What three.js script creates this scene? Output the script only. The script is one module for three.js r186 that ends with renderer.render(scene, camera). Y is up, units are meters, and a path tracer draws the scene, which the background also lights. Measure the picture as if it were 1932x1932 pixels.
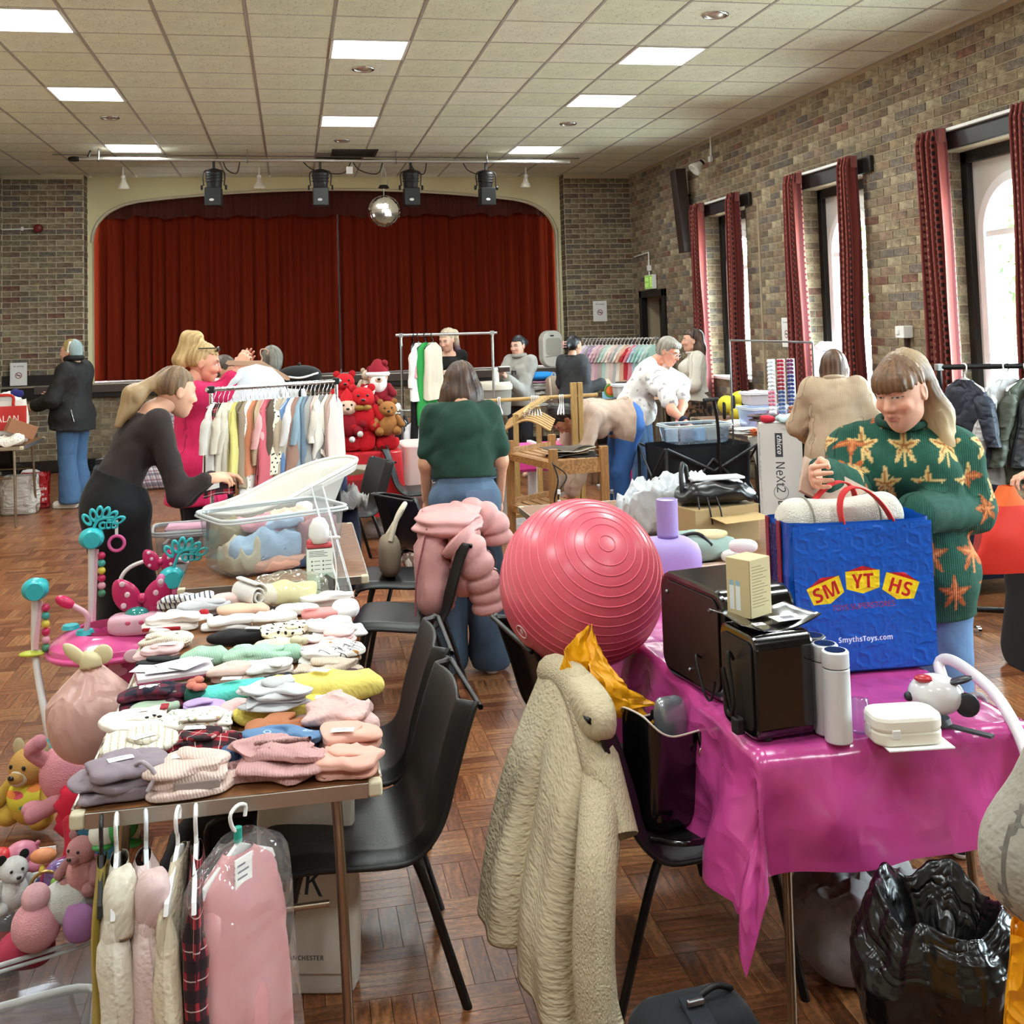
import * as THREE from 'three';
import { RoundedBoxGeometry } from 'three/addons/geometries/RoundedBoxGeometry.js';
import { mergeGeometries } from 'three/addons/utils/BufferGeometryUtils.js';
import { RectAreaLightUniformsLib } from 'three/addons/lights/RectAreaLightUniformsLib.js';

// ---------------------------------------------------------------- camera, sky, exposure
const scene = new THREE.Scene();
const EYE = 1.78, FOCAL = 2065, CY = 483, FRAME = 1932;
const camera = new THREE.PerspectiveCamera(2 * Math.atan(FRAME / 2 / FOCAL) * 180 / Math.PI, 1, 0.05, 200);
camera.position.set(0, EYE, 0);
camera.rotation.set(0.062, -0.1998, -0.0285, 'YXZ');
camera.setViewOffset(FRAME, FRAME, 0, FRAME / 2 - CY, FRAME, FRAME);
camera.updateMatrixWorld(true);
scene.background = new THREE.Color(25, 28, 31);       // bright overcast sky outside the windows
const renderer = new THREE.WebGLRenderer({ antialias: true });
renderer.toneMapping = THREE.LinearToneMapping;
renderer.toneMappingExposure = 1.9;
renderer.shadowMap.enabled = true;
RectAreaLightUniformsLib.init();
const PANEL_LIGHT = 24;

// room measures
const CEIL = 3.96, ZB = -15.55, XL = -3.76, XR = 4.97, ZF = 3.0, GX = -1.4776, GZ = -7.593;
// ceiling lights, by cell of the 0.6 m tile grid (i to the right, j away from the camera)
const PANELS = [[-1, 0], [-1, 4], [-1, 9], [3, 1], [3, 6], [7, 1], [7, 4], [7, 9], [-1, -4], [3, -4], [7, -4], [-1, -9], [3, -9], [7, -9], [-1, -14], [3, -14], [7, -14]];
for (const [i, j] of PANELS) {
  const l = new THREE.RectAreaLight(new THREE.Color(0.93, 1, 0.985), PANEL_LIGHT, 0.55, 0.55);
  l.position.set(GX + 0.6 * (i + 0.5), CEIL - 0.024, GZ - 0.6 * (j + 0.5)); l.rotation.x = -Math.PI / 2; l.name = 'panel_light'; scene.add(l);
}

// ---------------------------------------------------------------- helpers
const V3 = THREE.Vector3, PI = Math.PI, sin = Math.sin, cos = Math.cos, abs = Math.abs, min = Math.min, max = Math.max, sqrt = Math.sqrt, hyp = Math.hypot;
const v = (x, y, z) => new V3(x, y, z);
const clamp = (x, a = 0, b = 1) => x < a ? a : x > b ? b : x, lerp = (a, b, t) => a + (b - a) * t, sst = (a, b, x) => { x = clamp((x - a) / (b - a)); return x * x * (3 - 2 * x); };
let SEED = 7; const rnd = () => { SEED = (SEED + 0x6d2b79f5) | 0; let t = Math.imul(SEED ^ (SEED >>> 15), 1 | SEED); t = (t + Math.imul(t ^ (t >>> 7), 61 | t)) ^ t; return ((t ^ (t >>> 14)) >>> 0) / 4294967296; };
const rr = (a, b) => a + (b - a) * rnd(), pick = (a) => a[Math.floor(rnd() * a.length)];
const RM = new THREE.Matrix3().setFromMatrix4(camera.matrixWorld);
const ray = (px, py) => v((px - 966) / FOCAL, -(py - CY) / FOCAL, -1).applyMatrix3(RM);
const F = (px, py, y = 0) => { const d = ray(px, py); d.multiplyScalar((y - EYE) / d.y); d.y += EYE; return d; };   // the place at height y
const Zp = (px, py, z) => { const d = ray(px, py); d.multiplyScalar(z / d.z); d.y += EYE; return d; };                // the place in the plane z
const Xp = (px, py, x) => { const d = ray(px, py); d.multiplyScalar(x / d.x); d.y += EYE; return d; };
const seenAt = (p) => { const q = p.clone(); q.y -= EYE; q.applyMatrix3(RM.clone().transpose()); return [966 + FOCAL * q.x / -q.z, CY - FOCAL * q.y / -q.z, -q.z]; };
// value noise
const hash = (x, y, z) => { let h = Math.imul(x, 374761393) ^ Math.imul(y, 668265263) ^ Math.imul(z, 2147483647 ^ 0x1b873593); h = Math.imul(h ^ (h >>> 13), 1274126177); return ((h ^ (h >>> 16)) >>> 0) / 4294967296; };
function noise(x, y, z) {
  const i = Math.floor(x), j = Math.floor(y), k = Math.floor(z); x -= i; y -= j; z -= k;
  const a = x * x * (3 - 2 * x), b = y * y * (3 - 2 * y), c = z * z * (3 - 2 * z), L = (p, q, t) => p + (q - p) * t;
  return L(L(L(hash(i, j, k), hash(i + 1, j, k), a), L(hash(i, j + 1, k), hash(i + 1, j + 1, k), a), b), L(L(hash(i, j, k + 1), hash(i + 1, j, k + 1), a), L(hash(i, j + 1, k + 1), hash(i + 1, j + 1, k + 1), a), b), c) * 2 - 1;
}
const fbm = (x, y, z, o = 3) => { let s = 0, a = 1, t = 0; for (let i = 0; i < o; i++) { s += a * noise(x, y, z); t += a; a *= 0.5; x *= 2.03; y *= 2.03; z *= 2.03; } return s / t; };
const ridge = (x, y, z) => { const n = 1 - abs(noise(x, y, z)); return n * n; };

// objects
const used = {};
const numbered = (n) => { used[n] = (used[n] ?? -1) + 1; return used[n] ? n + '_' + String(used[n]).padStart(3, '0') : n; };
function mesh(name, geo, mat, parent = scene) {
  const g = Array.isArray(geo) ? merge(geo) : geo, m = new THREE.Mesh(g, mat); m.name = parent === scene ? numbered(name) : name; m.castShadow = m.receiveShadow = true; parent.add(m); return m;
}
function tag(o, label, category, group) { o.userData.label = label; o.userData.category = category; if (group) o.userData.group = group; return o; }
function thing(name, label, category, pos = [0, 0, 0], turn = 0, group) {
  const o = new THREE.Group(); o.name = numbered(name); scene.add(o);
  if (pos.isVector3) o.position.copy(pos); else o.position.set(...pos);
  o.rotation.y = turn; return tag(o, label, category, group);
}
function struct(name, geo, mat) { const o = geo ? mesh(name, geo, mat) : new THREE.Group(); if (!geo) { o.name = numbered(name); scene.add(o); } o.userData.kind = 'structure'; return o; }
function dup(o, pos, turn, label, group) { const c = o.clone(); c.name = numbered(o.name.replace(/_\d{3}$/, '')); scene.add(c); if (pos.isVector3) c.position.copy(pos); else c.position.set(...pos); c.rotation.y = turn; c.userData = { ...o.userData }; if (label) c.userData.label = label; if (group) c.userData.group = group; return c; }
const stuff = (m) => { m.userData.kind = 'stuff'; return m; };

// geometry
function merge(list) {
  const gs = list.flat(9).map((g) => {
    let h = g.index ? g : null;
    if (!h) { h = g.clone(); const n = g.attributes.position.count; h.setIndex([...Array(n).keys()]); }
    const o = new THREE.BufferGeometry(); o.setIndex(h.index);
    o.setAttribute('position', h.attributes.position); o.setAttribute('normal', h.attributes.normal);
    o.setAttribute('uv', h.attributes.uv ?? new THREE.BufferAttribute(new Float32Array(h.attributes.position.count * 2), 2));
    if (h.attributes.color) o.setAttribute('color', h.attributes.color);
    return o;
  });
  if (gs.some((g) => g.attributes.color)) for (const g of gs) if (!g.attributes.color) g.setAttribute('color', new THREE.BufferAttribute(new Float32Array(g.attributes.position.count * 3).fill(1), 3));
  return gs.length === 1 ? gs[0] : mergeGeometries(gs);
}
const box = (w, h, d, x = 0, y = 0, z = 0, r = 0) => { const g = r ? new RoundedBoxGeometry(w, h, d, 2, min(r, w / 2.01, h / 2.01, d / 2.01)) : new THREE.BoxGeometry(w, h, d); return g.translate(x, y, z); };
const cyl = (r1, r2, h, x = 0, y = 0, z = 0, n = 20) => new THREE.CylinderGeometry(r2, r1, h, n).translate(x, y, z);        // r1 below, r2 above
const ball = (r, x = 0, y = 0, z = 0, sx = 1, sy = 1, sz = 1, n = 20) => { const g = new THREE.SphereGeometry(r, n, Math.ceil(n * 0.7)); g.scale(sx, sy, sz); return g.translate(x, y, z); };
const vec = (p) => p.isVector3 ? p : v(...p);
const tube = (pts, r, n = 24, k = 8, closed = false) => new THREE.TubeGeometry(new THREE.CatmullRomCurve3(pts.map(vec), closed, 'catmullrom', 0.5), n, r, k, closed);
const capt = (pts, r, n = 24, k = 8) => [tube(pts, r, n, k), ball(r, ...vec(pts[0]).toArray(), 1, 1, 1, 8), ball(r, ...vec(pts[pts.length - 1]).toArray(), 1, 1, 1, 8)];
function rod(a, b, r, r2 = r, n = 10) { a = vec(a); b = vec(b); const d = b.clone().sub(a), g = new THREE.CylinderGeometry(r2, r, d.length(), n); g.applyQuaternion(new THREE.Quaternion().setFromUnitVectors(v(0, 1, 0), d.clone().normalize())); return g.translate(...a.clone().add(b).multiplyScalar(0.5).toArray()); }
function beam(a, b, w, h, r = 0, up = [0, 1, 0]) { a = vec(a); b = vec(b); const d = b.clone().sub(a), g = box(w, h, d.length(), 0, 0, 0, r), m = new THREE.Matrix4().lookAt(b, a, vec(up)); m.setPosition(a.clone().add(b).multiplyScalar(0.5)); return g.applyMatrix4(m); }
const lathe = (p, n = 28) => new THREE.LatheGeometry(p.map(([r, y]) => new THREE.Vector2(r, y)), n);
const shape = (pts) => new THREE.Shape(pts.map(([x, y]) => new THREE.Vector2(x, y)));
const ext = (sh, depth, bevel = 0, seg = 12) => new THREE.ExtrudeGeometry(Array.isArray(sh) ? shape(sh) : sh, { depth, bevelEnabled: !!bevel, bevelThickness: bevel, bevelSize: bevel, bevelSegments: 2, curveSegments: seg });
const rrect = (w, h, r) => { const s = new THREE.Shape(), x = -w / 2, y = -h / 2; s.moveTo(x + r, y); s.lineTo(x + w - r, y); s.absarc(x + w - r, y + r, r, -PI / 2, 0); s.lineTo(x + w, y + h - r); s.absarc(x + w - r, y + h - r, r, 0, PI / 2); s.lineTo(x + r, y + h); s.absarc(x + r, y + h - r, r, PI / 2, PI); s.lineTo(x, y + r); s.absarc(x + r, y + r, r, PI, 1.5 * PI); return s; };
// a surface given by a function of (u, v) in 0..1; uv carried as given scale
function surf(fn, nu, nv, su = 1, sv = 1) {
  const p = [], uv = [], idx = [];
  for (let j = 0; j <= nv; j++) for (let i = 0; i <= nu; i++) { const q = fn(i / nu, j / nv); p.push(q[0], q[1], q[2]); uv.push(i / nu * su, (1 - j / nv) * sv); }
  for (let j = 0; j < nv; j++) for (let i = 0; i < nu; i++) { const a = j * (nu + 1) + i, b = a + nu + 1; idx.push(a, a + 1, b, b, a + 1, b + 1); }
  const g = new THREE.BufferGeometry(); g.setAttribute('position', new THREE.Float32BufferAttribute(p, 3)); g.setAttribute('uv', new THREE.Float32BufferAttribute(uv, 2)); g.setIndex(idx); g.computeVertexNormals(); return g;
}
// a cloth sheet: the surface and its back, t apart
function sheet(fn, nu, nv, t = 0.004, su = 1, sv = 1) {
  const a = surf(fn, nu, nv, su, sv), p = a.attributes.position, n = a.attributes.normal, m = (nu + 1) * (nv + 1);
  const P = new Float32Array(m * 6), U = new Float32Array(m * 4), I = [...a.index.array];
  for (let i = 0; i < m; i++) for (let c = 0; c < 3; c++) { P[i * 3 + c] = p.array[i * 3 + c]; P[(m + i) * 3 + c] = p.array[i * 3 + c] - n.array[i * 3 + c] * t; }
  U.set(a.attributes.uv.array); U.set(a.attributes.uv.array, m * 2);
  for (let i = 0; i < a.index.count; i += 3) { const [x, y, z] = a.index.array.slice(i, i + 3); I.push(m + x, m + z, m + y); }
  const rim = []; for (let i = 0; i <= nu; i++) rim.push(i); for (let j = 1; j <= nv; j++) rim.push(j * (nu + 1) + nu); for (let i = nu - 1; i >= 0; i--) rim.push(nv * (nu + 1) + i); for (let j = nv - 1; j > 0; j--) rim.push(j * (nu + 1));
  for (let k = 0; k < rim.length; k++) { const x = rim[k], y = rim[(k + 1) % rim.length]; I.push(x, m + x, y, y, m + x, m + y); }
  const g = new THREE.BufferGeometry(); g.setAttribute('position', new THREE.BufferAttribute(P, 3)); g.setAttribute('uv', new THREE.BufferAttribute(U, 2)); g.setIndex(I); g.computeVertexNormals(); return g;
}
function warp(g, fn) { const p = g.attributes.position, q = v(0, 0, 0); for (let i = 0; i < p.count; i++) { q.fromBufferAttribute(p, i); fn(q); p.setXYZ(i, q.x, q.y, q.z); } g.computeVertexNormals(); return g; }
// a cube-sphere-like closed lump with box-ish corners: half sizes a, b, c and squareness e (2 round .. 8 boxy)
function lump(a, b, c, e = 3, n = 12, fn) {
  const g = new THREE.SphereGeometry(1, n * 2, n), p = g.attributes.position, uv = g.attributes.uv, q = v(0, 0, 0);
  for (let i = 0; i < p.count; i++) { q.fromBufferAttribute(p, i); const s = Math.pow(Math.pow(abs(q.x), e) + Math.pow(abs(q.y), e) + Math.pow(abs(q.z), e), -1 / e); q.multiplyScalar(s); q.x *= a; q.y *= b; q.z *= c; if (fn) fn(q); p.setXYZ(i, q.x, q.y, q.z); uv.setXY(i, q.x + q.y * 0.3, q.z - q.y * 0.6); }
  smoothSeam(g, n * 2); return g;
}
function smoothSeam(g, w) { g.computeVertexNormals(); const n = g.attributes.normal, c = g.attributes.position.count / (w + 1); for (let j = 0; j < c; j++) { const a = j * (w + 1), b = a + w, x = n.getX(a) + n.getX(b), y = n.getY(a) + n.getY(b), z = n.getZ(a) + n.getZ(b), l = hyp(x, y, z) || 1; n.setXYZ(a, x / l, y / l, z / l); n.setXYZ(b, x / l, y / l, z / l); } }
const at = (g, x = 0, y = 0, z = 0, ry = 0, rx = 0, rz = 0) => g.applyMatrix4(new THREE.Matrix4().compose(v(x, y, z), new THREE.Quaternion().setFromEuler(new THREE.Euler(rx, ry, rz, 'YXZ')), v(1, 1, 1)));

// ---------------------------------------------------------------- materials
function canvas(w, h, draw, srgb = true, rep = [1, 1]) {
  const c = document.createElement('canvas'); c.width = w; c.height = h; const x = c.getContext('2d'); draw(x, w, h);
  const t = new THREE.CanvasTexture(c); if (srgb) t.colorSpace = THREE.SRGBColorSpace; t.wrapS = t.wrapT = THREE.RepeatWrapping; t.repeat.set(...rep); return t;
}
function field(n, fn, srgb = true, rep = [1, 1]) {
  const d = new Uint8Array(n * n * 4); for (let y = 0; y < n; y++) for (let x = 0; x < n; x++) { const c = fn(x / n, y / n), o = (y * n + x) * 4; if (c.length) { d[o] = c[0]; d[o + 1] = c[1]; d[o + 2] = c[2]; } else d[o] = d[o + 1] = d[o + 2] = clamp(c) * 255; d[o + 3] = 255; }
  const t = new THREE.DataTexture(d, n, n); t.magFilter = THREE.LinearFilter; t.minFilter = THREE.LinearFilter; if (srgb) t.colorSpace = THREE.SRGBColorSpace; t.wrapS = t.wrapT = THREE.RepeatWrapping; t.repeat.set(...rep); t.needsUpdate = true; return t;
}
const wrapNoise = (u, w, f, s = 0, o = 3) => { const a = fbm(u * f, w * f, s, o), b = fbm((u - 1) * f, w * f, s, o), c = fbm(u * f, (w - 1) * f, s, o), d = fbm((u - 1) * f, (w - 1) * f, s, o), x = sst(0.75, 1, u), y = sst(0.75, 1, w); return lerp(lerp(a, b, x), lerp(c, d, x), y); };
const mats = {};
function M(color, rough = 0.8, o = {}) { const key = color + '|' + rough + '|' + Object.entries(o).map(([a, b]) => a + (b?.uuid ?? b?.getHexString?.() ?? b)).join(); return mats[key] ??= new THREE.MeshPhysicalMaterial({ color, roughness: rough, side: THREE.DoubleSide, ...o }); }
const BUMP = {
  fabric: field(128, (u, w) => 0.5 + 0.3 * wrapNoise(u, w, 9, 3) + 0.12 * sin(u * 128 * PI / 2) * sin(w * 128 * PI / 2), false, [5, 5]),
  knit: field(128, (u, w) => { const r = abs(sin(u * PI * 16)); return 0.25 + 0.5 * r * (0.7 + 0.3 * abs(sin(w * PI * 16 + (Math.floor(u * 16) % 2) * 1.2))); }, false, [9, 9]),
  fleece: field(256, (u, w) => 0.5 + 0.5 * wrapNoise(u, w, 26, 5, 2), false, [5, 5]),
  plastic: field(128, (u, w) => 0.5 + 0.4 * wrapNoise(u, w, 40, 8, 2), false, [4, 4]),
  crumple: field(256, (u, w) => { const x = wrapNoise(u, w, 6, 1, 2); return 1 - min(1, abs(x) * 2.2) * 0.7 - 0.3 * abs(wrapNoise(u, w, 13, 4, 1)); }, false, [2.5, 2.5]),
};
const cloth = (c, o = {}) => M(c, 0.92, { bumpMap: BUMP.fabric, bumpScale: 0.0015, sheen: 0.25, sheenRoughness: 0.6, sheenColor: new THREE.Color(0.5, 0.5, 0.5), ...o });
const knit = (c, o = {}) => M(c, 0.95, { bumpMap: BUMP.knit, bumpScale: 0.003, ...o });
const fleece = (c, o = {}) => M(c, 1, { bumpMap: BUMP.fleece, bumpScale: 0.0025, ...o });
const plas = (c, r = 0.35, o = {}) => M(c, r, o);
const metal = (c = 0xb8b8b8, r = 0.3) => M(c, r, { metalness: 1 });
const clear = (c = 0xf2f6f8, o = {}) => M(c, 0.12, { transmission: 0.92, thickness: 0, ...o });
const MAT = {
  black: plas(0x0b0b0c, 0.42, { bumpMap: BUMP.plastic, bumpScale: 0.0004 }), blackGloss: plas(0x08080a, 0.16, { clearcoat: 0.6, clearcoatRoughness: 0.1 }), blackMetal: M(0x0d0d0e, 0.35, { metalness: 0.2 }),
  chrome: metal(0xd2d4d6, 0.16), alu: metal(0xb5aea2, 0.34), white: plas(0xe9e9e6, 0.4), paper: M(0xf2f1ec, 0.85), steel: metal(0x8f9296, 0.3), card: M(0xa9835a, 0.85), darkwood: M(0x1d1411, 0.5),
};
// ================================================================ THE ROOM
// ---- floor: mosaic parquet, four fingers to a square, the squares laid crosswise
const woodTex = field(256, (u, w) => { const n = wrapNoise(u, w * 0.25, 10, 2, 4), s = 0.5 + 0.5 * sin((u * 9 + n * 1.3) * 2 * PI); const k = 0.74 + 0.2 * s + 0.16 * wrapNoise(u, w, 30, 9, 2); return [255 * clamp(k), 255 * clamp(k * 0.985), 255 * clamp(k * 0.96)]; });
const woodBump = BUMP.plastic;
{
  const floor = struct('floor', [box(XR - XL + 0.7, 0.16, ZF - ZB + 0.9, (XR + XL) / 2, -0.0925, (ZF + ZB - 0.9) / 2), box(0.36, 0.02, ZF - ZB + 0.9, XR + 0.18, -0.01, (ZF + ZB - 0.9) / 2)], M(0x2a170f, 0.7));
  const S = 0.228, fw = S / 4, mats4 = [0xa66a43, 0xae7248, 0x965c3a, 0xb87f52, 0x8a5231, 0xa86d45].map((c) => M(c, 0.3, { map: woodTex, roughness: 0.3, bumpMap: woodBump, bumpScale: 0.0003, clearcoat: 0.08, clearcoatRoughness: 0.3 }));
  const base = new THREE.BoxGeometry(fw - 0.0016, 0.0125, S - 0.0016).translate(0, -0.00625, 0);
  const geos = [0, 1, 2].map((k) => { const g = base.clone(), uv = g.attributes.uv; for (let i = 0; i < uv.count; i++) uv.setXY(i, uv.getX(i) * 0.22 + k * 0.31, uv.getY(i) * 0.8 + k * 0.17); return g; });
  const list = [];
  for (let a = 0, x = XL; x < XR; x += S, a++) for (let b = 0, z = 0.6; z > ZB; z -= S, b++) for (let k = 0; k < 4; k++) {
    const along = (a + b) % 2, o = -S / 2 + fw * (k + 0.5), p = v(x + S / 2 + (along ? 0 : o), 0, z - S / 2 + (along ? o : 0));
    if (p.x + (along ? S / 2 : fw / 2) > XR || p.z - S / 2 < ZB) continue;
    const q = seenAt(p), inF = q[2] > 0.3 && q[0] > -30 && q[0] < 1962 && q[1] > 600 && q[1] < 1960;
    const open = inF && ((p.x > 0.25 && p.x < 1.05 && p.z < -2.5) || (p.x < -0.55 && p.z < -4.2));
    list.push({ p, along, d: q[2] + (open ? 0 : 100), tone: Math.floor(rnd() * 6), br: rr(0.82, 1.14) });
  }
  list.sort((A, B) => A.d - B.d);
  const near = list.slice(0, 300), rest = list.slice(300);
  for (const e of near) { const m = mesh('plank', geos[e.tone % 3], mats4[e.tone], floor); m.position.copy(e.p); m.position.y += (e.br - 1) * 0.002; m.rotation.y = e.along ? PI / 2 : 0; }
  const im = new THREE.InstancedMesh(geos[0], M(0xffffff, 0.3, { map: woodTex, bumpMap: woodBump, bumpScale: 0.0003, clearcoat: 0.08, clearcoatRoughness: 0.3 }), rest.length); im.name = 'plank'; im.castShadow = im.receiveShadow = true;
  const m4 = new THREE.Matrix4(), cc = [0xa66a43, 0xae7248, 0x965c3a, 0xb87f52, 0x8a5231, 0xa86d45];
  rest.forEach((e, i) => { m4.makeRotationY(e.along ? PI / 2 : 0).setPosition(e.p); im.setMatrixAt(i, m4); im.setColorAt(i, new THREE.Color(cc[e.tone]).multiplyScalar(e.br)); });
  stuff(im); floor.add(im);
}
// ---- brick walls
const brickTex = field(256, (u, w) => { const n = wrapNoise(u, w, 7, 4, 4), m = wrapNoise(u, w, 26, 6, 2), k = clamp(0.84 + 0.22 * n + 0.14 * m); return [255 * k, 255 * clamp(k * (0.985 + 0.02 * n)), 255 * clamp(k * 0.97)]; });
const BRICK = [0xa8987c, 0x9d886d, 0xb2a487, 0x8f7f69, 0x867d73, 0xa18a76, 0xb6aa8e, 0x988d75, 0x966f5e], mortar = M(0xc6b99e, 0.95, { bumpMap: BUMP.plastic, bumpScale: 0.001 });
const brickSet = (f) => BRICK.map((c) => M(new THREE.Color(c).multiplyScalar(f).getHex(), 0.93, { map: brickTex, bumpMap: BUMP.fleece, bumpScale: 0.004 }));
const brickGeo = [0, 1, 2].map((k) => { const g = box(0.215, 0.065, 0.02), uv = g.attributes.uv; for (let i = 0; i < uv.count; i++) uv.setXY(i, uv.getX(i) * 0.5 + k * 0.33, uv.getY(i) * 0.2 + k * 0.27); return g; });
const brickHalf = [0, 1].map((k) => { const g = box(0.1025, 0.065, 0.02), uv = g.attributes.uv; for (let i = 0; i < uv.count; i++) uv.setXY(i, uv.getX(i) * 0.25 + k * 0.4, uv.getY(i) * 0.2 + k * 0.37); return g; });
// bricks on the plane through o with the unit directions a (along) and n (out); holes: [a0, a1, y0, y1]
function bricks(wall, o, a, n, len, y0, y1, holes = [], dark = 1, singles = 300) {
  const brickMats = brickSet(dark);
  const list = [], q = new THREE.Quaternion().setFromRotationMatrix(new THREE.Matrix4().makeBasis(a, v(0, 1, 0), n));
  const put = (s, w, y) => {
    const c = s + w / 2; if (w < 0.05 || s < -0.01 || s + w > len + 0.01) return;
    for (const h of holes) if (s + w > h[0] + 0.004 && s < h[1] - 0.004 && y + 0.066 > h[2] && y < h[3]) return;
    const p = o.clone().addScaledVector(a, c); p.y = y + 0.0325; const e = seenAt(p), inF = e[2] > 0.3 && e[0] > -20 && e[0] < 1952 && e[1] > -20 && e[1] < 1952;
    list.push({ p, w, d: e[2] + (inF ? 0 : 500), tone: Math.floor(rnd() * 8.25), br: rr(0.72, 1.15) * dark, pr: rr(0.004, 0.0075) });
  };
  for (let r = 0, y = y0 + 0.005; y + 0.065 <= y1 + 0.01; y += 0.075, r++) {
    const cuts = [0, len, ...holes.filter((h) => y + 0.066 > h[2] && y < h[3]).flatMap((h) => [h[0], h[1]])].sort((x, z) => x - z);
    for (let k = 0; k < cuts.length - 1; k += 2) {
      let s = cuts[k] + 0.005; const end = cuts[k + 1] - 0.005;
      if (r % 2) { const w = min(0.1025, end - s); put(s, w, y); s += w + 0.01; }
      while (end - s > 0.05) { const w = min(0.215, end - s); put(s, w, y); s += w + 0.01; }
    }
  }
  list.sort((x, z) => x.d - z.d);
  const rest = list.splice(singles);
  for (const e of list) { const half = e.w < 0.16, m = mesh('brick', half ? brickHalf[e.tone % 2] : brickGeo[e.tone % 3], brickMats[e.tone], wall); m.position.copy(e.p).addScaledVector(n, e.pr - 0.01); m.quaternion.copy(q); m.scale.x = e.w / (half ? 0.1025 : 0.215); }
  if (!rest.length) return;
  const im = new THREE.InstancedMesh(brickGeo[0], M(0xffffff, 0.93, { map: brickTex, bumpMap: BUMP.fleece, bumpScale: 0.004 }), rest.length), m4 = new THREE.Matrix4(); im.name = 'brick'; im.castShadow = im.receiveShadow = true;
  rest.forEach((e, i) => { m4.compose(e.p.clone().addScaledVector(n, e.pr - 0.01), q, v(e.w / 0.215, 1, 1)); im.setMatrixAt(i, m4); im.setColorAt(i, new THREE.Color(BRICK[e.tone]).multiplyScalar(e.br)); });
  stuff(im); wall.add(im);
}
// right wall with round-headed windows set in square recesses
const WIN = [-12.0, -9.43, -7.04, -4.5, -1.95], HW = 0.62, SILL = 1.08, HEAD = 3.02, DOOR = [-15.12, -14.14];
{
  const holes = [[...DOOR.map((z) => z - ZB), 0, 2.13], ...WIN.map((z) => [z - HW - ZB, z + HW - ZB, SILL, HEAD])];
  const g = [], T = 0.36, cx = XR + T / 2; let z = ZB - 0.6;
  const edges = [[...DOOR, 0, 2.13], ...WIN.map((w) => [w - HW, w + HW, SILL, HEAD])];
  for (const [z0, z1, y0, y1] of edges) { g.push(box(T, CEIL + 0.3, z0 - z, cx, (CEIL + 0.3) / 2, (z + z0) / 2)); if (y0 > 0) g.push(box(T, y0, z1 - z0, cx, y0 / 2, (z0 + z1) / 2)); g.push(box(T, CEIL + 0.3 - y1, z1 - z0, cx, (CEIL + 0.3 + y1) / 2, (z0 + z1) / 2)); z = z1; }
  g.push(box(T, CEIL + 0.3, ZF - z, cx, (CEIL + 0.3) / 2, (z + ZF) / 2));
  const wall = struct('wall_right', g, M(0xa8977c, 0.95, { bumpMap: BUMP.plastic, bumpScale: 0.001 }));
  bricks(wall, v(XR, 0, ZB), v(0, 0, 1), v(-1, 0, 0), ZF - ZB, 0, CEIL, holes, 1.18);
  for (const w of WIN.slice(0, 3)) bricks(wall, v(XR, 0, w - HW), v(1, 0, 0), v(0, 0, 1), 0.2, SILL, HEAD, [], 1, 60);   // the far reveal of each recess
}
// the other walls
const pierR = struct('wall_back_right', [box(1.03, CEIL, 0.5, 4.47, CEIL / 2, ZB - 0.25)], mortar);
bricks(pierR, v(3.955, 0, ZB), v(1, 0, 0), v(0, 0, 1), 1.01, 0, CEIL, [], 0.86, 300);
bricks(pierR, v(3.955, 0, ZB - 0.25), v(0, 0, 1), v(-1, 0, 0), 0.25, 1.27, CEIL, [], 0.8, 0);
const pierL = struct('wall_back_left', [box(1.03, CEIL, 0.5, -3.245, CEIL / 2, ZB - 0.25)], mortar);
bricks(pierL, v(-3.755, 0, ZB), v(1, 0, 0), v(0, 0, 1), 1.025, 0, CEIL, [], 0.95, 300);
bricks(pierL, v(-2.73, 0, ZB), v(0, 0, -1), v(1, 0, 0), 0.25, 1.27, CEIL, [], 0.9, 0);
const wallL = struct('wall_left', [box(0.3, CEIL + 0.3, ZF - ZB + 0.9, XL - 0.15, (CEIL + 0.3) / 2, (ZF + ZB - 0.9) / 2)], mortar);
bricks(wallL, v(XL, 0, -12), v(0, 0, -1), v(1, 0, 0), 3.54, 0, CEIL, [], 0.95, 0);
struct('wall_front', [box(XR - XL + 0.7, CEIL + 0.3, 0.3, (XR + XL) / 2, (CEIL + 0.3) / 2, ZF + 0.15)], M(0x9a8a70, 0.9));
// proscenium: cream plaster with a flattened arch
{
  const o = new THREE.Shape(); o.moveTo(-2.75, 1.12); o.lineTo(3.97, 1.12); o.lineTo(3.97, CEIL); o.lineTo(-2.75, CEIL); o.closePath();
  const h = new THREE.Path(); h.moveTo(-2.67, 1.13); h.lineTo(3.89, 1.13); h.lineTo(3.89, 3.06); h.bezierCurveTo(3.89, 3.36, 3.66, 3.58, 3.22, 3.63); h.quadraticCurveTo(0.61, 3.93, -2.0, 3.63); h.bezierCurveTo(-2.44, 3.58, -2.67, 3.36, -2.67, 3.06); h.closePath(); o.holes.push(h);
  const w = struct('wall_proscenium', [ext(o, 0.16, 0, 24).translate(0, 0, ZB - 0.42)], M(0xe2dab0, 0.85));
  const pts = h.getPoints(40).slice(1, -1).map((p) => [p.x, p.y, ZB - 0.255]); mesh('arch_moulding', [tube(pts, 0.022, 150, 6)], M(0xc9c0a6, 0.6), w);
}
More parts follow.
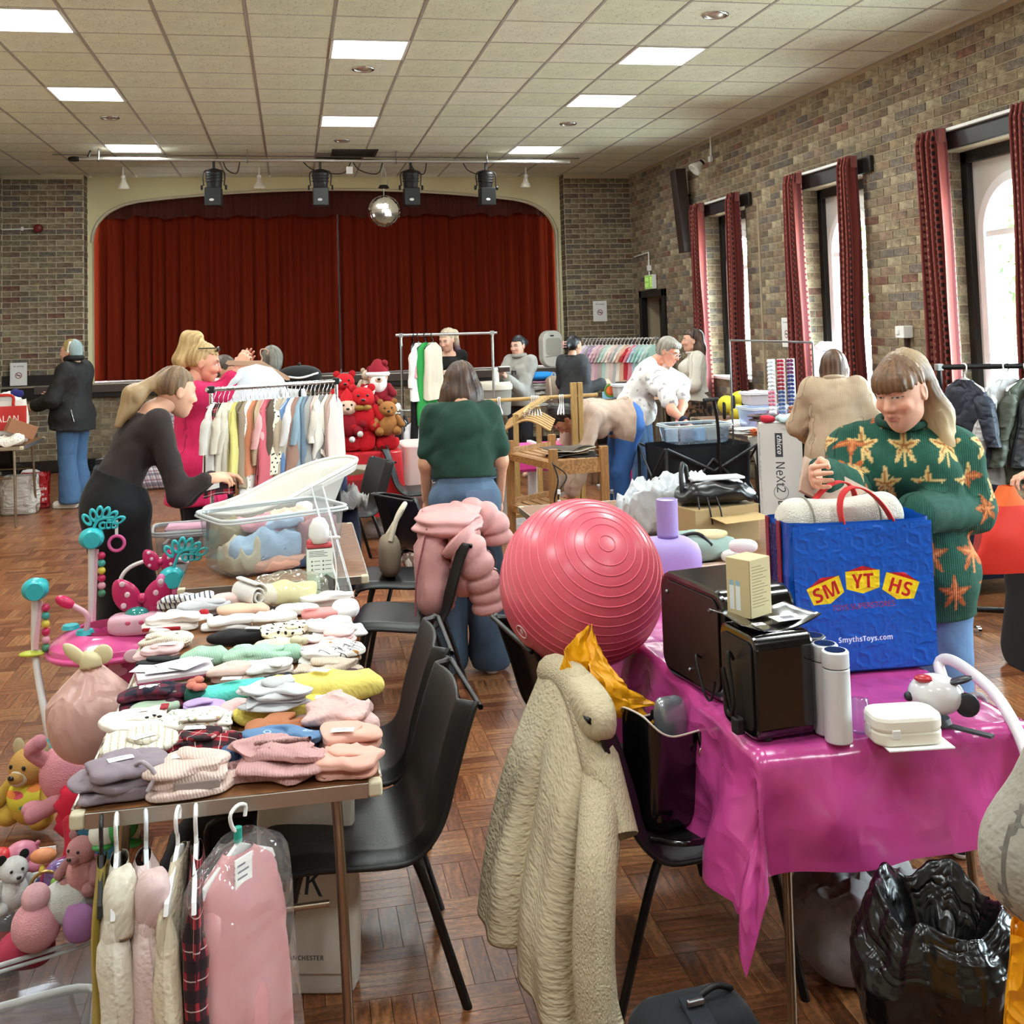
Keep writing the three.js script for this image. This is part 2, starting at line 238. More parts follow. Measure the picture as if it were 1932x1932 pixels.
// stage: floor, fascia, brick front, lip
{
  const st = struct('stage_platform', [box(7.9, 0.1, 3, 0.605, 1.08, ZB - 1.42), box(6.7, 1.03, 0.2, 0.61, 0.515, ZB - 0.12)], M(0x4b4038, 0.7));
  mesh('front_wall', [box(6.72, 0.97, 0.06, 0.61, 0.485, ZB - 0.035)], mortar, st);
  bricks(st, v(-2.73, 0, ZB), v(1, 0, 0), v(0, 0, 1), 6.68, 0.15, 0.97, [], 0.95, 300);
  mesh('fascia', [box(8.72, 0.155, 0.05, 0.605, 1.042, ZB + 0.03)], M(0x15110f, 0.5), st);
  mesh('lip', [box(8.72, 0.03, 0.09, 0.605, 1.128, ZB + 0.03, 0.008)], metal(0xc9c6bd, 0.35), st);
  mesh('plinth', [box(8.72, 0.15, 0.03, 0.605, 0.075, ZB + 0.02)], M(0x211813, 0.5), st);
  for (const [x, w] of [[-3.245, 1.03], [4.46, 1.02]]) mesh('skirting', [box(w, 0.14, 0.025, x, 1.212, ZB + 0.012)], M(0x18120f, 0.5), st);
  struct('wall_stage_rear', [box(8.8, 4.5, 0.2, 0.6, 2.2, ZB - 2.6)], M(0x1a1512, 0.9));
}
// stage curtains: two gathered halves and a valance
{
  const cm = M(0x661a06, 0.9, { bumpMap: BUMP.fabric, bumpScale: 0.002, specularIntensity: 0.25 });
  const drape = (x0, x1, y0, y1, z, s, amp) => sheet((u, w) => {
    const x = lerp(x0, x1, u), y = lerp(y1, y0, w), ph = (x + 0.05 * noise(x * 1.3, 3, s)) * 2 * PI / 0.205, f = cos(ph + 0.7 * noise(x * 2, s, y * 0.2)) * 0.6 + 0.4 * cos(ph * 2.13 + 4 * noise(x, s, 1));
    return [x + 0.02 * sin(ph) * (0.4 + w * 0.6), y, z + amp * (0.45 + 0.55 * w) * f + 0.05 * noise(x * 0.9, y * 0.4, s)];
  }, 420, 20, 0.004, 6, 4);
  const L = thing('stage_curtain', 'dark red velvet stage curtain, the half with the left edge of the arch', 'curtain'); mesh('drape', [drape(-2.76, 0.66, 1.15, 3.72, ZB - 0.6, 1, 0.05)], cm, L);
  const R = thing('stage_curtain', 'dark red velvet stage curtain, the half behind the hanging mirror ball and white heater', 'curtain'); mesh('drape', [drape(0.68, 3.98, 1.15, 3.72, ZB - 0.6, 2, 0.05)], cm, R);
  const vg = sheet((u, w) => { const x = lerp(-2.76, 3.98, u), ph = x * 2 * PI / 0.24; return [x, lerp(3.88, 3.42 + 0.02 * cos(x * 9.2) + 0.012 * sin(x * 23), w), ZB - 0.5 + 0.03 * w * cos(ph + noise(x * 2, 1, 5)) + 0.012 * cos(ph * 3.1)]; }, 400, 8, 0.005, 7, 0.5);
  tag(mesh('valance', [vg], M(0x481206, 0.9, { bumpMap: BUMP.fabric, bumpScale: 0.002 })), 'short gathered dark red valance across the top of the stage opening', 'curtain');
}
// ---- ceiling: lay-in tiles in a grid of bars
{
  const y = CEIL, holes = new Set(PANELS.map(([i, j]) => i + ',' + j)); holes.add('3,10');
  const c = struct('ceiling', [box(XR - XL + 0.7, 0.2, ZF - ZB + 3.3, (XR + XL) / 2, y + 0.14, (ZF + ZB - 2.7) / 2)], M(0x8b857a, 0.9));
  const tileTex = field(256, (u, w) => { const m = wrapNoise(u, w, 70, 3, 2), k = clamp(0.95 + 0.03 * wrapNoise(u, w, 6, 2, 2) - (m > 0.32 ? 0.22 * (m - 0.32) * 3 : 0)); return [255 * k, 250 * k, 238 * k]; });
  const tm = [0xe6eada, 0xe9ecdf, 0xe2e6d4, 0xecefe4].map((k) => M(k, 0.95, { map: tileTex, bumpMap: tileTex, bumpScale: 0.002 })), full = box(0.577, 0.018, 0.585, 0, 0, 0, 0.003);
  for (let j = -6; j <= 14; j++) for (let i = -4; i <= 10; i++) {
    if (holes.has(i + ',' + j)) continue;
    const x0 = max(GX + 0.6 * i, XL), x1 = min(GX + 0.6 * (i + 1), XR), z1 = GZ - 0.6 * j, z0 = max(z1 - 0.6, ZB - 0.42); if (x1 - x0 < 0.05 || z1 - z0 < 0.05) continue;
    const m = mesh('ceiling_tile', full, tm[Math.floor(rnd() * 4)], c); m.position.set((x0 + x1) / 2, y + 0.006 + rr(-0.001, 0.001), (z0 + z1) / 2); m.scale.set((x1 - x0 - 0.023) / 0.577, 1, (z1 - z0 - 0.012) / 0.585);
  }
  for (let i = -3; i <= 10; i++) { const x = GX + 0.6 * i; mesh('main_bar', [box(0.022, 0.02, ZF - ZB, x, y + 0.004, (ZF + ZB) / 2)], M(0x9c9488, 0.5), c); }
  for (let j = -6; j <= 14; j++) { const z = GZ - 0.6 * j; if (z > ZB - 0.4) mesh('cross_bar', [box(XR - XL, 0.01, 0.016, (XR + XL) / 2, y - 0.0005, z)], M(0xb3aca0, 0.5), c); }
  mesh('edge_trim', [box(0.03, 0.03, ZF - ZB, XR - 0.012, y - 0.006, (ZF + ZB) / 2)], M(0xc9c4ba, 0.6), c);
}
const seats = ['front left', 'middle left', 'far left', 'front middle', 'far middle', 'front right', 'middle right', 'far right'];
PANELS.forEach(([i, j], n) => {
  const lab = ['square white ceiling light nearest the photo\'s top left corner', 'square white ceiling light in the left row, beside the small round downlight', 'square white ceiling light just over the left end of the lighting bar', 'square white ceiling light in the middle row, in front of the large round downlight', 'square white ceiling light in the middle row nearest the dark vent', 'square white ceiling light in the right row, largest there', 'square white ceiling light in the right row, second from the camera', 'square white ceiling light just over the right end of the lighting bar'][n] ?? `square white ceiling light of the ${['left', 'middle', 'right'][n % 3 === 2 ? 0 : n % 3 === 0 ? 1 : 2]} row, ${['first', 'second', 'third'][Math.floor((n - 8) / 3)]} one above the photo's top edge`;
  const t = thing('ceiling_light', lab, 'light', [GX + 0.6 * (i + 0.5), CEIL, GZ - 0.6 * (j + 0.5)], 0, 'square ceiling lights');
  const fr = []; for (const s of [-1, 1]) fr.push(box(0.6, 0.025, 0.02, 0, 0, s * 0.288), box(0.02, 0.025, 0.6, s * 0.288, 0, 0)); mesh('frame', fr, M(0xdfddd6, 0.5), t);
  mesh('diffuser', [box(0.56, 0.012, 0.56, 0, -0.004, 0)], M(0xffffff, 0.6, { emissive: new THREE.Color(1, 0.99, 0.96), emissiveIntensity: 2.6 }), t);
});
for (const [px, py, lab] of [[685, 130, 'round chrome downlight behind the largest middle ceiling light'], [1350, 28, 'round chrome downlight nearest the top right of the photo'], [207, 222, 'round downlight between two square lights of the left row'], [645, 265, 'round downlight nearest the dark ceiling vent'], [1072, 233, 'round downlight between two square lights of the right row']]) {
  const t = thing('downlight', lab, 'light', F(px, py, CEIL - 0.006), 0, 'round recessed downlights');
  mesh('ring', [new THREE.TorusGeometry(0.085, 0.013, 8, 28).rotateX(PI / 2)], MAT.chrome, t); mesh('bulb', [ball(0.062, 0, 0.01, 0, 1, 0.45, 1), lathe([[0.075, 0.0], [0.05, 0.03], [0, 0.034]], 20)], metal(0xd8d4c8, 0.35), t);
}
{ const t = thing('ceiling_vent', 'dark square grille set in the ceiling above the lighting bar', 'vent', F(668, 289, CEIL - 0.008)); mesh('frame', [0, 1, 2, 3].map((k) => box(0.56, 0.02, 0.035, 0, 0, 0.26).rotateY(k * PI / 2)), M(0x2a2723, 0.5), t); for (let k = -5; k <= 5; k++) mesh('slat', [box(0.49, 0.004, 0.03, 0, 0.004, 0).rotateX(0.5).translate(0, 0, k * 0.045)], M(0x3a362f, 0.5), t); mesh('grille_backing', [box(0.5, 0.004, 0.5, 0, 0.02, 0)], M(0x0d0c0b, 0.9), t); }
// ---- windows, sills, reveals
{
  const dark = M(0x17120f, 0.45), upvc = M(0xeef0f0, 0.4), render = M(0xdcdcd4, 0.9);
  WIN.forEach((zc, n) => {
    const w = struct('window_' + (n + 1)), x = XR + 0.22;
    mesh('post', [box(0.07, HEAD - SILL, 0.085, x, (HEAD + SILL) / 2, zc - HW + 0.045, 0.004), box(0.07, HEAD - SILL, 0.085, x, (HEAD + SILL) / 2, zc + HW - 0.045, 0.004), box(0.07, 0.09, HW * 2, x, HEAD - 0.045, zc)], dark, w);
    // infill panel with the arched opening
    const o = new THREE.Shape(), a = HW - 0.09, b = 0.43, sp = 2.36; o.moveTo(-a, SILL); o.lineTo(a, SILL); o.lineTo(a, HEAD - 0.09); o.lineTo(-a, HEAD - 0.09); o.closePath();
    const path = (r) => { const h = new THREE.Path(); h.moveTo(-r, SILL + 0.05); h.lineTo(r, SILL + 0.05); h.lineTo(r, sp); h.absarc(0, sp, r, 0, PI); h.lineTo(-r, SILL + 0.05); return h; };
    o.holes.push(path(b)); const turn = (g, dx) => g.rotateY(-PI / 2).translate(x + dx, 0, zc);
    mesh('infill_panel', [turn(ext(o, 0.05, 0, 20), 0.06)], render, w);
    const f = new THREE.Shape(path(b + 0.012).getPoints(24)); f.holes.push(path(b - 0.055)); mesh('window_frame', [turn(ext(f, 0.08, 0.004, 20), 0.05)], upvc, w);
    mesh('glazing_bar', [turn(box(2 * b - 0.1, 0.045, 0.05, 0, sp, 0.02), 0.03)], upvc, w);
    mesh('pane', [turn(ext(new THREE.Shape(path(b - 0.05).getPoints(24)), 0.004, 0, 20), 0.03)], M(0xf4faf8, 0.02, { transmission: 1, thickness: 0 }), w);
    mesh('sill', [box(0.36, 0.035, HW * 2, XR + 0.15, SILL + 0.0, zc, 0.006)], upvc, w);
    if (n < 3) { mesh('head_board', [box(0.035, 0.14, 1.5, XR - 0.03, HEAD + 0.06, zc + 0.08, 0.004)], dark, w); mesh('curtain_track', [box(0.04, 0.022, 1.1, XR - 0.07, HEAD + 0.135, zc)], MAT.white, w); }
  });
}
// patterned curtains at the windows
{
  const tex = canvas(256, 256, (c) => {
    c.fillStyle = '#9c4a44'; c.fillRect(0, 0, 256, 256); const cols = ['#b5645a', '#7c2f33', '#a8524a', '#6e2830'];
    for (let i = 0; i < 8; i++) { c.fillStyle = cols[i % 4]; c.fillRect(i * 32, 0, 17, 256); }
    for (let i = 0; i < 4; i++) for (let k = 0; k < 16; k++) { c.fillStyle = '#241015'; if (i % 2) { c.fillRect(i * 64 + 4, k * 16 + 3, 9, 9); } else { c.beginPath(); c.moveTo(i * 64 + 2, k * 16); c.lineTo(i * 64 + 15, k * 16 + 8); c.lineTo(i * 64 + 2, k * 16 + 15); c.fill(); } c.fillStyle = '#d79a86'; c.fillRect(i * 64 + 36, k * 16 + 2, 6, 10); c.fillStyle = '#e0b29c'; c.fillRect(i * 64 + 22, k * 16 + 5, 3, 6); }
  });
  const cm = M(0xc4aca4, 0.9, { map: tex, bumpMap: BUMP.fabric, bumpScale: 0.0015, transmission: 0.05, thickness: 0 });
  const names = ['far window, drawn to its far side', 'far window, drawn to its near side', 'middle window, drawn to its far side', 'middle window, drawn to its near side', 'nearest window, drawn to its far side', 'nearest window, cut by the photo\'s edge'];
  let k = 0;
  for (const zc of WIN.slice(0, 3)) for (const s of [-1, 1]) {
    const w = s < 0 ? 0.36 : 0.27, z0 = zc + (s < 0 ? -0.5 : 0.6), y1 = 3.15, y0 = s < 0 ? 0.84 : 0.86, seed = k * 3.3;
    const t = thing('window_curtain', 'red patterned gathered curtain at the ' + names[k], 'curtain', [XR - 0.13, 0, z0], 0, 'patterned window curtains');
    const g = sheet((u, vv) => { const y = lerp(y1, y0, vv), sp = w * (0.8 + 0.28 * vv), ph = u * 2 * PI * 4.5 + 0.8 * noise(u * 4, vv * 1.5, seed), top = vv < 0.03 ? 0.5 : 1; return [0.052 * top * cos(ph) + 0.02 * noise(u * 3, vv * 3, seed) - 0.01, y + (vv < 0.01 ? 0.02 * cos(ph * 2) : 0), (u - 0.5) * sp + 0.012 * sin(ph * 2 + 1) - s * 0.03 * vv]; }, 90, 30, 0.003, 1.0, 2.6);
    mesh('drape', [g], cm, t); mesh('heading_tape', [sheet((u, vv) => { const ph = u * 2 * PI * 9; return [0.028 * cos(ph) - 0.0, lerp(y1 + 0.015, y1 - 0.09, vv), (u - 0.5) * w * 0.84 + 0.004 * sin(ph)]; }, 90, 3, 0.004, 1, 0.1)], M(0x7f4440, 0.9, { bumpMap: BUMP.knit, bumpScale: 0.004 }), t);
    k++;
  }
}
// door in the right wall
{
  const d = struct('door_1'), [z0, z1] = DOOR, dk = M(0x120e0c, 0.45);
  mesh('frame', [box(0.09, 2.2, 0.1, XR + 0.0, 1.1, z0, 0.004), box(0.09, 2.2, 0.1, XR + 0.0, 1.1, z1, 0.004), box(0.09, 0.1, z1 - z0 + 0.1, XR, 2.15, (z0 + z1) / 2, 0.004)], dk, d);
  mesh('leaf', [box(0.045, 2.08, 0.5, XR + 0.25, 1.04, z0 + 0.3, 0.003)], M(0x1c1815, 0.4), d);
  mesh('leaf', [box(0.5, 2.08, 0.045, XR + 0.34, 1.04, z1 - 0.05, 0.003)], M(0x161311, 0.4), d);
  mesh('glass_strip', [box(0.01, 1.7, 0.05, XR + 0.22, 1.15, z0 + 0.36)], M(0x8fa0a0, 0.1), d);
  struct('wall_passage', [box(0.1, 2.6, 1.6, XR + 1.6, 1.3, (z0 + z1) / 2), box(1.3, 0.1, 1.6, XR + 1.0, 2.45, (z0 + z1) / 2), box(1.3, 2.6, 0.1, XR + 1.0, 1.3, z0 - 0.3), box(1.3, 2.6, 0.1, XR + 1.0, 1.3, z1 + 0.3), box(1.3, 0.1, 1.6, XR + 1.0, -0.05, (z0 + z1) / 2)], M(0x55524c, 0.9));
}
// outdoors: pale paving and a few trees beyond the windows
{
  struct('ground_outside', [box(40, 0.2, 60, XR + 20.4, -0.5, -8)], M(0xcfcdc4, 0.9));
  const lf = M(0x6f8f58, 0.8), tr = M(0x5b4a3a, 0.9);
  for (const [x, z, h, lab] of [[13, -16.5, 4.4, 'pale tree outside, seen through the nearest window'], [14, -27, 5, 'tree outside, seen through the middle window'], [15, -38, 5.4, 'tree outside, seen through the far window']]) {
    const t = thing('tree', lab, 'tree', [x, -0.4, z]); mesh('trunk', [tube([[0, 0, 0], [0.08, h * 0.3, 0.05], [0, h * 0.6, 0]], 0.13, 10, 8)], tr, t);
    const g = new THREE.InstancedMesh(new THREE.CircleGeometry(0.12, 5), lf, 1500), m = new THREE.Matrix4(), q = new THREE.Quaternion(); g.name = 'foliage'; for (let i = 0; i < 1500; i++) { const d = v(rr(-1, 1), rr(-1, 1), rr(-1, 1)).normalize().multiplyScalar(Math.cbrt(rnd()) * 1.5); q.setFromEuler(new THREE.Euler(rr(0, 6), rr(0, 6), 0)); m.compose(v(d.x, h * 0.68 + d.y * 1.1, d.z * 1.4), q, v(1, 1, 1)); g.setMatrixAt(i, m); } stuff(g); t.add(g);
  }
}
// ================================================================ PEOPLE: signed distances meshed into one skin
// primitives: tapered capsules (flattened along n by f) and ellipsoids
const cap=(a,b,ra,rb=ra,n=null,f=1)=>({a:vec(a),b:vec(b),ra,rb,n:n&&vec(n).normalize(),f});
const ell=(c,r,q=null)=>({c:vec(c),r,q});
function dist(p,o){
if(o.c){
let x=p.x-o.c.x,y=p.y-o.c.y,z=p.z-o.c.z;if(o.q){TV.set(x,y,z).applyQuaternion(o.q);x=TV.x;y=TV.y;z=TV.z;}
const[a,b,c]=o.r,k0=hyp(x/a,y/b,z/c),k1=hyp(x/(a*a),y/(b*b),z/(c*c));return k1<1e-9?-min(a,b,c):k0*(k0-1)/k1;
}
const bx=o.b.x-o.a.x,by=o.b.y-o.a.y,bz=o.b.z-o.a.z,px=p.x-o.a.x,py=p.y-o.a.y,pz=p.z-o.a.z,t=clamp((px*bx+py*by+pz*bz)/(bx*bx+by*by+bz*bz+1e-12));
let x=px-t*bx,y=py-t*by,z=pz-t*bz;
if(o.n){const m=(x*o.n.x+y*o.n.y+z*o.n.z)*(1/o.f-1);x+=o.n.x*m;y+=o.n.y*m;z+=o.n.z*m;}
const r=o.ra+(o.rb-o.ra)*t,d=hyp(x,y,z)-r;return o.n&&d<0?d*o.f:d*(o.n?(1+o.f)/2:1);
}
const TV=new V3();
const smin=(a,b,k)=>{const h=max(k-abs(a-b),0)/k;return min(a,b)-h*h*k*0.25;};
const smax=(a,b,k)=>-smin(-a,-b,k);
const union=(list,k=0.03)=>(p)=>{let d=1e3;for(const o of list)d=smin(d,typeof o==='function'?o(p):dist(p,o),k);return d;};
const reach=(list,pad=0.03)=>{const b=new THREE.Box3();for(const o of list){if(typeof o==='function')continue;if(o.c){const r=max(...o.r);b.expandByPoint(o.c.clone().subScalar(r));b.expandByPoint(o.c.clone().addScalar(r));}else for(const[c,r]of[[o.a,o.ra],[o.b,o.rb]]){b.expandByPoint(c.clone().subScalar(r));b.expandByPoint(c.clone().addScalar(r));}}return b.expandByScalar(pad);};
// surface nets; paint(p) gives a linear colour
function nets(f,bb,cell,paint){
const n=['x','y','z'].map((k)=>Math.ceil((bb.max[k]-bb.min[k])/cell)+2),[nx,ny,nz]=n,o=bb.min.clone().subScalar(cell/2),S=new Float32Array(nx*ny*nz),q=v(0,0,0);
const big=max(3,Math.floor(0.05/cell))|0;
// coarse pass first: cells far from the surface are filled without sampling
S.fill(1);
for(let K=0;K<nz;K+=big)for(let J=0;J<ny;J+=big)for(let I=0;I<nx;I+=big){
q.set(o.x+(I+big/2)*cell,o.y+(J+big/2)*cell,o.z+(K+big/2)*cell);const d=f(q),far=big*cell*1.3+0.02;
const skip=abs(d)>far?d:0;
for(let k=K;k<min(nz,K+big);k++)for(let j=J;j<min(ny,J+big);j++)for(let i=I;i<min(nx,I+big);i++){if(skip)S[(k*ny+j)*nx+i]=skip;else{q.set(o.x+i*cell,o.y+j*cell,o.z+k*cell);S[(k*ny+j)*nx+i]=f(q);}}
}
const id=new Int32Array(nx*ny*nz).fill(-1),P=[],I=[],at=(i,j,k)=>(k*ny+j)*nx+i;
for(let k=0;k<nz-1;k++)for(let j=0;j<ny-1;j++)for(let i=0;i<nx-1;i++){
let m=0;const s=[];for(let c=0;c<8;c++){const w=S[at(i+(c&1),j+((c>>1)&1),k+(c>>2))];s.push(w);if(w<0)m|=1<<c;}
if(m===0||m===255)continue;
let x=0,y=0,z=0,t=0;
for(let c=0;c<8;c++)for(let e=0;e<3;e++){const d=c|(1<<e);if(d===c||(s[c]<0)===(s[d]<0))continue;const w=s[c]/(s[c]-s[d]);x+=(c&1)+(e===0?w:0);y+=((c>>1)&1)+(e===1?w:0);z+=(c>>2)+(e===2?w:0);t++;}
id[at(i,j,k)]=P.length/3;P.push(o.x+(i+x/t)*cell,o.y+(j+y/t)*cell,o.z+(k+z/t)*cell);
}
for(let k=1;k<nz-1;k++)for(let j=1;j<ny-1;j++)for(let i=1;i<nx-1;i++){
const a=S[at(i,j,k)]<0;
const quad=(b,p0,p1,p2,p3)=>{if(a===(b<0)||p0<0||p1<0||p2<0||p3<0)return;if(a)I.push(p0,p1,p2,p0,p2,p3);else I.push(p0,p2,p1,p0,p3,p2);};
if(i<nx-1)quad(S[at(i+1,j,k)],id[at(i,j-1,k-1)],id[at(i,j,k-1)],id[at(i,j,k)],id[at(i,j-1,k)]);
if(j<ny-1)quad(S[at(i,j+1,k)],id[at(i-1,j,k-1)],id[at(i-1,j,k)],id[at(i,j,k)],id[at(i,j,k-1)]);
if(k<nz-1)quad(S[at(i,j,k+1)],id[at(i-1,j-1,k)],id[at(i,j-1,k)],id[at(i,j,k)],id[at(i-1,j,k)]);
}
const g=new THREE.BufferGeometry();g.setAttribute('position',new THREE.Float32BufferAttribute(P,3));g.setIndex(I);g.computeVertexNormals();
const uv=[];const N=g.attributes.normal;for(let i=0;i<P.length;i+=3){const ax=abs(N.array[i]),az=abs(N.array[i+2]);uv.push(ax>az?P[i+2]:P[i],P[i+1]);}g.setAttribute('uv',new THREE.Float32BufferAttribute(uv,2));
if(paint){const C=[];for(let i=0;i<P.length;i+=3){const c=paint(q.set(P[i],P[i+1],P[i+2]),N.array[i],N.array[i+1],N.array[i+2]);C.push(c.r,c.g,c.b);}g.setAttribute('color',new THREE.Float32BufferAttribute(C,3));}
return g;
}
const skinMat=M(0xffffff,0.55,{vertexColors:true,sheen:0.2,sheenColor:new THREE.Color(0.4,0.2,0.15)});
const hairMat=M(0xffffff,0.48,{vertexColors:true}),dyed=M(0xffffff,0.92,{vertexColors:true,bumpMap:BUMP.knit,bumpScale:0.003});
const col=(h)=>new THREE.Color(h);
// a hand at the wrist w pointing along d with the palm facing n; s = +1 when the thumb lies towards n x d, curl 0..1
function handPrims(w,d,n,s,curl,size=1){
d=vec(d).normalize();n=vec(n);n.addScaledVector(d,-n.dot(d)).normalize();const x=v(0,0,0).crossVectors(n,d).multiplyScalar(s),k=size,P=(a,b,c)=>w.clone().addScaledVector(d,a*k).addScaledVector(x,b*k).addScaledVector(n,c*k);
const L=[cap(P(-0.01,0,0),P(0.03,0,0),0.026*k,0.03*k,n,0.62),cap(P(0.03,0.018,0),P(0.078,0.024,0),0.02*k,0.0145*k,n,0.8),cap(P(0.03,-0.012,0),P(0.076,-0.02,0),0.022*k,0.0145*k,n,0.75),cap(P(0.03,0,0),P(0.08,0.004,0),0.022*k,0.015*k,n,0.75)];
const fing=[];
[[0.027,0.082,0.038],[0.009,0.086,0.043],[-0.0095,0.083,0.04],[-0.026,0.074,0.031]].forEach(([b,a,l],i)=>{
let p=P(a-0.012,b,0),ang=curl*(0.35+0.06*i);const rad=(0.0088-(i===3?0.001:0))*k;let q;
for(let j=0;j<3;j++){const len=l*[1,0.68,0.55][j]*k;q=p.clone().addScaledVector(d,cos(ang)*len).addScaledVector(n,sin(ang)*len).addScaledVector(x,b*0.12*k*(j?0.3:1));fing.push(cap(p,q,rad*(1-0.1*j),rad*(0.92-0.1*j)));p=q;ang+=curl*[1.0,0.75,0.5][j];}
});
const t0=P(0.018,0.026,0.004),t1=P(0.047,0.048,0.016+0.012*curl),t2=P(0.072,0.054-0.018*curl,0.024+0.024*curl),t3=P(0.09,0.052-0.034*curl,0.03+0.026*curl);
fing.push(cap(t0,t1,0.0145*k,0.0115*k),cap(t1,t2,0.0105*k,0.0095*k),cap(t2,t3,0.0095*k,0.0078*k));
return[L,fing];
}
function handGeo(w,d,n,s,curl,skin,size,cell=0.004){const[L,fg]=handPrims(w,d,n,s,curl,size),a=union(L,0.012),b=union(fg,0.004),f=(p)=>smin(a(p),b(p),0.006),dark=skin.clone().multiply(new THREE.Color(0.9,0.76,0.72));return nets(f,reach([...L,...fg],0.008),cell,(p)=>skin.clone().lerp(dark,0.35*max(0,noise(p.x*60,p.y*60,p.z*60))));}
// head in its own axes: face to +z, centre between the ears
function headField(w=1,full=1){
const main=union([ell([0,0.032,-0.016],[0.075*w,0.092,0.094]),ell([0,-0.012,0.018],[0.066*w,0.085,0.07]),ell([0,-0.07,0.035],[0.045*w*full,0.042,0.045]),cap([0.034*w*full,-0.062,0.01],[0,-0.098,0.052],0.026*full,0.02)],0.035);
const soft=union([cap([0,0.012,0.087],[0,-0.024,0.104],0.009,0.0125),ell([0.011,-0.029,0.092],[0.009,0.008,0.01]),ell([-0.011,-0.029,0.092],[0.009,0.008,0.01]),ell([0.037*w*full,-0.024,0.062],[0.025,0.022,0.022]),ell([-0.037*w*full,-0.024,0.062],[0.025,0.022,0.022]),cap([0.02,0.03,0.082],[0.045,0.031,0.066],0.009,0.007),cap([-0.02,0.03,0.082],[-0.045,0.031,0.066],0.009,0.007)],0.01);
const lipU=union([cap([0,-0.055,0.092],[0.021,-0.059,0.081],0.006,0.003),cap([0,-0.055,0.092],[-0.021,-0.059,0.081],0.006,0.003)],0.004),lipL=cap([-0.012,-0.067,0.086],[0.012,-0.067,0.086],0.0065);
const ears=[1,-1].map((s)=>[ell([s*0.078*w,0.0,-0.012],[0.01,0.032,0.019]),ell([s*0.087*w,0.003,-0.004],[0.006,0.018,0.009])]);
return(p)=>{
let d=smin(main(p),soft(p),0.016);const m=v(abs(p.x),p.y,p.z);
d=smax(d,-dist(m,ell([0.031,0.013,0.098],[0.017,0.0105,0.018])),0.012);// eye sockets
d=smin(d,dist(m,ell([0.031,0.013,0.068],[0.0135,0.0105,0.0135])),0.004);// eyeballs under the lids
d=smin(d,lipU(p),0.006);d=smin(d,dist(p,lipL),0.006);d=smax(d,-dist(p,cap([-0.019,-0.0615,0.096],[0.019,-0.0615,0.096],0.0022)),0.003);
for(const[e,h]of ears)d=smin(d,smax(dist(p,e),-dist(p,h),0.004),0.006);
return d;
};
}
function headPaint(skin,brow,down=true){
const lip=skin.clone().lerp(col(0xa8484a),0.55),bl=skin.clone().multiply(new THREE.Color(1,0.72,0.68)),dk=col(brow);
return(p)=>{
const c=skin.clone(),x=abs(p.x),f=p.z>0.03;
if(f){
const ch=Math.exp(-(((x-0.042)/0.022)**2)-(((p.y+0.028)/0.02)**2));c.lerp(bl,ch*0.6+0.45*Math.exp(-((x/0.012)**2)-(((p.y+0.027)/0.014)**2)));
if(p.z>0.07&&((x/0.024)**2+((p.y+0.0615)/0.0115)**2)<1)c.copy(lip);
const e=((x-0.031)/0.0145)**2+((p.y-(down?0.008:0.012))/(down?0.004:0.0065))**2;
if(e<1){c.setRGB(0.55,0.52,0.49);if(hyp(x-0.031,p.y-0.011)<0.0058)c.setRGB(0.03,0.025,0.02);}
else if(e<1.9&&p.y>0.008)c.setRGB(0.06,0.035,0.03);
const by=0.034-0.12*max(0,x-0.035)-0.03*max(0,0.022-x);if(x>0.015&&x<0.05&&abs(p.y-by)<0.0042)c.lerp(dk,0.8);
}
return c;
};
}
const Q=(yaw=0,pitch=0,roll=0)=>new THREE.Quaternion().setFromEuler(new THREE.Euler(pitch,yaw,roll,'YXZ'));
// joints of a standing figure 1.66 m tall, face to +z, its left to +x; lean bends the trunk forward at the hips, stoop the upper back
function joints(o={}){
const J={hip:v(0,0.93,0),waist:v(0,1.05,0),chest:v(0,1.24,-0.01),neck:v(0,1.405,-0.03),head:v(0,1.545,0.012)};
for(const[k,s]of[['L',1],['R',-1]])Object.assign(J,{['hip'+k]:v(s*0.088,0.9,0),['knee'+k]:v(s*0.095,0.49,0.012),['ank'+k]:v(s*0.1,0.085,-0.03),['toe'+k]:v(s*0.115,0.032,0.115),['sho'+k]:v(s*0.16,1.36,-0.02),['elb'+k]:v(s*0.225,1.1,-0.02),['wri'+k]:v(s*0.24,0.86,0.04)});
const c=v(0,0.95,0),ro=(p,a,o)=>p.sub(o).applyAxisAngle(v(1,0,0),a).add(o);
const L=o.lean??0,up=['chest','neck','head','shoL','shoR','elbL','elbR','wriL','wriR'];
for(const k of up)ro(J[k],L,c);ro(J.waist,L*0.6,c);ro(J.hip,L*0.2,c);
if(o.stoop){const m=J.chest.clone();for(const k of up.slice(1))ro(J[k],o.stoop,m);}
if(o.nod){const m=J.neck.clone();ro(J.head,o.nod,m);}
if(o.shift)for(const k of['hip','waist','hipL','hipR',...up])J[k].add(vec(o.shift));
for(const k in o.J??{})J[k]=vec(o.J[k]);
return J;
}
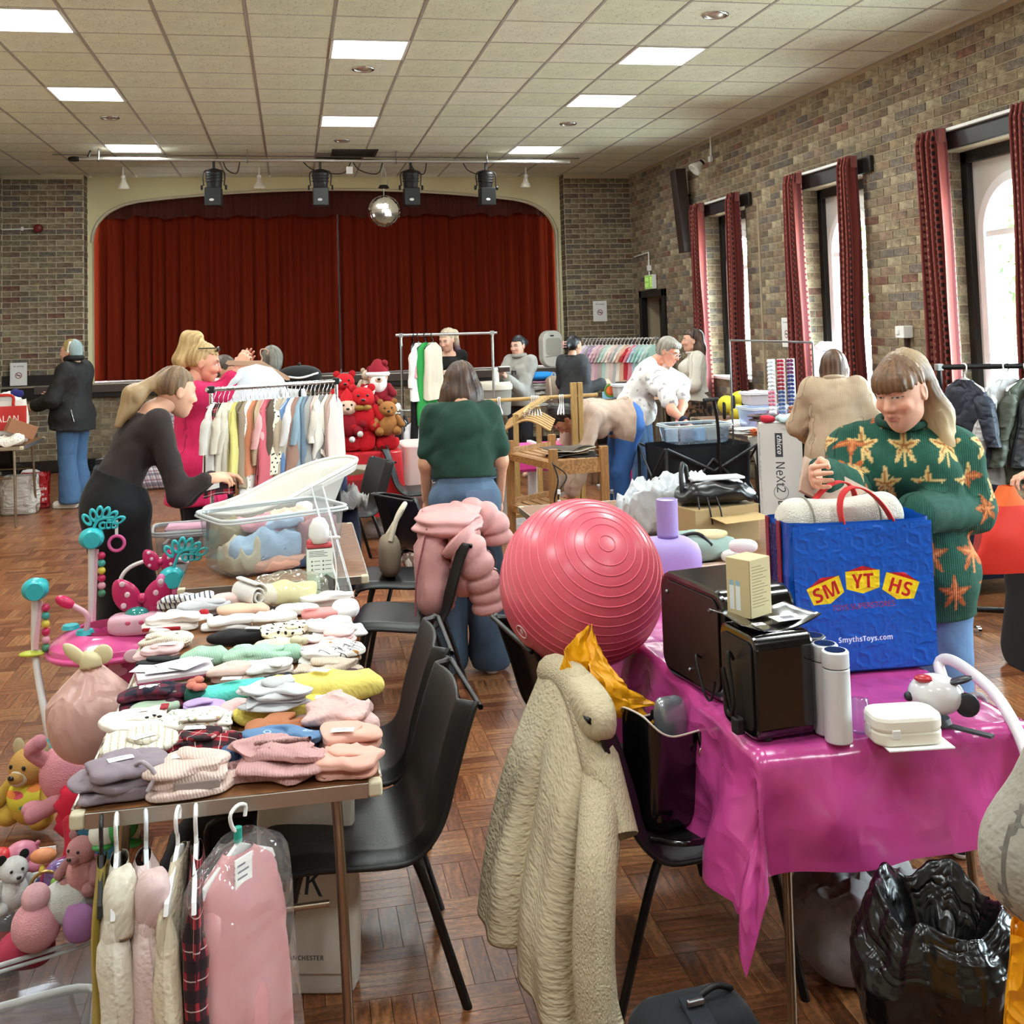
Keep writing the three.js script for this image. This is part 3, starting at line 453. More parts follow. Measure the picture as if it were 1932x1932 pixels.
const torsoPrims=(J,e,w=1,bust=1)=>{const up=J.neck.clone().sub(J.waist).normalize(),n=v(0,0,0).crossVectors(v(1,0,0),up).negate();const fw=v(0,0,0).crossVectors(J.shoL.clone().sub(J.shoR).normalize(),up);const sh=(k,t)=>J['sho'+k].clone().lerp(J.neck,t).addScaledVector(up,-0.06);return[
cap(J.waist,J.chest,0.122*w+e,0.135*w+e,fw,0.72),cap(J.hip,J.waist,0.152*w+e,0.124*w+e,fw,0.76),cap(sh('L',0.22),sh('R',0.22),0.066+e,0.066+e),cap(J.neck.clone().addScaledVector(up,-0.05),J.shoL.clone().lerp(J.neck,0.1),0.046+e*0.8,0.04+e*0.8),cap(J.neck.clone().addScaledVector(up,-0.05),J.shoR.clone().lerp(J.neck,0.1),0.046+e*0.8,0.04+e*0.8),
...(bust?[1,-1].map((s)=>ell(J.chest.clone().add(v(s*0.072*w,0,0)).addScaledVector(up,-0.0).addScaledVector(fw,0.085*w+0.3*e),[0.066*w+e*0.8,0.066*w+e*0.8,0.055*w+e*0.8])):[])];};
const legPrims=(J,k,e,w=1,flare=0,full=0)=>[cap(J['hip'+k],J['knee'+k],0.088*w+e,0.06*w+e+full),cap(J['knee'+k],J['ank'+k],0.057*w+e+full,0.04+e+flare)];
const seatPrims=(J,e,w=1)=>{const b=J.hip.clone().sub(J.waist).normalize(),back=v(0,0,0).crossVectors(v(1,0,0),b).normalize();return[cap(J.hipL,J.hipR,0.096*w+e,0.096*w+e),ell(J.hipL.clone().add(v(-0.005,0.0,0)).addScaledVector(back,-0.045),[0.088*w+e,0.1*w+e,0.09*w+e]),ell(J.hipR.clone().add(v(0.005,0.0,0)).addScaledVector(back,-0.045),[0.088*w+e,0.1*w+e,0.09*w+e])];};
const armPrims=(J,k,e,w=1,fore=1,upper=1)=>{const s=J['sho'+k],el=J['elb'+k],L=[cap(s,s.clone().lerp(el,upper),0.048*w+e,lerp(0.048,0.04,upper)*w+e)];if(fore>0)L.push(cap(el,el.clone().lerp(J['wri'+k],fore),0.04*w+e,lerp(0.04,0.027,fore)*(fore<1?w:1)+e));return L;};
function wrinkle(f,amp,seed,sy=1){return(p)=>{const d=f(p);if(abs(d)>0.04)return d;return d+amp*(0.9*fbm(p.x*13+seed,p.y*13*sy+p.x*5,p.z*13,2)+0.6*(ridge(p.x*7+p.y*9,p.y*6*sy+seed,p.z*8)-0.6));};}
// o: label, at, turn, pose, skin, w, hands, head {yaw, pitch, roll}, hair, tops...
function person(o){
const T=thing('person',o.label,'person',o.at,o.turn??0),s=o.size??1;T.scale.setScalar(s);
const J=joints(o.pose),w=o.w??1,aw=o.aw??w,skin=col(o.skin??0xd9a58a),cell=o.cell??0.014;
const hq=Q(o.head?.[0]??0,o.head?.[1]??0,o.head?.[2]??0),hqi=hq.clone().invert(),hc=J.head,bare=[...torsoPrims(J,-0.006,w,1),...seatPrims(J,-0.006,w),...['L','R'].flatMap((k)=>[...legPrims(J,k,-0.006,w),...armPrims(J,k,-0.003,aw),cap(J['ank'+k],J['toe'+k],0.036,0.028)]),cap(J.neck,hc.clone().add(v(0,-0.045,-0.02).applyQuaternion(hq)),0.056*(o.neckw??1),0.05*(o.neckw??1))];
const gs=[nets(union(bare,0.035),reach(bare),cell,(p)=>skin)];
const hf=headField(o.faceW??1,o.jaw??1),hb=new THREE.Box3(v(-0.11,-0.14,-0.13),v(0.11,0.14,0.135)),toHead=(g)=>g.applyQuaternion(hq).translate(hc.x,hc.y,hc.z);
gs.push(toHead(nets(hf,hb,o.fine??0.0055,headPaint(skin,o.brow??0x4a3020,o.down??true))));
for(const[k,sd]of[['L',1],['R',-1]]){const h=o['hand'+k];if(h===0)continue;const wr=J['wri'+k],d=h?.d?vec(h.d):wr.clone().sub(J['elb'+k]),n=h?.n?vec(h.n):v(-sd,0,0);gs.push(handGeo(wr.clone().addScaledVector(d.clone().normalize(),0.012),d,n,h?.s??(sd),h?.curl??0.35,skin,o.handSize??1,o.handCell??0.0045));}
const body=mesh('body',gs,skinMat,T);
if(o.hair){
const H=o.hair,c0=col(H.color),c1=col(H.color2??H.color),sd=H.seed??1,caps=(H.caps??[]).map((c)=>cap(...c)),scalp=ell([0,0.036,-0.02],[0.082*(o.faceW??1)+(H.puff??0),0.1+(H.puff??0)*0.7,0.104+(H.puff??0)]),U=union(caps,H.k??0.03);
const f=(p)=>{
let d=dist(p,scalp);
const zl=H.zl??0.03,line=p.y>(H.brow??0.062)?1:-1;// the hairline: in front of zl and below the brow there is face
d=smax(d,-smax(-(p.z-zl-0.25*max(0,p.y-0.02)),(p.y-(H.brow??0.062)),0.012),0.012);d=smax(d,-(p.y+(H.nape??0.055)),0.015);
if(H.fringe)d=smin(d,smax(dist(p,ell([0,0.045,0.03],[0.078*(o.faceW??1),0.07,0.079])),max(H.fringe-p.y-0.05*abs(p.x),-(p.z-0.0)),0.006),0.008);
if(caps.length)d=smin(d,U(p),0.02);
if(H.shape)d=smin(d,H.shape(p),0.012);
if(abs(d)<0.03){const a=Math.atan2(p.x,p.z+0.001);d+=(H.amp??0.0035)*noise(a*14+(p.z+p.x)*30,p.y*6+sd,1)+0.0022*noise(a*34,p.y*9,sd);}
return d;
};
const R=reach([scalp,...caps],0.035);if(H.box)R.union(H.box);
mesh('hair',toHead(nets(f,R,H.cell??0.007,(p)=>{const a=Math.atan2(p.x,p.z);const t=clamp(0.45+0.4*noise(a*13+p.x*30,p.y*5,sd)+0.4*noise(a*40+p.x*90,p.y*7,sd+3));const c=c0.clone().lerp(c1,t);return H.tint?H.tint(p,c):c;})),hairMat,T);
}
const lay=(name,prims,e)=>{let f=union(prims,e.k??0.035);if(e.amp)f=wrinkle(f,e.amp,e.seed??3,e.sy??1);const g0=f;f=e.cut?(p)=>smax(g0(p),e.cut(p),e.edge??0.006):g0;const m=mesh(name,nets(f,reach(prims),e.cell??cell*0.85,e.paint),e.mat,T);return m;};
const up=J.neck.clone().sub(J.waist).normalize();
for(const g of o.clothes??[]){
if(g.kind==='top'){
const e=g.e??0.012,pr=[...torsoPrims(J,e,w,g.bust??1),...['L','R'].flatMap((k)=>armPrims(J,k,e*(g.armE??1),aw,g.fore??0.96,g.upper??1)),...(g.extra?.(J)??[])];
if((g.long??0)>0){pr.push(cap(J.hip,J.hip.clone().lerp(J.hipL.clone().add(J.hipR).multiplyScalar(0.5),1).addScaledVector(up,-g.long),0.152*w+e,0.15*w+e+(g.flare??0),v(0,0,1),0.8));pr.push(...seatPrims(J,e,w));}
const ax=g.axis?vec(g.axis).normalize():up,hem=J.hip.clone().addScaledVector(up,g.hem??0),nk=J.neck.clone().addScaledVector(up,g.neckUp??0.012),fw=v(0,0,0).crossVectors(J.shoL.clone().sub(J.shoR).normalize(),up),nc=nk.clone().addScaledVector(fw,g.neckF??0.03),nr=g.neckR??0.075,arms=['L','R'].flatMap((k)=>armPrims(J,k,0.03,aw,1)),isArm=union(arms,0.01);
const cut=(p)=>{let d=-(p.clone().sub(hem).dot(ax));if(isArm(p)<0&&p.clone().sub(hem).dot(ax)<0.5)d=-1;const q=p.clone().sub(nc),h=q.dot(up);const n=q.addScaledVector(up,-h).length()-nr;return smax(d,-smax(n,-h,0.01),0.008);};
lay(g.name??'top',pr,{...g,cut});
if(g.collar){const c=[];for(let i=0;i<24;i++){const a=i/24*2*PI,side=J.shoL.clone().sub(J.shoR).normalize();c.push(nc.clone().addScaledVector(side,cos(a)*nr*0.98).addScaledVector(fw,sin(a)*nr*0.98).addScaledVector(up,(g.collarUp??0.004)+0.012*-sin(a)));}mesh('collar',[tube(c,g.collar,48,8,true)],g.collarMat??g.mat,T);}
}else if(g.kind==='legs'){
const e=g.e??0.01,pr=[...seatPrims(J,e,w),cap(J.hip,J.waist,0.152*w+e,0.128*w+e,v(0,0,1),0.78),...['L','R'].flatMap((k)=>legPrims(J,k,e,w,g.flare??0,g.full??0)),...(g.extra?.(J)??[])];
const top=J.waist.clone().addScaledVector(up,g.rise??-0.03);const ua=g.axis??up;lay(g.name??'trousers',pr,{k:0.022,...g,cut:(p)=>max(p.clone().sub(top).dot(ua),(g.bottom??0.05)-p.y)});
}else if(g.kind==='shoes')for(const k of['L','R']){const a=J['ank'+k],t=J['toe'+k],h=a.clone().lerp(t,-0.25);h.y=0.04;const t2=t.clone();t2.y=0.036;const up2=union([cap(h,t2,0.042,0.04),cap(h.clone().add(v(0,0.03,0)),a.clone().lerp(t2,0.5),0.04,0.034)],0.02);mesh('shoe',nets((p)=>max(up2(p),0.012-p.y),new THREE.Box3().setFromPoints([h,t2,a]).expandByScalar(0.06),0.008),g.mat,T);const so=union([cap(h,t2,0.045,0.043)],0.01);mesh('sole',nets((p)=>max(so(p),abs(p.y-0.011)-0.011),new THREE.Box3().setFromPoints([h,t2]).expandByScalar(0.06),0.008),g.sole??MAT.white,T);}
else if(g.kind==='own')g.make(T,J,lay);
}
return T;
}
// ================================================================ THE PEOPLE
const SK={fair:0xdba58c,pale:0xe3b8a2,tan:0xc78f70,pink:0xdc9f88};
const denim=(h)=>M(0xffffff,0.9,{vertexColors:true,bumpMap:BUMP.fabric,bumpScale:0.002});
const denimPaint=(h,fade=1.35)=>{const a=col(h),b=col(h).multiplyScalar(fade);return(p)=>a.clone().lerp(b,clamp(0.5+0.5*fbm(p.x*9,p.y*3,p.z*9,2)+0.12*noise(p.x*160,p.y*30,p.z*160)));};
const inFrame=(at,turn,size=1)=>(px,py,z)=>Zp(px,py,z).sub(at).applyAxisAngle(v(0,1,0),-turn).divideScalar(size);
// maple leaves knitted into a jumper: colour of a place at (x, y) from the leaf's middle
function leafAt(x,y,R){const r=hyp(x,y)/R,a=Math.atan2(x,y);if(abs(x)<0.004&&y<0&&y>-R*1.15)return 2;const lobe=pow25(a);return r<lobe?(min(...[0,1.2566,-1.2566,2.3,-2.3].map((q)=>abs(r*R*sin(a-q))+(cos(a-q)<0?1:0)))<0.0032&&r<lobe*0.72?3:1):0;}
const pow25=(a)=>{const c=abs(cos(a*2.5));return(0.42+0.58*c*c*c+0.09*cos(a*15))*(abs(a)>2.75?0.55:1);};
{
// woman in the leaf jumper, reading a small board behind the blue bag
const z0=-3.5,at=Zp(1706,900,z0);at.y=0;const turn=-0.5,P=inFrame(at,turn);
const wR=P(1542,898,-3.2),wL=P(1722,970,-3.22),eR=P(1600,925,-3.45),eL=P(1832,958,-3.42);
const pose={lean:0.06,stoop:0.12,nod:0.3,J:{}},J0=joints(pose);pose.J={wriR:wR,wriL:wL,elbR:eR,elbL:eL,shoL:v(0.172,1.3,0.0),shoR:v(-0.172,1.31,0.0)};
const green=col(0x17503f),org=col(0xb5602f),org2=col(0xd98a52),crm=col(0xd9b878),crm2=col(0xa8682f);
const Jn=joints(pose);
const paint=(p)=>{
const arm=['L','R'].map((k)=>[k,Jn['sho'+k],Jn['elb'+k],Jn['wri'+k]]);let best=0,tone=0;
const near=(a,b)=>{const d=b.clone().sub(a),t=clamp(p.clone().sub(a).dot(d)/d.lengthSq()),c=a.clone().addScaledVector(d,t),q=p.clone().sub(c);return[q.length(),t*d.length(),q,d.normalize()];};
let where=null;for(const[k,s,e,w]of arm)for(const[i,[a,b]]of[[s,e],[e,w]].entries()){const n=near(a,b);if(n[0]<(i?0.1:0.1)&&(!where||n[0]<where.d))where={d:n[0],len:n[1],q:n[2],ax:n[3],i,k};}
if(where&&!(where.i===0&&where.len<0.05)){
const up=v(0,0,1),s=v(0,0,0).crossVectors(where.ax,up).normalize(),f=v(0,0,0).crossVectors(s,where.ax),a=Math.atan2(where.q.dot(s),where.q.dot(f))*0.075;
const rows=where.i?[[0.045,0.02,0],[0.05,-0.13,0],[0.06,0.14,1]]:[[0.06,0.0,0],[0.12,0.13,0],[0.19,0.0,0],[0.15,-0.12,1],[0.24,0.14,1]];
for(const[l,o,c]of rows){const k=leafAt(a-o,where.len-l,0.058);if(k){best=k;tone=c;}}
}else{
const th=p.x*1.12+(p.z>-0.03?0:0.07),rowH=0.118;for(let r=0;r<8;r++){const y=0.86+r*rowH,off=(r % 2)*0.075;const m=Math.round((th-off)/0.15)*0.15+off,k=leafAt(th-m,p.y-y,0.056);if(k){best=k;tone=r===3||r===4?1:0;}}
}
const rib=p.y<0.83||(where&&where.i&&where.len>0.2)?0.86+0.1*sin(p.x*420+p.z*300):1;
if(!best)return green.clone().multiplyScalar(rib*(1+0.12*noise(p.x*90,p.y*160,p.z*90)));
return(tone?(best===3?crm2:crm):(best>=2?org2:org)).clone().multiplyScalar(1+0.1*noise(p.x*120,p.y*160,p.z*90));
};
const hairTint=(p,c)=>c.lerp(col(0xd9c49a),clamp(0.75*sst(-0.02,-0.16,p.y)*(p.x>0?1:0.4)+0.3*sst(0.05,0.1,p.y)*sst(0.02,-0.05,p.z)));
person({label:'woman in a dark green jumper with orange and cream leaves, reading a board',at,turn,pose,w:1.13,aw:1.22,skin:0xe0a98e,faceW:0.97,jaw:1.05,fine:0.0032,cell:0.012,head:[-0.55,0.26,0.04],brow:0x5a4028,handCell:0.003,
handR:{d:v(-0.1,0.1,1),n:v(0.9,0.1,0.25),s:-1,curl:0.75},handL:{d:v(-0.8,-0.3,0.35),n:v(0,-0.6,0.4),s:1,curl:0.9},
hair:{color:0x4e3420,color2:0x86603c,seed:4,cell:0.0048,fringe:0.03,zl:0.0,brow:0.075,nape:-0.02,k:0.04,amp:0.004,tint:hairTint,caps:[[[0,0.06,-0.07],[0,0.0,-0.1],0.05,0.05],[[0.03,0.04,-0.09],[0.055,-0.11,-0.105],0.045,0.044],[[0.055,-0.11,-0.105],[0.1,-0.28,-0.06],0.044,0.025],[[0.0,-0.06,-0.105],[0.02,-0.24,-0.1],0.042,0.03],[[-0.04,0.03,-0.07],[-0.035,-0.16,-0.1],0.035,0.022],[[0.0,0.11,-0.06],[0.0,0.07,-0.11],0.03,0.035]]},
clothes:[{kind:'top',name:'jumper',mat:dyed,e:0.03,armE:0.95,fore:0.93,long:0.2,hem:-0.17,flare:0.01,cell:0.0062,amp:0.009,seed:2,paint,neckR:0.078,neckUp:0.0,neckF:0.02,collar:0.013,collarMat:knit(0x164b3b)},{kind:'legs',name:'jeans',mat:denim(),paint:denimPaint(0x5f80a8),e:0.016,amp:0.006,flare:0.03,full:0.012,cell:0.012},{kind:'shoes',mat:plas(0x2a2624,0.6)}]});
}
{
// woman in the green T-shirt with her back to the camera
const at=v(0.87,0,-5.72);
person({label:'woman seen from behind in a dark green T-shirt and wide-leg faded jeans, wavy brown hair',at,turn:PI-0.12,size:0.975,w:1.05,cell:0.012,pose:{lean:0.1,stoop:0.22,nod:0.25,J:{elbL:v(0.2,1.09,0.04),elbR:v(-0.2,1.09,0.04),wriL:v(0.205,0.88,0.14),wriR:v(-0.195,0.86,0.14),shoL:v(0.152,1.345,0.07),shoR:v(-0.152,1.345,0.07),hipL:v(0.078,0.9,0),hipR:v(-0.078,0.9,0),kneeL:v(0.1,0.49,0.01),kneeR:v(-0.1,0.49,0.01),ankL:v(0.112,0.085,-0.03),ankR:v(-0.118,0.085,-0.03)}},skin:0xd09a7c,
hair:{color:0x2c1a10,color2:0x5d3f28,seed:2,zl:0.02,nape:0.08,cell:0.006,k:0.05,amp:0.006,caps:[[[0,0.03,-0.03],[0,-0.06,-0.06],0.088,0.088],[[0.06,-0.04,-0.05],[0.105,-0.2,-0.04],0.055,0.045],[[-0.06,-0.04,-0.05],[-0.1,-0.195,-0.03],0.055,0.045],[[0,-0.06,-0.08],[0,-0.2,-0.075],0.06,0.03],[[0.04,-0.12,-0.07],[0.05,-0.22,-0.06],0.045,0.02],[[-0.04,-0.12,-0.07],[-0.04,-0.21,-0.06],0.045,0.02]],tint:(p,c)=>c.multiplyScalar(0.85+0.35*clamp(sin(p.y*70+p.x*60)*0.5+0.5))},
clothes:[{kind:'legs',name:'jeans',mat:denim(),k:0.012,e:0.014,full:0.022,flare:0.056,rise:0.03,bottom:0.02,amp:0.009,seed:8,sy:0.45,cell:0.011,paint:(()=>{const a=denimPaint(0x43566b,1.55);return(p)=>a(p).multiplyScalar(p.y>1.0?0.8:0.95+0.2*sst(0.75,1.0,p.y)-0.22*sst(0.5,0.1,p.y));})()},
{kind:'top',name:'t_shirt',mat:cloth(0x14382b),e:0.02,armE:0.9,fore:0,upper:0.74,hem:0.08,extra:(J)=>[cap(J.hip.clone().add(v(0,0.06,0)),J.chest,0.165,0.16,v(0,0,1),0.74)],cell:0.0095,amp:0.013,seed:5,bust:0,neckR:0.07,collar:0.01},
{kind:'own',make:(T,J)=>{const w=[0,1,2].map((r)=>{const p=[];for(let i=0;i<28;i++){const a=i/28*2*PI;p.push(v(cos(a)*0.168,1.05-r*0.02,0.04+sin(a)*0.132));}return tube(p,0.0115,56,6,true);});mesh('waistband',w,cloth(0x44566a),T);const pk=sheet((a,b)=>{const x=lerp(-0.075,0.075,a),y=lerp(0.07,-0.085+0.03*abs(x)/0.075*0,b);return[x*(1-0.1*b)-0.075,0.9+y,-0.168-0.01*cos(x*12)+0.02*abs(b-0.4)];},6,6,-0.004);mesh('back_pocket',[pk],cloth(0x5f7590),T);}},{kind:'shoes',mat:plas(0x333333,0.7)}]});
}
{
// woman bending over the second table
const at=Zp(228,960,-5.75);at.y=0;const turn=1.95,P=inFrame(at,turn);
person({label:'woman in a brown scoop-back top and long black skirt, bending, low ponytail',at,turn,w:1.06,aw:1.1,cell:0.012,pose:{lean:0.42,stoop:0.2,nod:0.05,shift:[0,0.03,-0.03],J:{elbR:P(338,935,-5.62),wriR:P(388,905,-5.62),elbL:P(350,935,-5.95),wriL:P(400,900,-5.9)}},skin:0xd9a488,head:[0.1,0.18,0],fine:0.005,handR:{d:v(0.15,0.05,1),n:v(0.4,-0.8,0.1),s:-1,curl:0.6},handL:{d:v(-0.1,0.05,1),n:v(0,-1,0),s:1,curl:0.6},
hair:{color:0x4a3524,color2:0x8a6a46,seed:6,zl:0.01,nape:0.02,cell:0.0052,k:0.025,amp:0.003,tint:(p,c)=>c.lerp(col(0xa98c62),clamp(sst(-0.09,-0.16,p.z)*0.7)),caps:[[[0,0.05,-0.1],[0,0.03,-0.135],0.04,0.026],[[0,0.03,-0.135],[0.0,-0.04,-0.22],0.03,0.05],[[0,-0.04,-0.22],[-0.01,-0.19,-0.27],0.05,0.02],[[0,-0.03,-0.2],[0.02,-0.15,-0.22],0.04,0.02]]},
clothes:[{kind:'own',make:(T,J,lay)=>{const e=0.012,pr=[...seatPrims(J,e+0.006,1.04),cap(J.hip,J.waist,0.172+e,0.145+e,v(0,0,1),0.8),cap(J.hip.clone().add(v(0,-0.05,0)),v(0,0.52,0.03),0.185+e,0.15+e,v(0,0,1),0.82),cap(v(0,0.52,0.03),v(0,0.08,0.02),0.15+e,0.16+e,v(0,0,1),0.85)];const top=J.waist,up=J.neck.clone().sub(J.waist).normalize();lay('skirt',pr,{mat:cloth(0x08080b),amp:0.005,seed:2,sy:0.5,cut:(p)=>max(p.clone().sub(top).dot(up),0.08-p.y)});}},
{kind:'top',name:'top',mat:cloth(0x2e2422),e:0.009,armE:0.9,fore:0.95,hem:0.075,amp:0.006,seed:9,neckR:0.115,neckUp:-0.035,neckF:-0.055,cell:0.01},{kind:'own',make:(T,J)=>mesh('hair_tie',[new THREE.TorusGeometry(0.024,0.008,8,20).rotateX(0.3).translate(0,0.035,-0.135).applyQuaternion(Q(0.1,0.18,0)).translate(...J.head.toArray())],M(0x1a1412,0.8),T)},{kind:'shoes',mat:plas(0x151515,0.6)}]});
}
{
// woman in bright pink, holding a white top on a hanger
const at=Zp(366,800,-7.3);at.y=0;const turn=1.75,P=inFrame(at,turn,1.03);
person({label:'woman in a bright pink jumper with high blonde ponytail, lifting a hanger',at,turn,size:1.03,w:1.08,cell:0.015,pose:{lean:0.05,nod:0.15,J:{elbR:P(420,742,-7.2),wriR:P(448,697,-7.2),elbL:P(430,750,-7.55),wriL:P(455,700,-7.5)}},skin:0xdb9f84,head:[-0.15,0.2,0],handR:{d:v(0.05,0.9,0.5),n:v(0.5,0,0.3),s:-1,curl:1},
hair:{color:0x9a7a4c,color2:0xd0b17a,seed:3,zl:0.01,nape:0.03,cell:0.007,k:0.025,amp:0.005,caps:[[[0,0.1,-0.06],[0,0.15,-0.075],0.045,0.035],[[0,0.15,-0.075],[0,0.14,-0.12],0.045,0.045],[[0,0.14,-0.12],[0.0,0.0,-0.145],0.045,0.045],[[0,0.0,-0.145],[0.0,-0.1,-0.12],0.045,0.02]]},
clothes:[{kind:'legs',name:'trousers',mat:cloth(0x141a2c),e:0.012,amp:0.005},{kind:'top',name:'jumper',mat:knit(0xd3205c),e:0.026,fore:0.55,long:0.2,hem:-0.24,flare:0.05,amp:0.01,seed:4,neckR:0.08,collar:0.012},
{kind:'own',make:(T,J)=>{const h=J.head,q=Q(-0.15,0.2,0);const lens=[1,-1].map((s)=>ball(0.03,s*0.036,0.075,0.075,1.1,0.6,0.35));mesh('sunglasses',[...lens,beam([-0.02,0.08,0.085],[0.02,0.08,0.085],0.008,0.012),rod([-0.078,0.08,0.06],[-0.086,0.06,-0.04],0.004),rod([0.078,0.08,0.06],[0.086,0.06,-0.04],0.004)].map((g)=>g.applyQuaternion(q).translate(h.x,h.y+0.03,h.z)),MAT.blackGloss,T);}},{kind:'shoes',mat:plas(0x222222,0.6)}]});
}
{
// person in the black jacket at the left table
const at=v(-2.27,0,-12.3),turn=-1.95,P=inFrame(at,turn,1.05);
person({label:'person in a black jacket, flared blue jeans and white trainers, at the left wall',at,turn,size:1.05,w:1.18,cell:0.016,pose:{nod:0.15,J:{elbL:v(0.27,1.08,0.06),elbR:v(-0.27,1.08,0.06),wriL:v(0.2,1.02,0.28),wriR:v(-0.2,1.06,0.3)}},skin:0xd9a48c,handR:{d:v(0,0.3,1),n:v(1,0,0),s:-1,curl:0.4},
hair:{color:0x8a7448,color2:0xc0a268,seed:5,zl:0.02,nape:0.07,cell:0.008,caps:[[[0,0.03,-0.04],[0,-0.03,-0.06],0.085,0.07]],tint:(p,c)=>(p.z<-0.05?c.lerp(col(0x7d9aa0),0.85):p.y<-0.02?c.lerp(col(0x9a3a1e),0.7):c)},
clothes:[{kind:'legs',name:'jeans',mat:denim(),paint:denimPaint(0x3f5f83,1.4),e:0.014,flare:0.055,bottom:0.05,amp:0.008,sy:1.4},{kind:'top',name:'jacket',mat:M(0x0c0c0d,0.7,{bumpMap:BUMP.fabric,bumpScale:0.004}),e:0.045,armE:0.7,long:0.16,hem:-0.16,flare:0.035,bust:0,amp:0.012,seed:1,neckR:0.075,neckUp:0.05,collar:0.03,collarUp:0.02},{kind:'shoes',mat:plas(0xd8d3c8,0.5)},
{kind:'own',make:(T,J)=>{mesh('hair_clip',[beam(J.head.clone().add(v(0.06,0.11,-0.04)),J.head.clone().add(v(0.085,0.0,-0.03)),0.012,0.03,0.004)],M(0xd5dde0,0.4),T);mesh('zip',[rod([0.2,0.86,-0.13],[0.22,0.98,-0.11],0.004)],MAT.chrome,T);}}]});
}
{
// grey-haired person with their back turned, behind the clothes rail
const at=Zp(513,700,-9.2);at.y=0;
person({label:'grey-haired person seen from behind in a white top with pale blue hood',at,turn:PI+0.15,size:0.99,w:1.15,cell:0.02,pose:{},skin:SK.fair,hair:{color:0x3d3a34,color2:0x7d786c,zl:0.02,nape:0.06,cell:0.009,caps:[[[0,0.03,-0.04],[0,-0.02,-0.055],0.088,0.08]]},
clothes:[{kind:'legs',mat:cloth(0x22252c)},{kind:'top',name:'hooded_top',mat:cloth(0xdedfdc),e:0.035,long:0.2,hem:-0.18,amp:0.01,neckUp:0.03,extra:(J)=>[cap(v(-0.07,1.36,-0.1),v(0.07,1.36,-0.1),0.06)]},{kind:'own',make:(T)=>mesh('hood',[lump(0.13,0.045,0.08,2.4,12,(q)=>{q.y+=0.01*noise(q.x*20,q.z*20,2);}).translate(0,1.4,-0.13)],cloth(0x9fb4bd),T)}]});
}
{
const at=Zp(416,720,-9.6);at.y=0;
person({label:'person with short dark hair and a white collar, mostly hidden behind the woman in pink',at,turn:1.3,size:0.95,cell:0.022,pose:{nod:0.3},skin:0xb98468,head:[0,0.3,0],hair:{color:0x2a211a,color2:0x5a4c40,zl:0.025,nape:0.05,cell:0.009,caps:[[[0,0.05,-0.04],[0,-0.01,-0.06],0.085,0.075]]},clothes:[{kind:'legs',mat:cloth(0x22252c)},{kind:'top',name:'shirt',mat:cloth(0xe3e1dc),e:0.03,long:0.15,hem:-0.12,neckUp:0.03,collar:0.018,collarUp:0.015}]});
}
{
// behind the far tables
const at=Zp(846,700,-13.0);at.y=0;const turn=-0.35,P=inFrame(at,turn,1.05);
person({label:'woman in a black short-sleeved top with a purple-tipped blonde ponytail',at,turn,size:1.05,w:1.05,cell:0.014,pose:{nod:0.25,J:{elbL:P(872,695,-12.95),wriL:P(838,703,-12.75),elbR:P(815,700,-12.95),wriR:P(825,715,-12.7)}},skin:0xe2b29a,head:[-0.35,0.35,0],fine:0.0052,
hair:{color:0xa39078,color2:0xd3c3a8,seed:8,zl:0.02,nape:0.0,cell:0.006,caps:[[[0,0.08,-0.09],[0.03,0.03,-0.14],0.04,0.04],[[0.03,0.03,-0.14],[0.06,-0.16,-0.09],0.04,0.03],[[0.06,-0.16,-0.09],[0.07,-0.24,-0.06],0.03,0.012]],tint:(p,c)=>c.lerp(col(0x4a2a55),sst(-0.04,-0.14,p.y)*0.9)},
clothes:[{kind:'legs',mat:cloth(0x101012)},{kind:'top',name:'top',mat:cloth(0x09090a),e:0.01,fore:0,upper:0.5,hem:-0.02,neckR:0.105,neckUp:-0.06,neckF:0.085,amp:0.004},{kind:'own',make:(T,J)=>mesh('scrunchie',[new THREE.TorusGeometry(0.035,0.018,8,18).rotateX(0.8).applyQuaternion(Q(-0.35,0.35,0)).translate(J.head.x-0.03,J.head.y+0.09,J.head.z-0.09)],cloth(0xe5e0d6),T)}]});
}
{
const at=Zp(980,700,-12.7);at.y=0;const turn=-0.85,P=inFrame(at,turn,0.98);
person({label:'young woman in a pale grey hooded sweatshirt with dark tied-back hair',at,turn,size:0.98,w:1.02,cell:0.014,pose:{J:{elbL:P(985,740,-12.5),wriL:P(958,715,-12.3),elbR:P(945,735,-12.6),wriR:P(944,712,-12.4)}},skin:0xdfb09a,head:[-0.05,0.1,0],fine:0.0052,brow:0x140d0a,down:false,handL:{d:v(-0.2,0.7,0.5),n:v(-0.5,0,0.3),s:1,curl:0.6},
hair:{color:0x0b0b0e,color2:0x24262c,seed:7,zl:0.015,nape:0.04,cell:0.006,amp:0.0015,caps:[[[0,0.04,-0.08],[0,0.03,-0.13],0.055,0.045]]},
clothes:[{kind:'legs',mat:cloth(0x2a2d33)},{kind:'top',name:'hoodie',mat:cloth(0x9c9a94),e:0.035,fore:0.92,hem:-0.1,long:0.12,amp:0.012,seed:3,neckUp:0.02,neckR:0.075,collar:0.024,collarUp:0.012,extra:(J)=>[cap(v(-0.07,1.36,-0.1),v(0.07,1.36,-0.1),0.05)]},{kind:'own',make:(T,J)=>mesh('chest_letters',[box(0.02,0.05,0.006),box(0.05,0.012,0.006,0.03,0.015),box(0.012,0.05,0.006,0.05)].map((g)=>g.translate(0.03,1.24,0.185)),M(0x26272b,0.8),T)}]});
}
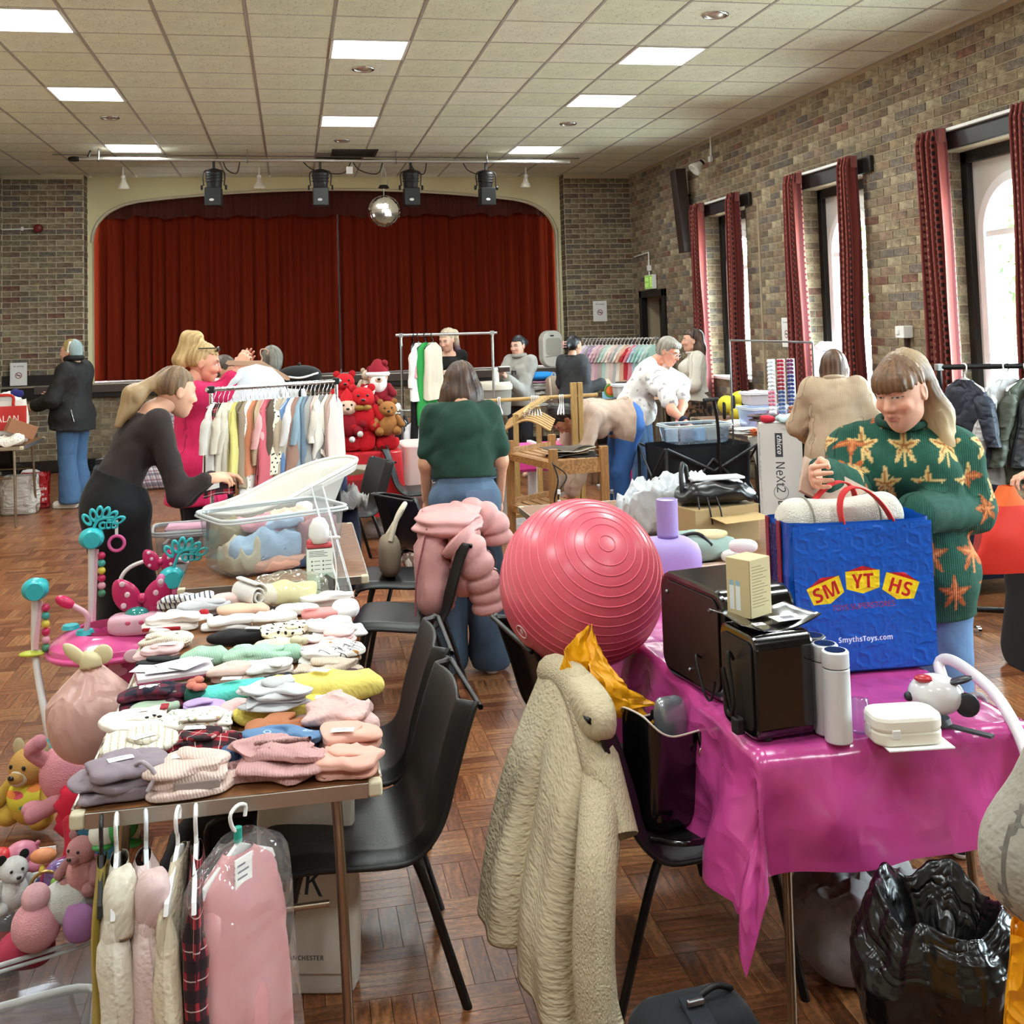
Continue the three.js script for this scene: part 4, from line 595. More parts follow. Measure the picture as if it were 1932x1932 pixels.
{
const at=Zp(1083,720,-12.6);at.y=0;const turn=2.1,P=inFrame(at,turn,0.97);
person({label:'woman in a charcoal jumper with black hair held in a claw clip',at,turn,size:0.97,w:1.08,cell:0.015,pose:{nod:0.1,J:{elbR:P(1105,735,-12.5),wriR:P(1138,722,-12.5),elbL:v(0.24,1.09,0.04),wriL:v(0.14,1.05,0.26)}},skin:0xcf9c84,handR:{d:v(0,0.1,1),n:v(0.6,-0.5,0),s:-1,curl:0.5},
hair:{color:0x070708,color2:0x1a1a1e,zl:0.015,nape:0.05,cell:0.006,amp:0.002,caps:[[[0,0.05,-0.08],[0,0.01,-0.14],0.05,0.05]]},
clothes:[{kind:'legs',mat:cloth(0x0e0e10)},{kind:'top',name:'jumper',mat:knit(0x3d3f42),e:0.035,fore:0.9,hem:-0.17,long:0.16,amp:0.01,seed:6,neckR:0.08,collar:0.012},{kind:'own',make:(T,J)=>mesh('claw_clip',[...[-0.03,0,0.03].map((y)=>tube([[-0.04,y,-0.17],[0,y,-0.19],[0.04,y,-0.17]],0.006,8,6)),rod([0,-0.045,-0.19],[0,0.045,-0.19],0.009)].map((g)=>g.translate(J.head.x,J.head.y+0.03,J.head.z)),plas(0xd9a79a,0.4),T)}]});
}
{
// grey-haired woman leaning over the trolley
const at=Zp(1212,880,-9.95);at.y=0;const turn=0.95,P=inFrame(at,turn,1.02);
person({label:'grey-haired woman with glasses in a white blouse, leaning into a clear tub',at,turn,size:1.02,w:1.14,aw:1.12,cell:0.014,pose:{lean:0.52,stoop:0.12,nod:0.1,shift:[0,0.02,-0.05],J:{shoR:P(1255,730,-9.55),elbR:P(1268,775,-9.35),wriR:P(1297,800,-9.2),shoL:P(1285,720,-9.85),elbL:P(1288,765,-9.7),wriL:P(1278,800,-9.5)}},skin:0xd8937a,head:[-0.2,0.42,0],fine:0.005,handR:{d:v(0.1,-0.8,0.6),n:v(0.4,-0.3,-0.5),s:-1,curl:0.55},handL:{d:v(0,-0.9,0.4),n:v(-0.3,0,-0.6),s:1,curl:0.55},
hair:{color:0x6a655c,color2:0xa9a294,seed:11,zl:0.025,nape:0.05,cell:0.006,amp:0.004,caps:[[[0,0.05,-0.04],[0,0.0,-0.06],0.087,0.072],[[-0.03,0.09,0.04],[0.04,0.085,0.05],0.03,0.03]]},
clothes:[{kind:'legs',name:'jeans',mat:denim(),paint:denimPaint(0x3d5878,1.35),e:0.012,amp:0.006},{kind:'top',name:'blouse',mat:M(0xffffff,0.85,{vertexColors:true,bumpMap:BUMP.fabric,bumpScale:0.0015}),e:0.03,armE:0.8,fore:0,upper:0.62,hem:-0.06,axis:v(0,0.75,0.66),long:0.1,amp:0.014,seed:4,neckR:0.082,neckUp:-0.02,neckF:0.06,cell:0.0085,paint:(p)=>{const n=noise(p.x*34,p.y*34,p.z*34);return n>0.52?col(0xa9a3a6):col(0xe6e2dd);}},
{kind:'own',make:(T,J)=>{const q=Q(-0.2,0.42,0);const g=[1,-1].map((s)=>new THREE.TorusGeometry(0.022,0.0022,6,20).scale(1.15,0.85,1).translate(s*0.031,0.006,0.098));mesh('glasses',[...g,rod([-0.008,0.01,0.1],[0.008,0.01,0.1],0.002),rod([0.056,0.01,0.094],[0.08,0.012,0.0],0.0022),rod([-0.056,0.01,0.094],[-0.08,0.012,0.0],0.0022)].map((x)=>x.applyQuaternion(q).translate(...J.head.toArray())),metal(0xb9b4ac,0.3),T);const w=J.wriR.clone().lerp(J.elbR,0.18);mesh('wristband',[rod(w,w.clone().lerp(J.elbR,0.22),0.039,0.041,16)],cloth(0x1a2038),T);}},{kind:'shoes',mat:plas(0x6a5040,0.7)}]});
}
{
const at=Zp(1313,760,-11.2);at.y=0;
person({label:'woman in a cream jumper and leopard-print skirt with long brown hair',at,turn:-1.85,size:1.0,w:1.02,cell:0.015,pose:{nod:0.05,J:{elbL:v(0.24,1.09,0.02),wriL:v(0.1,1.02,0.2),elbR:v(-0.24,1.09,0.02),wriR:v(-0.1,1.02,0.22)}},skin:0xd3a088,fine:0.0055,
hair:{color:0x2a1a12,color2:0x5a4030,seed:12,zl:0.01,nape:0.08,cell:0.006,k:0.05,tint:(p,c)=>c.lerp(col(0xb59a78),sst(-0.1,-0.36,p.y)*0.8),caps:[[[0,0.04,-0.05],[0,-0.08,-0.07],0.085,0.075],[[0.03,-0.08,-0.08],[0.045,-0.34,-0.1],0.055,0.028],[[-0.03,-0.08,-0.08],[-0.03,-0.36,-0.1],0.055,0.028]]},
clothes:[{kind:'top',name:'jumper',mat:knit(0xd6cfc2),e:0.03,fore:0.93,hem:-0.02,long:0.04,amp:0.01,seed:2,neckR:0.082,collar:0.012},{kind:'own',make:(T,J,lay)=>lay('skirt',[...seatPrims(J,0.02),cap(J.hip,v(0,0.4,0),0.19,0.24,v(0,0,1),0.85),cap(v(0,0.4,0),v(0,0.25,0),0.24,0.24,v(0,0,1),0.85)],{mat:M(0xffffff,0.85,{vertexColors:true}),cell:0.01,amp:0.01,sy:0.3,cut:(p)=>max(p.y-1.0,0.3-p.y),paint:(p)=>{const n=noise(p.x*26,p.y*26,p.z*26);return abs(n)<0.13?col(0x6a4a34):n>0.45?col(0x8a6848):col(0x17110f);}})},{kind:'shoes',mat:plas(0x222222,0.6)},{kind:'own',make:(T,J)=>mesh('hair_band',[new THREE.TorusGeometry(0.094,0.009,8,30,PI).rotateY(0).rotateX(-0.25).translate(J.head.x,J.head.y+0.035,J.head.z-0.005)],MAT.darkwood,T)}]});
}
{
const at=Zp(1578,800,-6.9);at.y=0;
person({label:'woman with a short brown bob in a beige jumper, seen from behind',at,turn:PI-0.5,size:0.94,w:1.15,cell:0.014,pose:{lean:0.12,stoop:0.15,nod:0.2,J:{elbR:v(-0.27,1.08,0.1),elbL:v(0.27,1.08,0.1),wriL:v(0.2,0.98,0.3),wriR:v(-0.2,0.98,0.3)}},skin:SK.fair,
hair:{color:0x2f1d13,color2:0x6a4a34,seed:9,zl:0.02,nape:0.09,cell:0.007,k:0.05,caps:[[[0,0.03,-0.03],[0,-0.07,-0.05],0.092,0.085],[[0.06,-0.03,-0.01],[0.062,-0.1,-0.01],0.045,0.035],[[-0.06,-0.03,-0.01],[-0.062,-0.1,-0.01],0.045,0.035]],tint:(p,c)=>c.lerp(col(0x9a7448),sst(-0.03,-0.11,p.y)*0.7)},
clothes:[{kind:'legs',mat:cloth(0x2a2d38)},{kind:'top',name:'jumper',mat:knit(0xb49c82),e:0.035,hem:-0.22,long:0.2,flare:0.01,amp:0.012,seed:5,neckUp:0.02,neckR:0.072,collar:0.02},{kind:'shoes',mat:plas(0x333333,0.7)}]});
}
{
// person bent double behind the pine rail
const at=Zp(1166,900,-9.25);at.y=0;const turn=-1.5;
person({label:'person in a beige jumper and blue jeans bent double by the pine rail',at,turn,size:0.98,w:1.1,cell:0.014,pose:{lean:1.42,stoop:0.3,nod:-0.2,shift:[0,0.0,-0.1],J:{elbL:v(0.24,0.6,0.42),elbR:v(-0.24,0.6,0.42),wriL:v(0.2,0.36,0.5),wriR:v(-0.2,0.36,0.5),waist:v(0,0.97,0.03)}},skin:0xc79074,head:[0,1.2,0],hair:{color:0x120d0a,color2:0x33271f,zl:0.02,nape:0.06,cell:0.007,caps:[[[0,0.04,-0.04],[0,-0.01,-0.07],0.09,0.08],[[0,0.1,-0.02],[0,0.13,-0.06],0.05,0.05]]},
clothes:[{kind:'legs',name:'jeans',mat:denim(),paint:denimPaint(0x2c5590,1.4),e:0.02,rise:0.03,axis:v(0,0.72,0.69),amp:0.007,flare:0.012},{kind:'top',name:'jumper',mat:knit(0xb9a08f),e:0.045,fore:0.9,hem:0.0,long:0.06,amp:0.012,seed:2,neckR:0.08,neckUp:0.02},{kind:'shoes',mat:plas(0x4a3a30,0.7)}]});
}
{
// someone just beyond the right edge whose hand holds the red bag
const at=v(4.4,0,-4.55),turn=-1.5,P=inFrame(at,turn);
person({label:'person past the photo\'s right edge whose hand holds up a red and orange bag',at,turn,cell:0.016,pose:{J:{elbR:P(2010,905,-4.65),wriR:P(1950,893,-4.6),elbL:v(0.26,1.08,0.02),wriL:v(0.24,0.9,0.18)}},skin:0xd09a80,handCell:0.0035,handR:{d:v(0.05,-0.12,1),n:v(0.2,-1,0),s:-1,curl:0.7},hair:{color:0x3a2a1e,color2:0x5c4632,zl:0.02,nape:0.05,caps:[[[0,0.03,-0.04],[0,-0.05,-0.06],0.085,0.07]]},
clothes:[{kind:'legs',mat:cloth(0x22252c)},{kind:'top',name:'jumper',mat:cloth(0x17171a),e:0.03,fore:0.82,hem:-0.12,long:0.14,amp:0.01,collar:0.012},{kind:'shoes',mat:plas(0x333333,0.7)}]});
}
{
// a shopper in a grey fleece close to the camera, cut by the photo's edge
const at=v(1.36,0,-1.3),turn=2.6;
person({label:'person in a pale grey fleece right beside the camera, only a sleeve showing',at,turn,size:0.98,cell:0.014,w:1.15,pose:{J:{elbL:v(0.34,1.02,-0.05),wriL:v(0.22,0.9,0.16)}},skin:SK.fair,hair:{color:0x4a3a2c,color2:0x7a6248,zl:0.02,nape:0.05,caps:[[[0,0.03,-0.04],[0,-0.05,-0.06],0.085,0.07]]},
clothes:[{kind:'legs',mat:cloth(0x2a2a2e)},{kind:'top',name:'fleece',mat:fleece(0x9c978c),e:0.045,hem:-0.34,long:0.34,fore:0.9,amp:0.003,seed:2,collar:0.02},{kind:'shoes',mat:plas(0x333333,0.7)}]});
}
// ================================================================ BUILDERS
const loopE=(u,e)=>{const a=u*2*PI,c=cos(a),s=sin(a);return[Math.sign(c)*Math.pow(abs(c),2/e),Math.sign(s)*Math.pow(abs(s),2/e)];};
// walls lofted through rounded rectangles: rows of [half width, half depth, y]
function loft(rows,e=7,n=48,fn){return surf((u,w)=>{const k=w*(rows.length-1),i=min(rows.length-2,Math.floor(k)),t=k-i,[c,s]=loopE(1-u,e),q=[lerp(rows[i][0],rows[i+1][0],t)*c,lerp(rows[i][2],rows[i+1][2],t),lerp(rows[i][1],rows[i+1][1],t)*s];if(fn)fn(q,u,w);return q;},n,(rows.length-1)*(fn?4:1));}
const ringE=(a,b,y,e,r,n=64)=>{const p=[];for(let i=0;i<40;i++){const[c,s]=loopE(i/40,e);p.push(v(a*c,y,b*s));}return tube(p,r,n,6,true);};
// clear storage tub: a shell, a rim, optional lid
function tubParts(t,w,h,d,o={}){
const k=o.taper??0.9,a=w/2,b=d/2,m=o.mat??clear(0xe9eef0,{roughness:0.18});
mesh('shell',[loft([[0.001,0.001,0.003],[a*k-0.02,b*k-0.02,0.003],[a*k,b*k,0.02],[a*0.985,b*0.985,h-0.012],[a,b,h]],8,56)],m,t);
mesh('rim',[ringE(a+0.006,b+0.006,h,8,o.rim??0.007),ringE(a+0.012,b+0.012,h-0.012,8,0.005)],o.rimMat??M(0xe4e9ea,0.3,{transmission:0.45,thickness:0}),t);
return t;
}
// soft lump of cloth: half sizes, kind of surface
let GS=1;
function heapGeo(a,b,c,amp=0.25,e=2.6,n=16,f=1){const s=GS++*7.3;return lump(a,b,c,e,n,(q)=>{const k=fbm(q.x*11*f+s,q.y*11*f,q.z*11*f,3),r=ridge(q.x*12*f+s,q.y*8,q.z*11*f+q.x*6)-0.6;q.x*=1+0.12*k;q.z*=1+0.14*k;if(q.y>-b*0.6)q.y+=b*amp*(k*1.2+r*1.3);});}
// folded garment: k layers with rounded front edges
function foldGeo(w,d,h,k=2,wob=1,n=14){
const out=[],t=h/k;if(w>0.1&&n>12){const s=GS++*4.1,a=rr(-0.5,0.5),fx=rr(-0.2,0.2)*w;out.push(lump(w*rr(0.2,0.34),h*0.16,d*rr(0.26,0.4),3.4,12,(q)=>{q.y+=h*0.16*(fbm(q.x*14+s,q.z*14,1,2)+0.8*(ridge(q.x*13+s,q.z*16,2)-0.6));q.x+=0.012*noise(q.z*18+s,1,2);q.z+=0.012*noise(q.x*18+s,3,2);}).rotateY(a).translate(fx,h*1.0,rr(-0.15,0.15)*d));}
for(let i=0;i<k;i++){const s=GS++*5.7,ww=w*rr(0.93,1.02)/2,dd=d*rr(0.92,1.02)/2,dx=rr(-0.008,0.008)*wob;out.push(lump(ww,t*0.56,dd,4,n,(q)=>{const nx=noise(q.x*11+s,q.z*11,1),f=ridge(q.x*9+s,q.z*15+q.x*6,s)-0.55;q.y+=t*(0.28*nx+0.5*f*wob+0.22*wob*(ridge(q.x*24+s,q.z*9-q.x*10,3)-0.6))*(q.y>0?1:i?0.5:0);q.x+=0.02*wob*noise(q.z*16+s,q.y*30,2);q.z+=0.018*wob*noise(q.x*17+s,q.y*40,5);}).rotateY(rr(-0.06,0.06)*wob).translate(dx,h*(i+0.5)/k,rr(-0.008,0.008)));}
return out;
}
const tagGeo=(w=0.05,d=0.026)=>sheet((u,s)=>[(u-0.5)*w,0.0015+0.004*sin(u*3)*sin(s*3),(s-0.5)*d],6,3,0.0006,1,1);
const inkTag=M(0xffffff,0.8,{map:canvas(64,32,(c)=>{c.fillStyle='#f7f6f2';c.fillRect(0,0,64,32);c.fillStyle='#6d6f78';for(let i=0;i<3;i++)c.fillRect(8,7+i*7,30+(i*13)% 18,2);})});
function garment(label,mat,pos,w,d,h,o={}){
const t=thing('folded_garment',label,o.cat??'clothes',pos,o.turn??rr(-0.12,0.12),o.group??'baby clothes laid out on the near table');
mesh('cloth',o.heap?heapGeo(w/2,h/2,d/2,o.amp??0.3,2.8,o.n??18).translate(0,h/2,0):foldGeo(w,d,h,o.layers??2,o.wob??1,o.n??20),mat,t);
if(o.tag){const g=mesh('price_label',[tagGeo(o.tagW??0.055,0.027)],inkTag,t);g.position.set(o.tag[0],h+0.006+(o.tag[2]??0),o.tag[1]);g.rotation.y=rr(-0.5,0.5);}
for(const[nm,g,m]of o.parts??[])mesh(nm,g,m,t);
return t;
}
// a hanger in the x-y plane, its hook's crown at the origin
function hangerGeo(w=0.3,style='wire'){
const r=style==='wire'?0.0022:0.005,hook=tube([[0.022,-0.03,0],[0.024,-0.008,0],[0.0,0.0,0],[-0.022,-0.012,0],[-0.016,-0.04,0],[0,-0.058,0],[0,-0.085,0]],style==='wire'?0.002:0.0045,20,6);
const arm=style==='wire'?[...capt([[0,-0.085,0],[w/2,-0.15,0]],r,4,6),...capt([[0,-0.085,0],[-w/2,-0.15,0]],r,4,6),rod([-w/2,-0.15,0],[w/2,-0.15,0],r)]:[ext(shape([[0,-0.078],[w/2,-0.132],[w/2+0.008,-0.15],[w/2-0.012,-0.155],[0,-0.108],[-w/2+0.012,-0.155],[-w/2-0.008,-0.15],[-w/2,-0.132]]),0.006,0.002).translate(0,0,-0.003),...(style==='bar'?[rod([-w/2,-0.15,0],[w/2,-0.15,0],0.004)]:[])];
return[hook,...arm];
}
// hanging garment body below a hanger: half width W, length L, thickness, flare, sleeves
function hangBody(W,L,T,o={}){
const s=GS++*3.1,top=o.top??-0.09,drop=o.drop??0.055,nf=o.folds??5,out=[];
out.push(surf((u,w)=>{const[c,z]=loopE(1-u,2.4),k=clamp(w/0.16),b=clamp((w-0.16)/0.84),wx=W*(k<1?lerp(0.3,0.9,k):lerp(0.9,1+(o.flare??0.1),b)),tz=T*lerp(0.45,1,sst(0,0.3,w))*(1+0.4*w*(o.full??1)),f=1+0.22*w*sin(u*2*PI*nf+s+2*noise(w*2,s,1))+0.1*noise(u*8,w*5,s);
return[wx*c*(1+0.06*b*noise(u*5,w*5,s)),top-drop*k-(L+0.0)*b+0.02*b*noise(u*5,s,3),tz*z*f+0.012*noise(w*4,s,u*2)];},40,22,W*4,L));
if(o.sleeve)for(const k of[-1,1]){const l=o.sleeve,r0=o.sr??0.045;out.push(surf((u,w)=>{const a=u*2*PI,r=lerp(r0,r0*(o.cuff??0.7),w)*sqrt(min(1,w/0.14))*(1+0.12*noise(w*7,s,a*0.7)),ang=o.sang??0.35;return[k*(W*0.74+sin(ang)*l*w+cos(a)*r*0.75),top-drop-0.02-cos(ang)*l*w+(w===0?0.02:0),sin(a)*r*0.8+0.01*noise(w*5,s,k)];},14,10,0.2,l));}
return out;
}
function hung(label,mat,pos,turn,o={}){
const t=thing('hanging_garment',label,o.cat??'clothes',pos,turn,o.group);
mesh('hanger',hangerGeo((o.W??0.14)*1.7,o.style??'wire'),o.hanger??MAT.chrome,t);mesh('cloth',hangBody(o.W??0.14,o.L??0.4,o.T??0.022,o),mat,t);
for(const[nm,g,m]of o.parts??[])mesh(nm,g,m,t);return t;
}
// moulded stacking chair, sitter facing +z
const chairProto=(()=>{
const t=new THREE.Group();t.name='stacking_chair';
const prof=new THREE.CatmullRomCurve3([v(0,0.405,0.235),v(0,0.432,0.2),v(0,0.437,0.1),v(0,0.425,-0.05),v(0,0.428,-0.14),v(0,0.475,-0.195),v(0,0.58,-0.225),v(0,0.7,-0.262),v(0,0.775,-0.29),v(0,0.79,-0.302)],false,'catmullrom',0.5);
const shell=(cut)=>sheet((u,w)=>{const p=prof.getPoint(w),x=(u-0.5)*2,back=sst(0.45,0.65,w),hw=lerp(0.222,0.215,back)*(1-0.1*sst(0.86,1,w)*1)-0.02*sst(0.12,0,w),k=sst(0.82,1,abs(x)),corner=sst(0.9,1,w)*x*x;return[x*hw*(1-0.0*corner),p.y-k*(1-back)*0.028-0.02*corner,p.z-k*back*0.03+0.02*back*(x*x)*(1-k)+(1-back)*0.0];},26,40,0.007,0.44,0.9);
mesh('seat_shell',[shell()],MAT.black,t);
const rim=[];for(let i=0;i<=40;i++){const w=i/40,p=prof.getPoint(w),back=sst(0.45,0.65,w),hw=lerp(0.222,0.215,back)*(1-0.1*sst(0.86,1,w))-0.02*sst(0.12,0,w);rim.push([hw,p.y-(1-back)*0.028-0.02*sst(0.9,1,w),p.z-back*0.03-0.004]);}
mesh('rolled_edge',[tube([...rim,...rim.map(([x,y,z])=>[-x,y,z]).reverse()],0.008,120,6,true)],MAT.black,t);
for(const s of[-1,1]){
mesh('leg',capt([[s*0.2,0.0,0.225],[s*0.185,0.36,0.15],[s*0.175,0.402,0.11],[s*0.17,0.405,0.02]],0.0125,24),MAT.blackMetal,t);mesh('leg',capt([[s*0.2,0.0,-0.285],[s*0.185,0.36,-0.17],[s*0.175,0.402,-0.12],[s*0.17,0.405,-0.04]],0.0125,24),MAT.blackMetal,t);
mesh('seat_rail',[rod([s*0.17,0.405,-0.05],[s*0.17,0.405,0.03],0.0125)],MAT.blackMetal,t);
}
mesh('brace',[rod([-0.172,0.404,0.1],[0.172,0.404,0.1],0.011),rod([-0.172,0.404,-0.1],[0.172,0.404,-0.1],0.011)],MAT.blackMetal,t);
return t;
})();
function chair(label,pos,turn){const c=chairProto.clone();c.name=numbered('stacking_chair');scene.add(c);c.position.set(...pos);c.rotation.y=turn;return tag(c,label,'chair','black stacking chairs');}
// folding table with metal edge: top centre at (0, h, 0)
const veneer=M(0xffffff,0.4,{map:field(256,(u,w)=>{const n=wrapNoise(u*0.3,w,9,2,4),s=0.5+0.5*sin((w*22+n*4)*2*PI),k=0.75+0.2*s;return[150*k,98*k,58*k];})});
function foldTable(label,x0,x1,z0,z1,h=0.74,o={}){
const t=thing('folding_table',label,'table',[(x0+x1)/2,0,(z0+z1)/2],o.turn??0),w=x1-x0,d=z1-z0;
mesh('tabletop',[box(w-0.008,0.024,d-0.008,0,h-0.0125,0)],veneer,t);
mesh('edge_trim',[box(w-0.06,0.034,0.008,0,h-0.016,d/2,0.002),box(w-0.06,0.034,0.008,0,h-0.016,-d/2,0.002),box(0.008,0.034,d-0.06,w/2,h-0.016,0,0.002),box(0.008,0.034,d-0.06,-w/2,h-0.016,0,0.002)],MAT.alu,t);
for(const a of[-1,1])for(const b of[-1,1])mesh('corner_cap',[box(0.034,0.036,0.034,a*(w/2-0.014),h-0.016,b*(d/2-0.014),0.008)],M(0xcfc6a8,0.5),t);
for(const a of[-1,1])for(const b of[-1,1])mesh('leg',capt([[a*(w/2-0.2),h-0.035,b*(d/2-0.1)],[a*(w/2-0.13),h-0.035,b*(d/2-0.1)],[a*(w/2-0.1),h-0.07,b*(d/2-0.1)],[a*(w/2-0.075),0.012,b*(d/2-0.06)]],0.0125,22),metal(0x9a8a76,0.35),t);
mesh('leg_brace',[-1,1].map((b)=>rod([-w/2+0.12,h-0.3,b*(d/2-0.09)],[w/2-0.12,h-0.3,b*(d/2-0.09)],0.008)),metal(0x9a8a76,0.35),t);
return t;
}
// printed patterns
const PAT={
tartan:canvas(128,128,(c)=>{c.fillStyle='#8e1524';c.fillRect(0,0,128,128);c.globalAlpha=0.75;c.fillStyle='#160d14';for(const k of[10,74]){c.fillRect(k,0,26,128);c.fillRect(0,k,128,26);}c.fillStyle='#d9c9c0';c.globalAlpha=0.8;for(const k of[52,116]){c.fillRect(k,0,3,128);c.fillRect(0,k,128,3);}},true,[9,9]),
navy:canvas(128,128,(c)=>{c.fillStyle='#131428';c.fillRect(0,0,128,128);c.globalAlpha=0.55;c.fillStyle='#7a1a30';for(const k of[6,70]){c.fillRect(k,0,22,128);c.fillRect(0,k,128,22);}},true,[10,10]),
floral:canvas(128,128,(c)=>{c.fillStyle='#f3efe6';c.fillRect(0,0,128,128);const k=['#d79a9a','#9ab08a','#cfae7a','#b98f86','#8d9a7c'];for(let i=0;i<60;i++){c.fillStyle=k[i % 5];c.beginPath();c.ellipse(rnd()*128,rnd()*128,4,1.8,rnd()*6,0,7);c.fill();}},true,[6,6]),
botanic:canvas(128,128,(c)=>{c.fillStyle='#f4f1ea';c.fillRect(0,0,128,128);c.strokeStyle='#3d3a40';c.lineWidth=2;for(let i=0;i<16;i++){const x=rnd()*128,y=rnd()*128;c.beginPath();c.moveTo(x,y);c.quadraticCurveTo(x+12,y-8,x+22,y-24);c.moveTo(x+8,y-5);c.lineTo(x+2,y-14);c.stroke();}c.fillStyle='#b07a3a';for(let i=0;i<6;i++){c.beginPath();c.ellipse(rnd()*128,rnd()*128,6,4,rnd()*6,0,7);c.fill();}},true,[5,5]),
spots:canvas(128,128,(c)=>{c.fillStyle='#f1ead2';c.fillRect(0,0,128,128);c.fillStyle='#1a1714';for(let i=0;i<26;i++){c.beginPath();c.ellipse((i*47)% 128,(i*29)% 128,4,6,i,0,7);c.fill();}},true,[8,8]),
stripe:canvas(64,64,(c)=>{c.fillStyle='#f0efec';c.fillRect(0,0,64,64);c.fillStyle='#4a556a';for(let i=0;i<4;i++)c.fillRect(i*16,0,5,64);},true,[14,14]),
bear:canvas(128,128,(c)=>{c.fillStyle='#5f83ab';c.fillRect(0,0,128,128);c.strokeStyle='#c5d6e6';c.lineWidth=2;for(let i=0;i<6;i++){const x=(i*43)% 120+6,y=(i*61)% 120+6;c.beginPath();c.arc(x,y,6,0,7);c.moveTo(x-2,y-6);c.arc(x-5,y-6,3,0,7);c.moveTo(x+8,y-6);c.arc(x+5,y-6,3,0,7);c.stroke();}},true,[6,6]),
quilt:canvas(128,128,(c)=>{c.fillStyle='#e9e4d6';c.fillRect(0,0,128,128);c.strokeStyle='#b9b199';c.lineWidth=3;for(let i=0;i<8;i++){c.strokeRect(i*16,-4,16,140);}c.strokeStyle='#cfc8b4';for(let i=0;i<8;i++)c.strokeRect(-4,i*16,140,16);},true,[7,7]),
check:canvas(128,128,(c)=>{c.fillStyle='#d9d6da';c.fillRect(0,0,128,128);c.globalAlpha=0.5;c.fillStyle='#4a4660';for(let i=0;i<4;i++){c.fillRect(i*32,0,9,128);c.fillRect(0,i*32,128,9);}c.fillStyle='#7d3a44';for(let i=0;i<4;i++){c.fillRect(i*32+14,0,5,128);c.fillRect(0,i*32+14,128,5);}},true,[4,4]),
};
const pat=(k,o={})=>M(0xffffff,0.92,{map:PAT[k],bumpMap:BUMP.fabric,bumpScale:0.0015,...o});
const label2d=(w,h,draw,W=256)=>M(0xffffff,0.7,{map:canvas(W,Math.round(W*h/w),draw)});
// shopping bag: loft with sagging walls, base on the ground
function bagGeo(w,h,d,o={}){const s=GS++*2.3,k=o.slump??0.03;return loft([[0.001,0.001,0.002],[w/2*0.96,d/2*0.96,0.002],[w/2,d/2,0.02],[w/2*(o.belly??1.03),d/2*(o.belly??1.03),h*0.45],[w/2*(o.mouth??0.98),d/2*(o.mouthD??0.7),h]],o.e??5,52,(q,u,t)=>{q[0]+=k*fbm(q[0]*9+s,q[1]*8,q[2]*9,2)*sst(0,0.1,q[1]);q[2]+=k*fbm(q[0]*9+s+5,q[1]*8,q[2]*9,2)*sst(0,0.1,q[1]);if(t>0.9)q[1]+=(o.rag??0.02)*noise(u*9,s,1);});}
const poly=(c,o={})=>M(c,0.28,{bumpMap:BUMP.crumple,bumpScale:0.012,...o});
// ================================================================ LEFT: the near table of folded clothes and what stands round it
foldTable('wood-topped folding table covered with folded baby clothes, nearest on the left',-0.49,0.185,-4.42,-2.6);
foldTable('wood-topped folding table under the clear tub of clothes and white bath',-0.475,0.3,-6.05,-4.74,0.735);
const ON=0.742;
const G=(label,mat,px,py,w,d,h,o={})=>{const y=ON+(o.up??0),p=F(px,py,y+h*0.6);p.y=y;return garment(label,mat,p,w,d,h,o);};
const c=cloth,k=knit;
// front row to back row
G('mauve grey jogging bottoms folded at the front left corner of the near table',c(0x8d7f88),228,1460,0.185,0.12,0.075,{layers:3,tag:[0,0.01],wob:1.3,turn:0.1,parts:[['drawstring',capt([[0.03,0.07,0.03],[0.05,0.085,0.06],[0.075,0.06,0.075],[0.06,0.03,0.08]],0.005,12),c(0xb7abb2)]]});
G('cream pink ribbed jumper folded beside the mauve joggers at the table front',k(0xdcc3b8),365,1455,0.185,0.12,0.065,{layers:3,tag:[-0.02,-0.01],parts:[['ribbed_cuff',[box(0.1,0.02,0.006,0.01,0.03,0.062,0.003)],k(0xd2b9ae)]]});
G('dusty pink ribbed top rolled with a frill, middle of the table front',k(0xc79a98),520,1432,0.215,0.12,0.06,{layers:3,wob:1.6,turn:-0.2,parts:[['frill',tube([...Array(22).keys()].map((i)=>[-0.05+i*0.006,0.066+(i % 2)*0.006,-0.015+(i % 2)*0.01-i*0.001]),0.005,60,6),k(0xd0a5a2)]]});
G('peach pink sweatshirt folded at the front right corner of the near table',c(0xe0aa9a),652,1432,0.15,0.13,0.05,{layers:2,turn:-0.12});
G('peach long-sleeved top lying behind the front right corner sweatshirt',c(0xe3b09f),650,1390,0.15,0.12,0.05,{layers:2,up:0.004,tag:[-0.01,0.03],turn:0.15});
G('cream quilted cardigan folded behind the mauve joggers',pat('quilt'),258,1405,0.18,0.12,0.055,{tag:[0.02,0.03]});
G('red tartan dress folded in the second row, white label on it',pat('tartan'),385,1402,0.19,0.12,0.05,{tag:[-0.03,-0.03],turn:-0.2,wob:1.4});
G('blue trousers printed with bear outlines, folded in the second row',pat('bear'),520,1400,0.21,0.11,0.055,{turn:-0.1,wob:1.7,parts:[['waistband',[box(0.045,0.03,0.07,-0.105,0.022,0.02,0.008)],c(0x44648c)]]});
G('terracotta top peeping out from under the yellow fleece',c(0xb5744f),530,1372,0.16,0.11,0.045,{wob:1.5});
G('white top with a cat face print on the left of the third row',c(0xeee6dc),258,1362,0.17,0.14,0.045,{tag:[0.0,-0.01],parts:[['red_ear',[box(0.02,0.004,0.035,0.065,0.048,-0.04)],c(0xb32c3a)],['cat_face',[0,1,2].map((i)=>ball(0.007,0.03+i*0.016,0.047,0.035-(i % 2)*0.012,1,0.4,1,8)),c(0x2a2022)]]});
G('white sprig-printed trousers laid across the third row',pat('floral'),372,1362,0.2,0.11,0.045,{turn:-0.05});
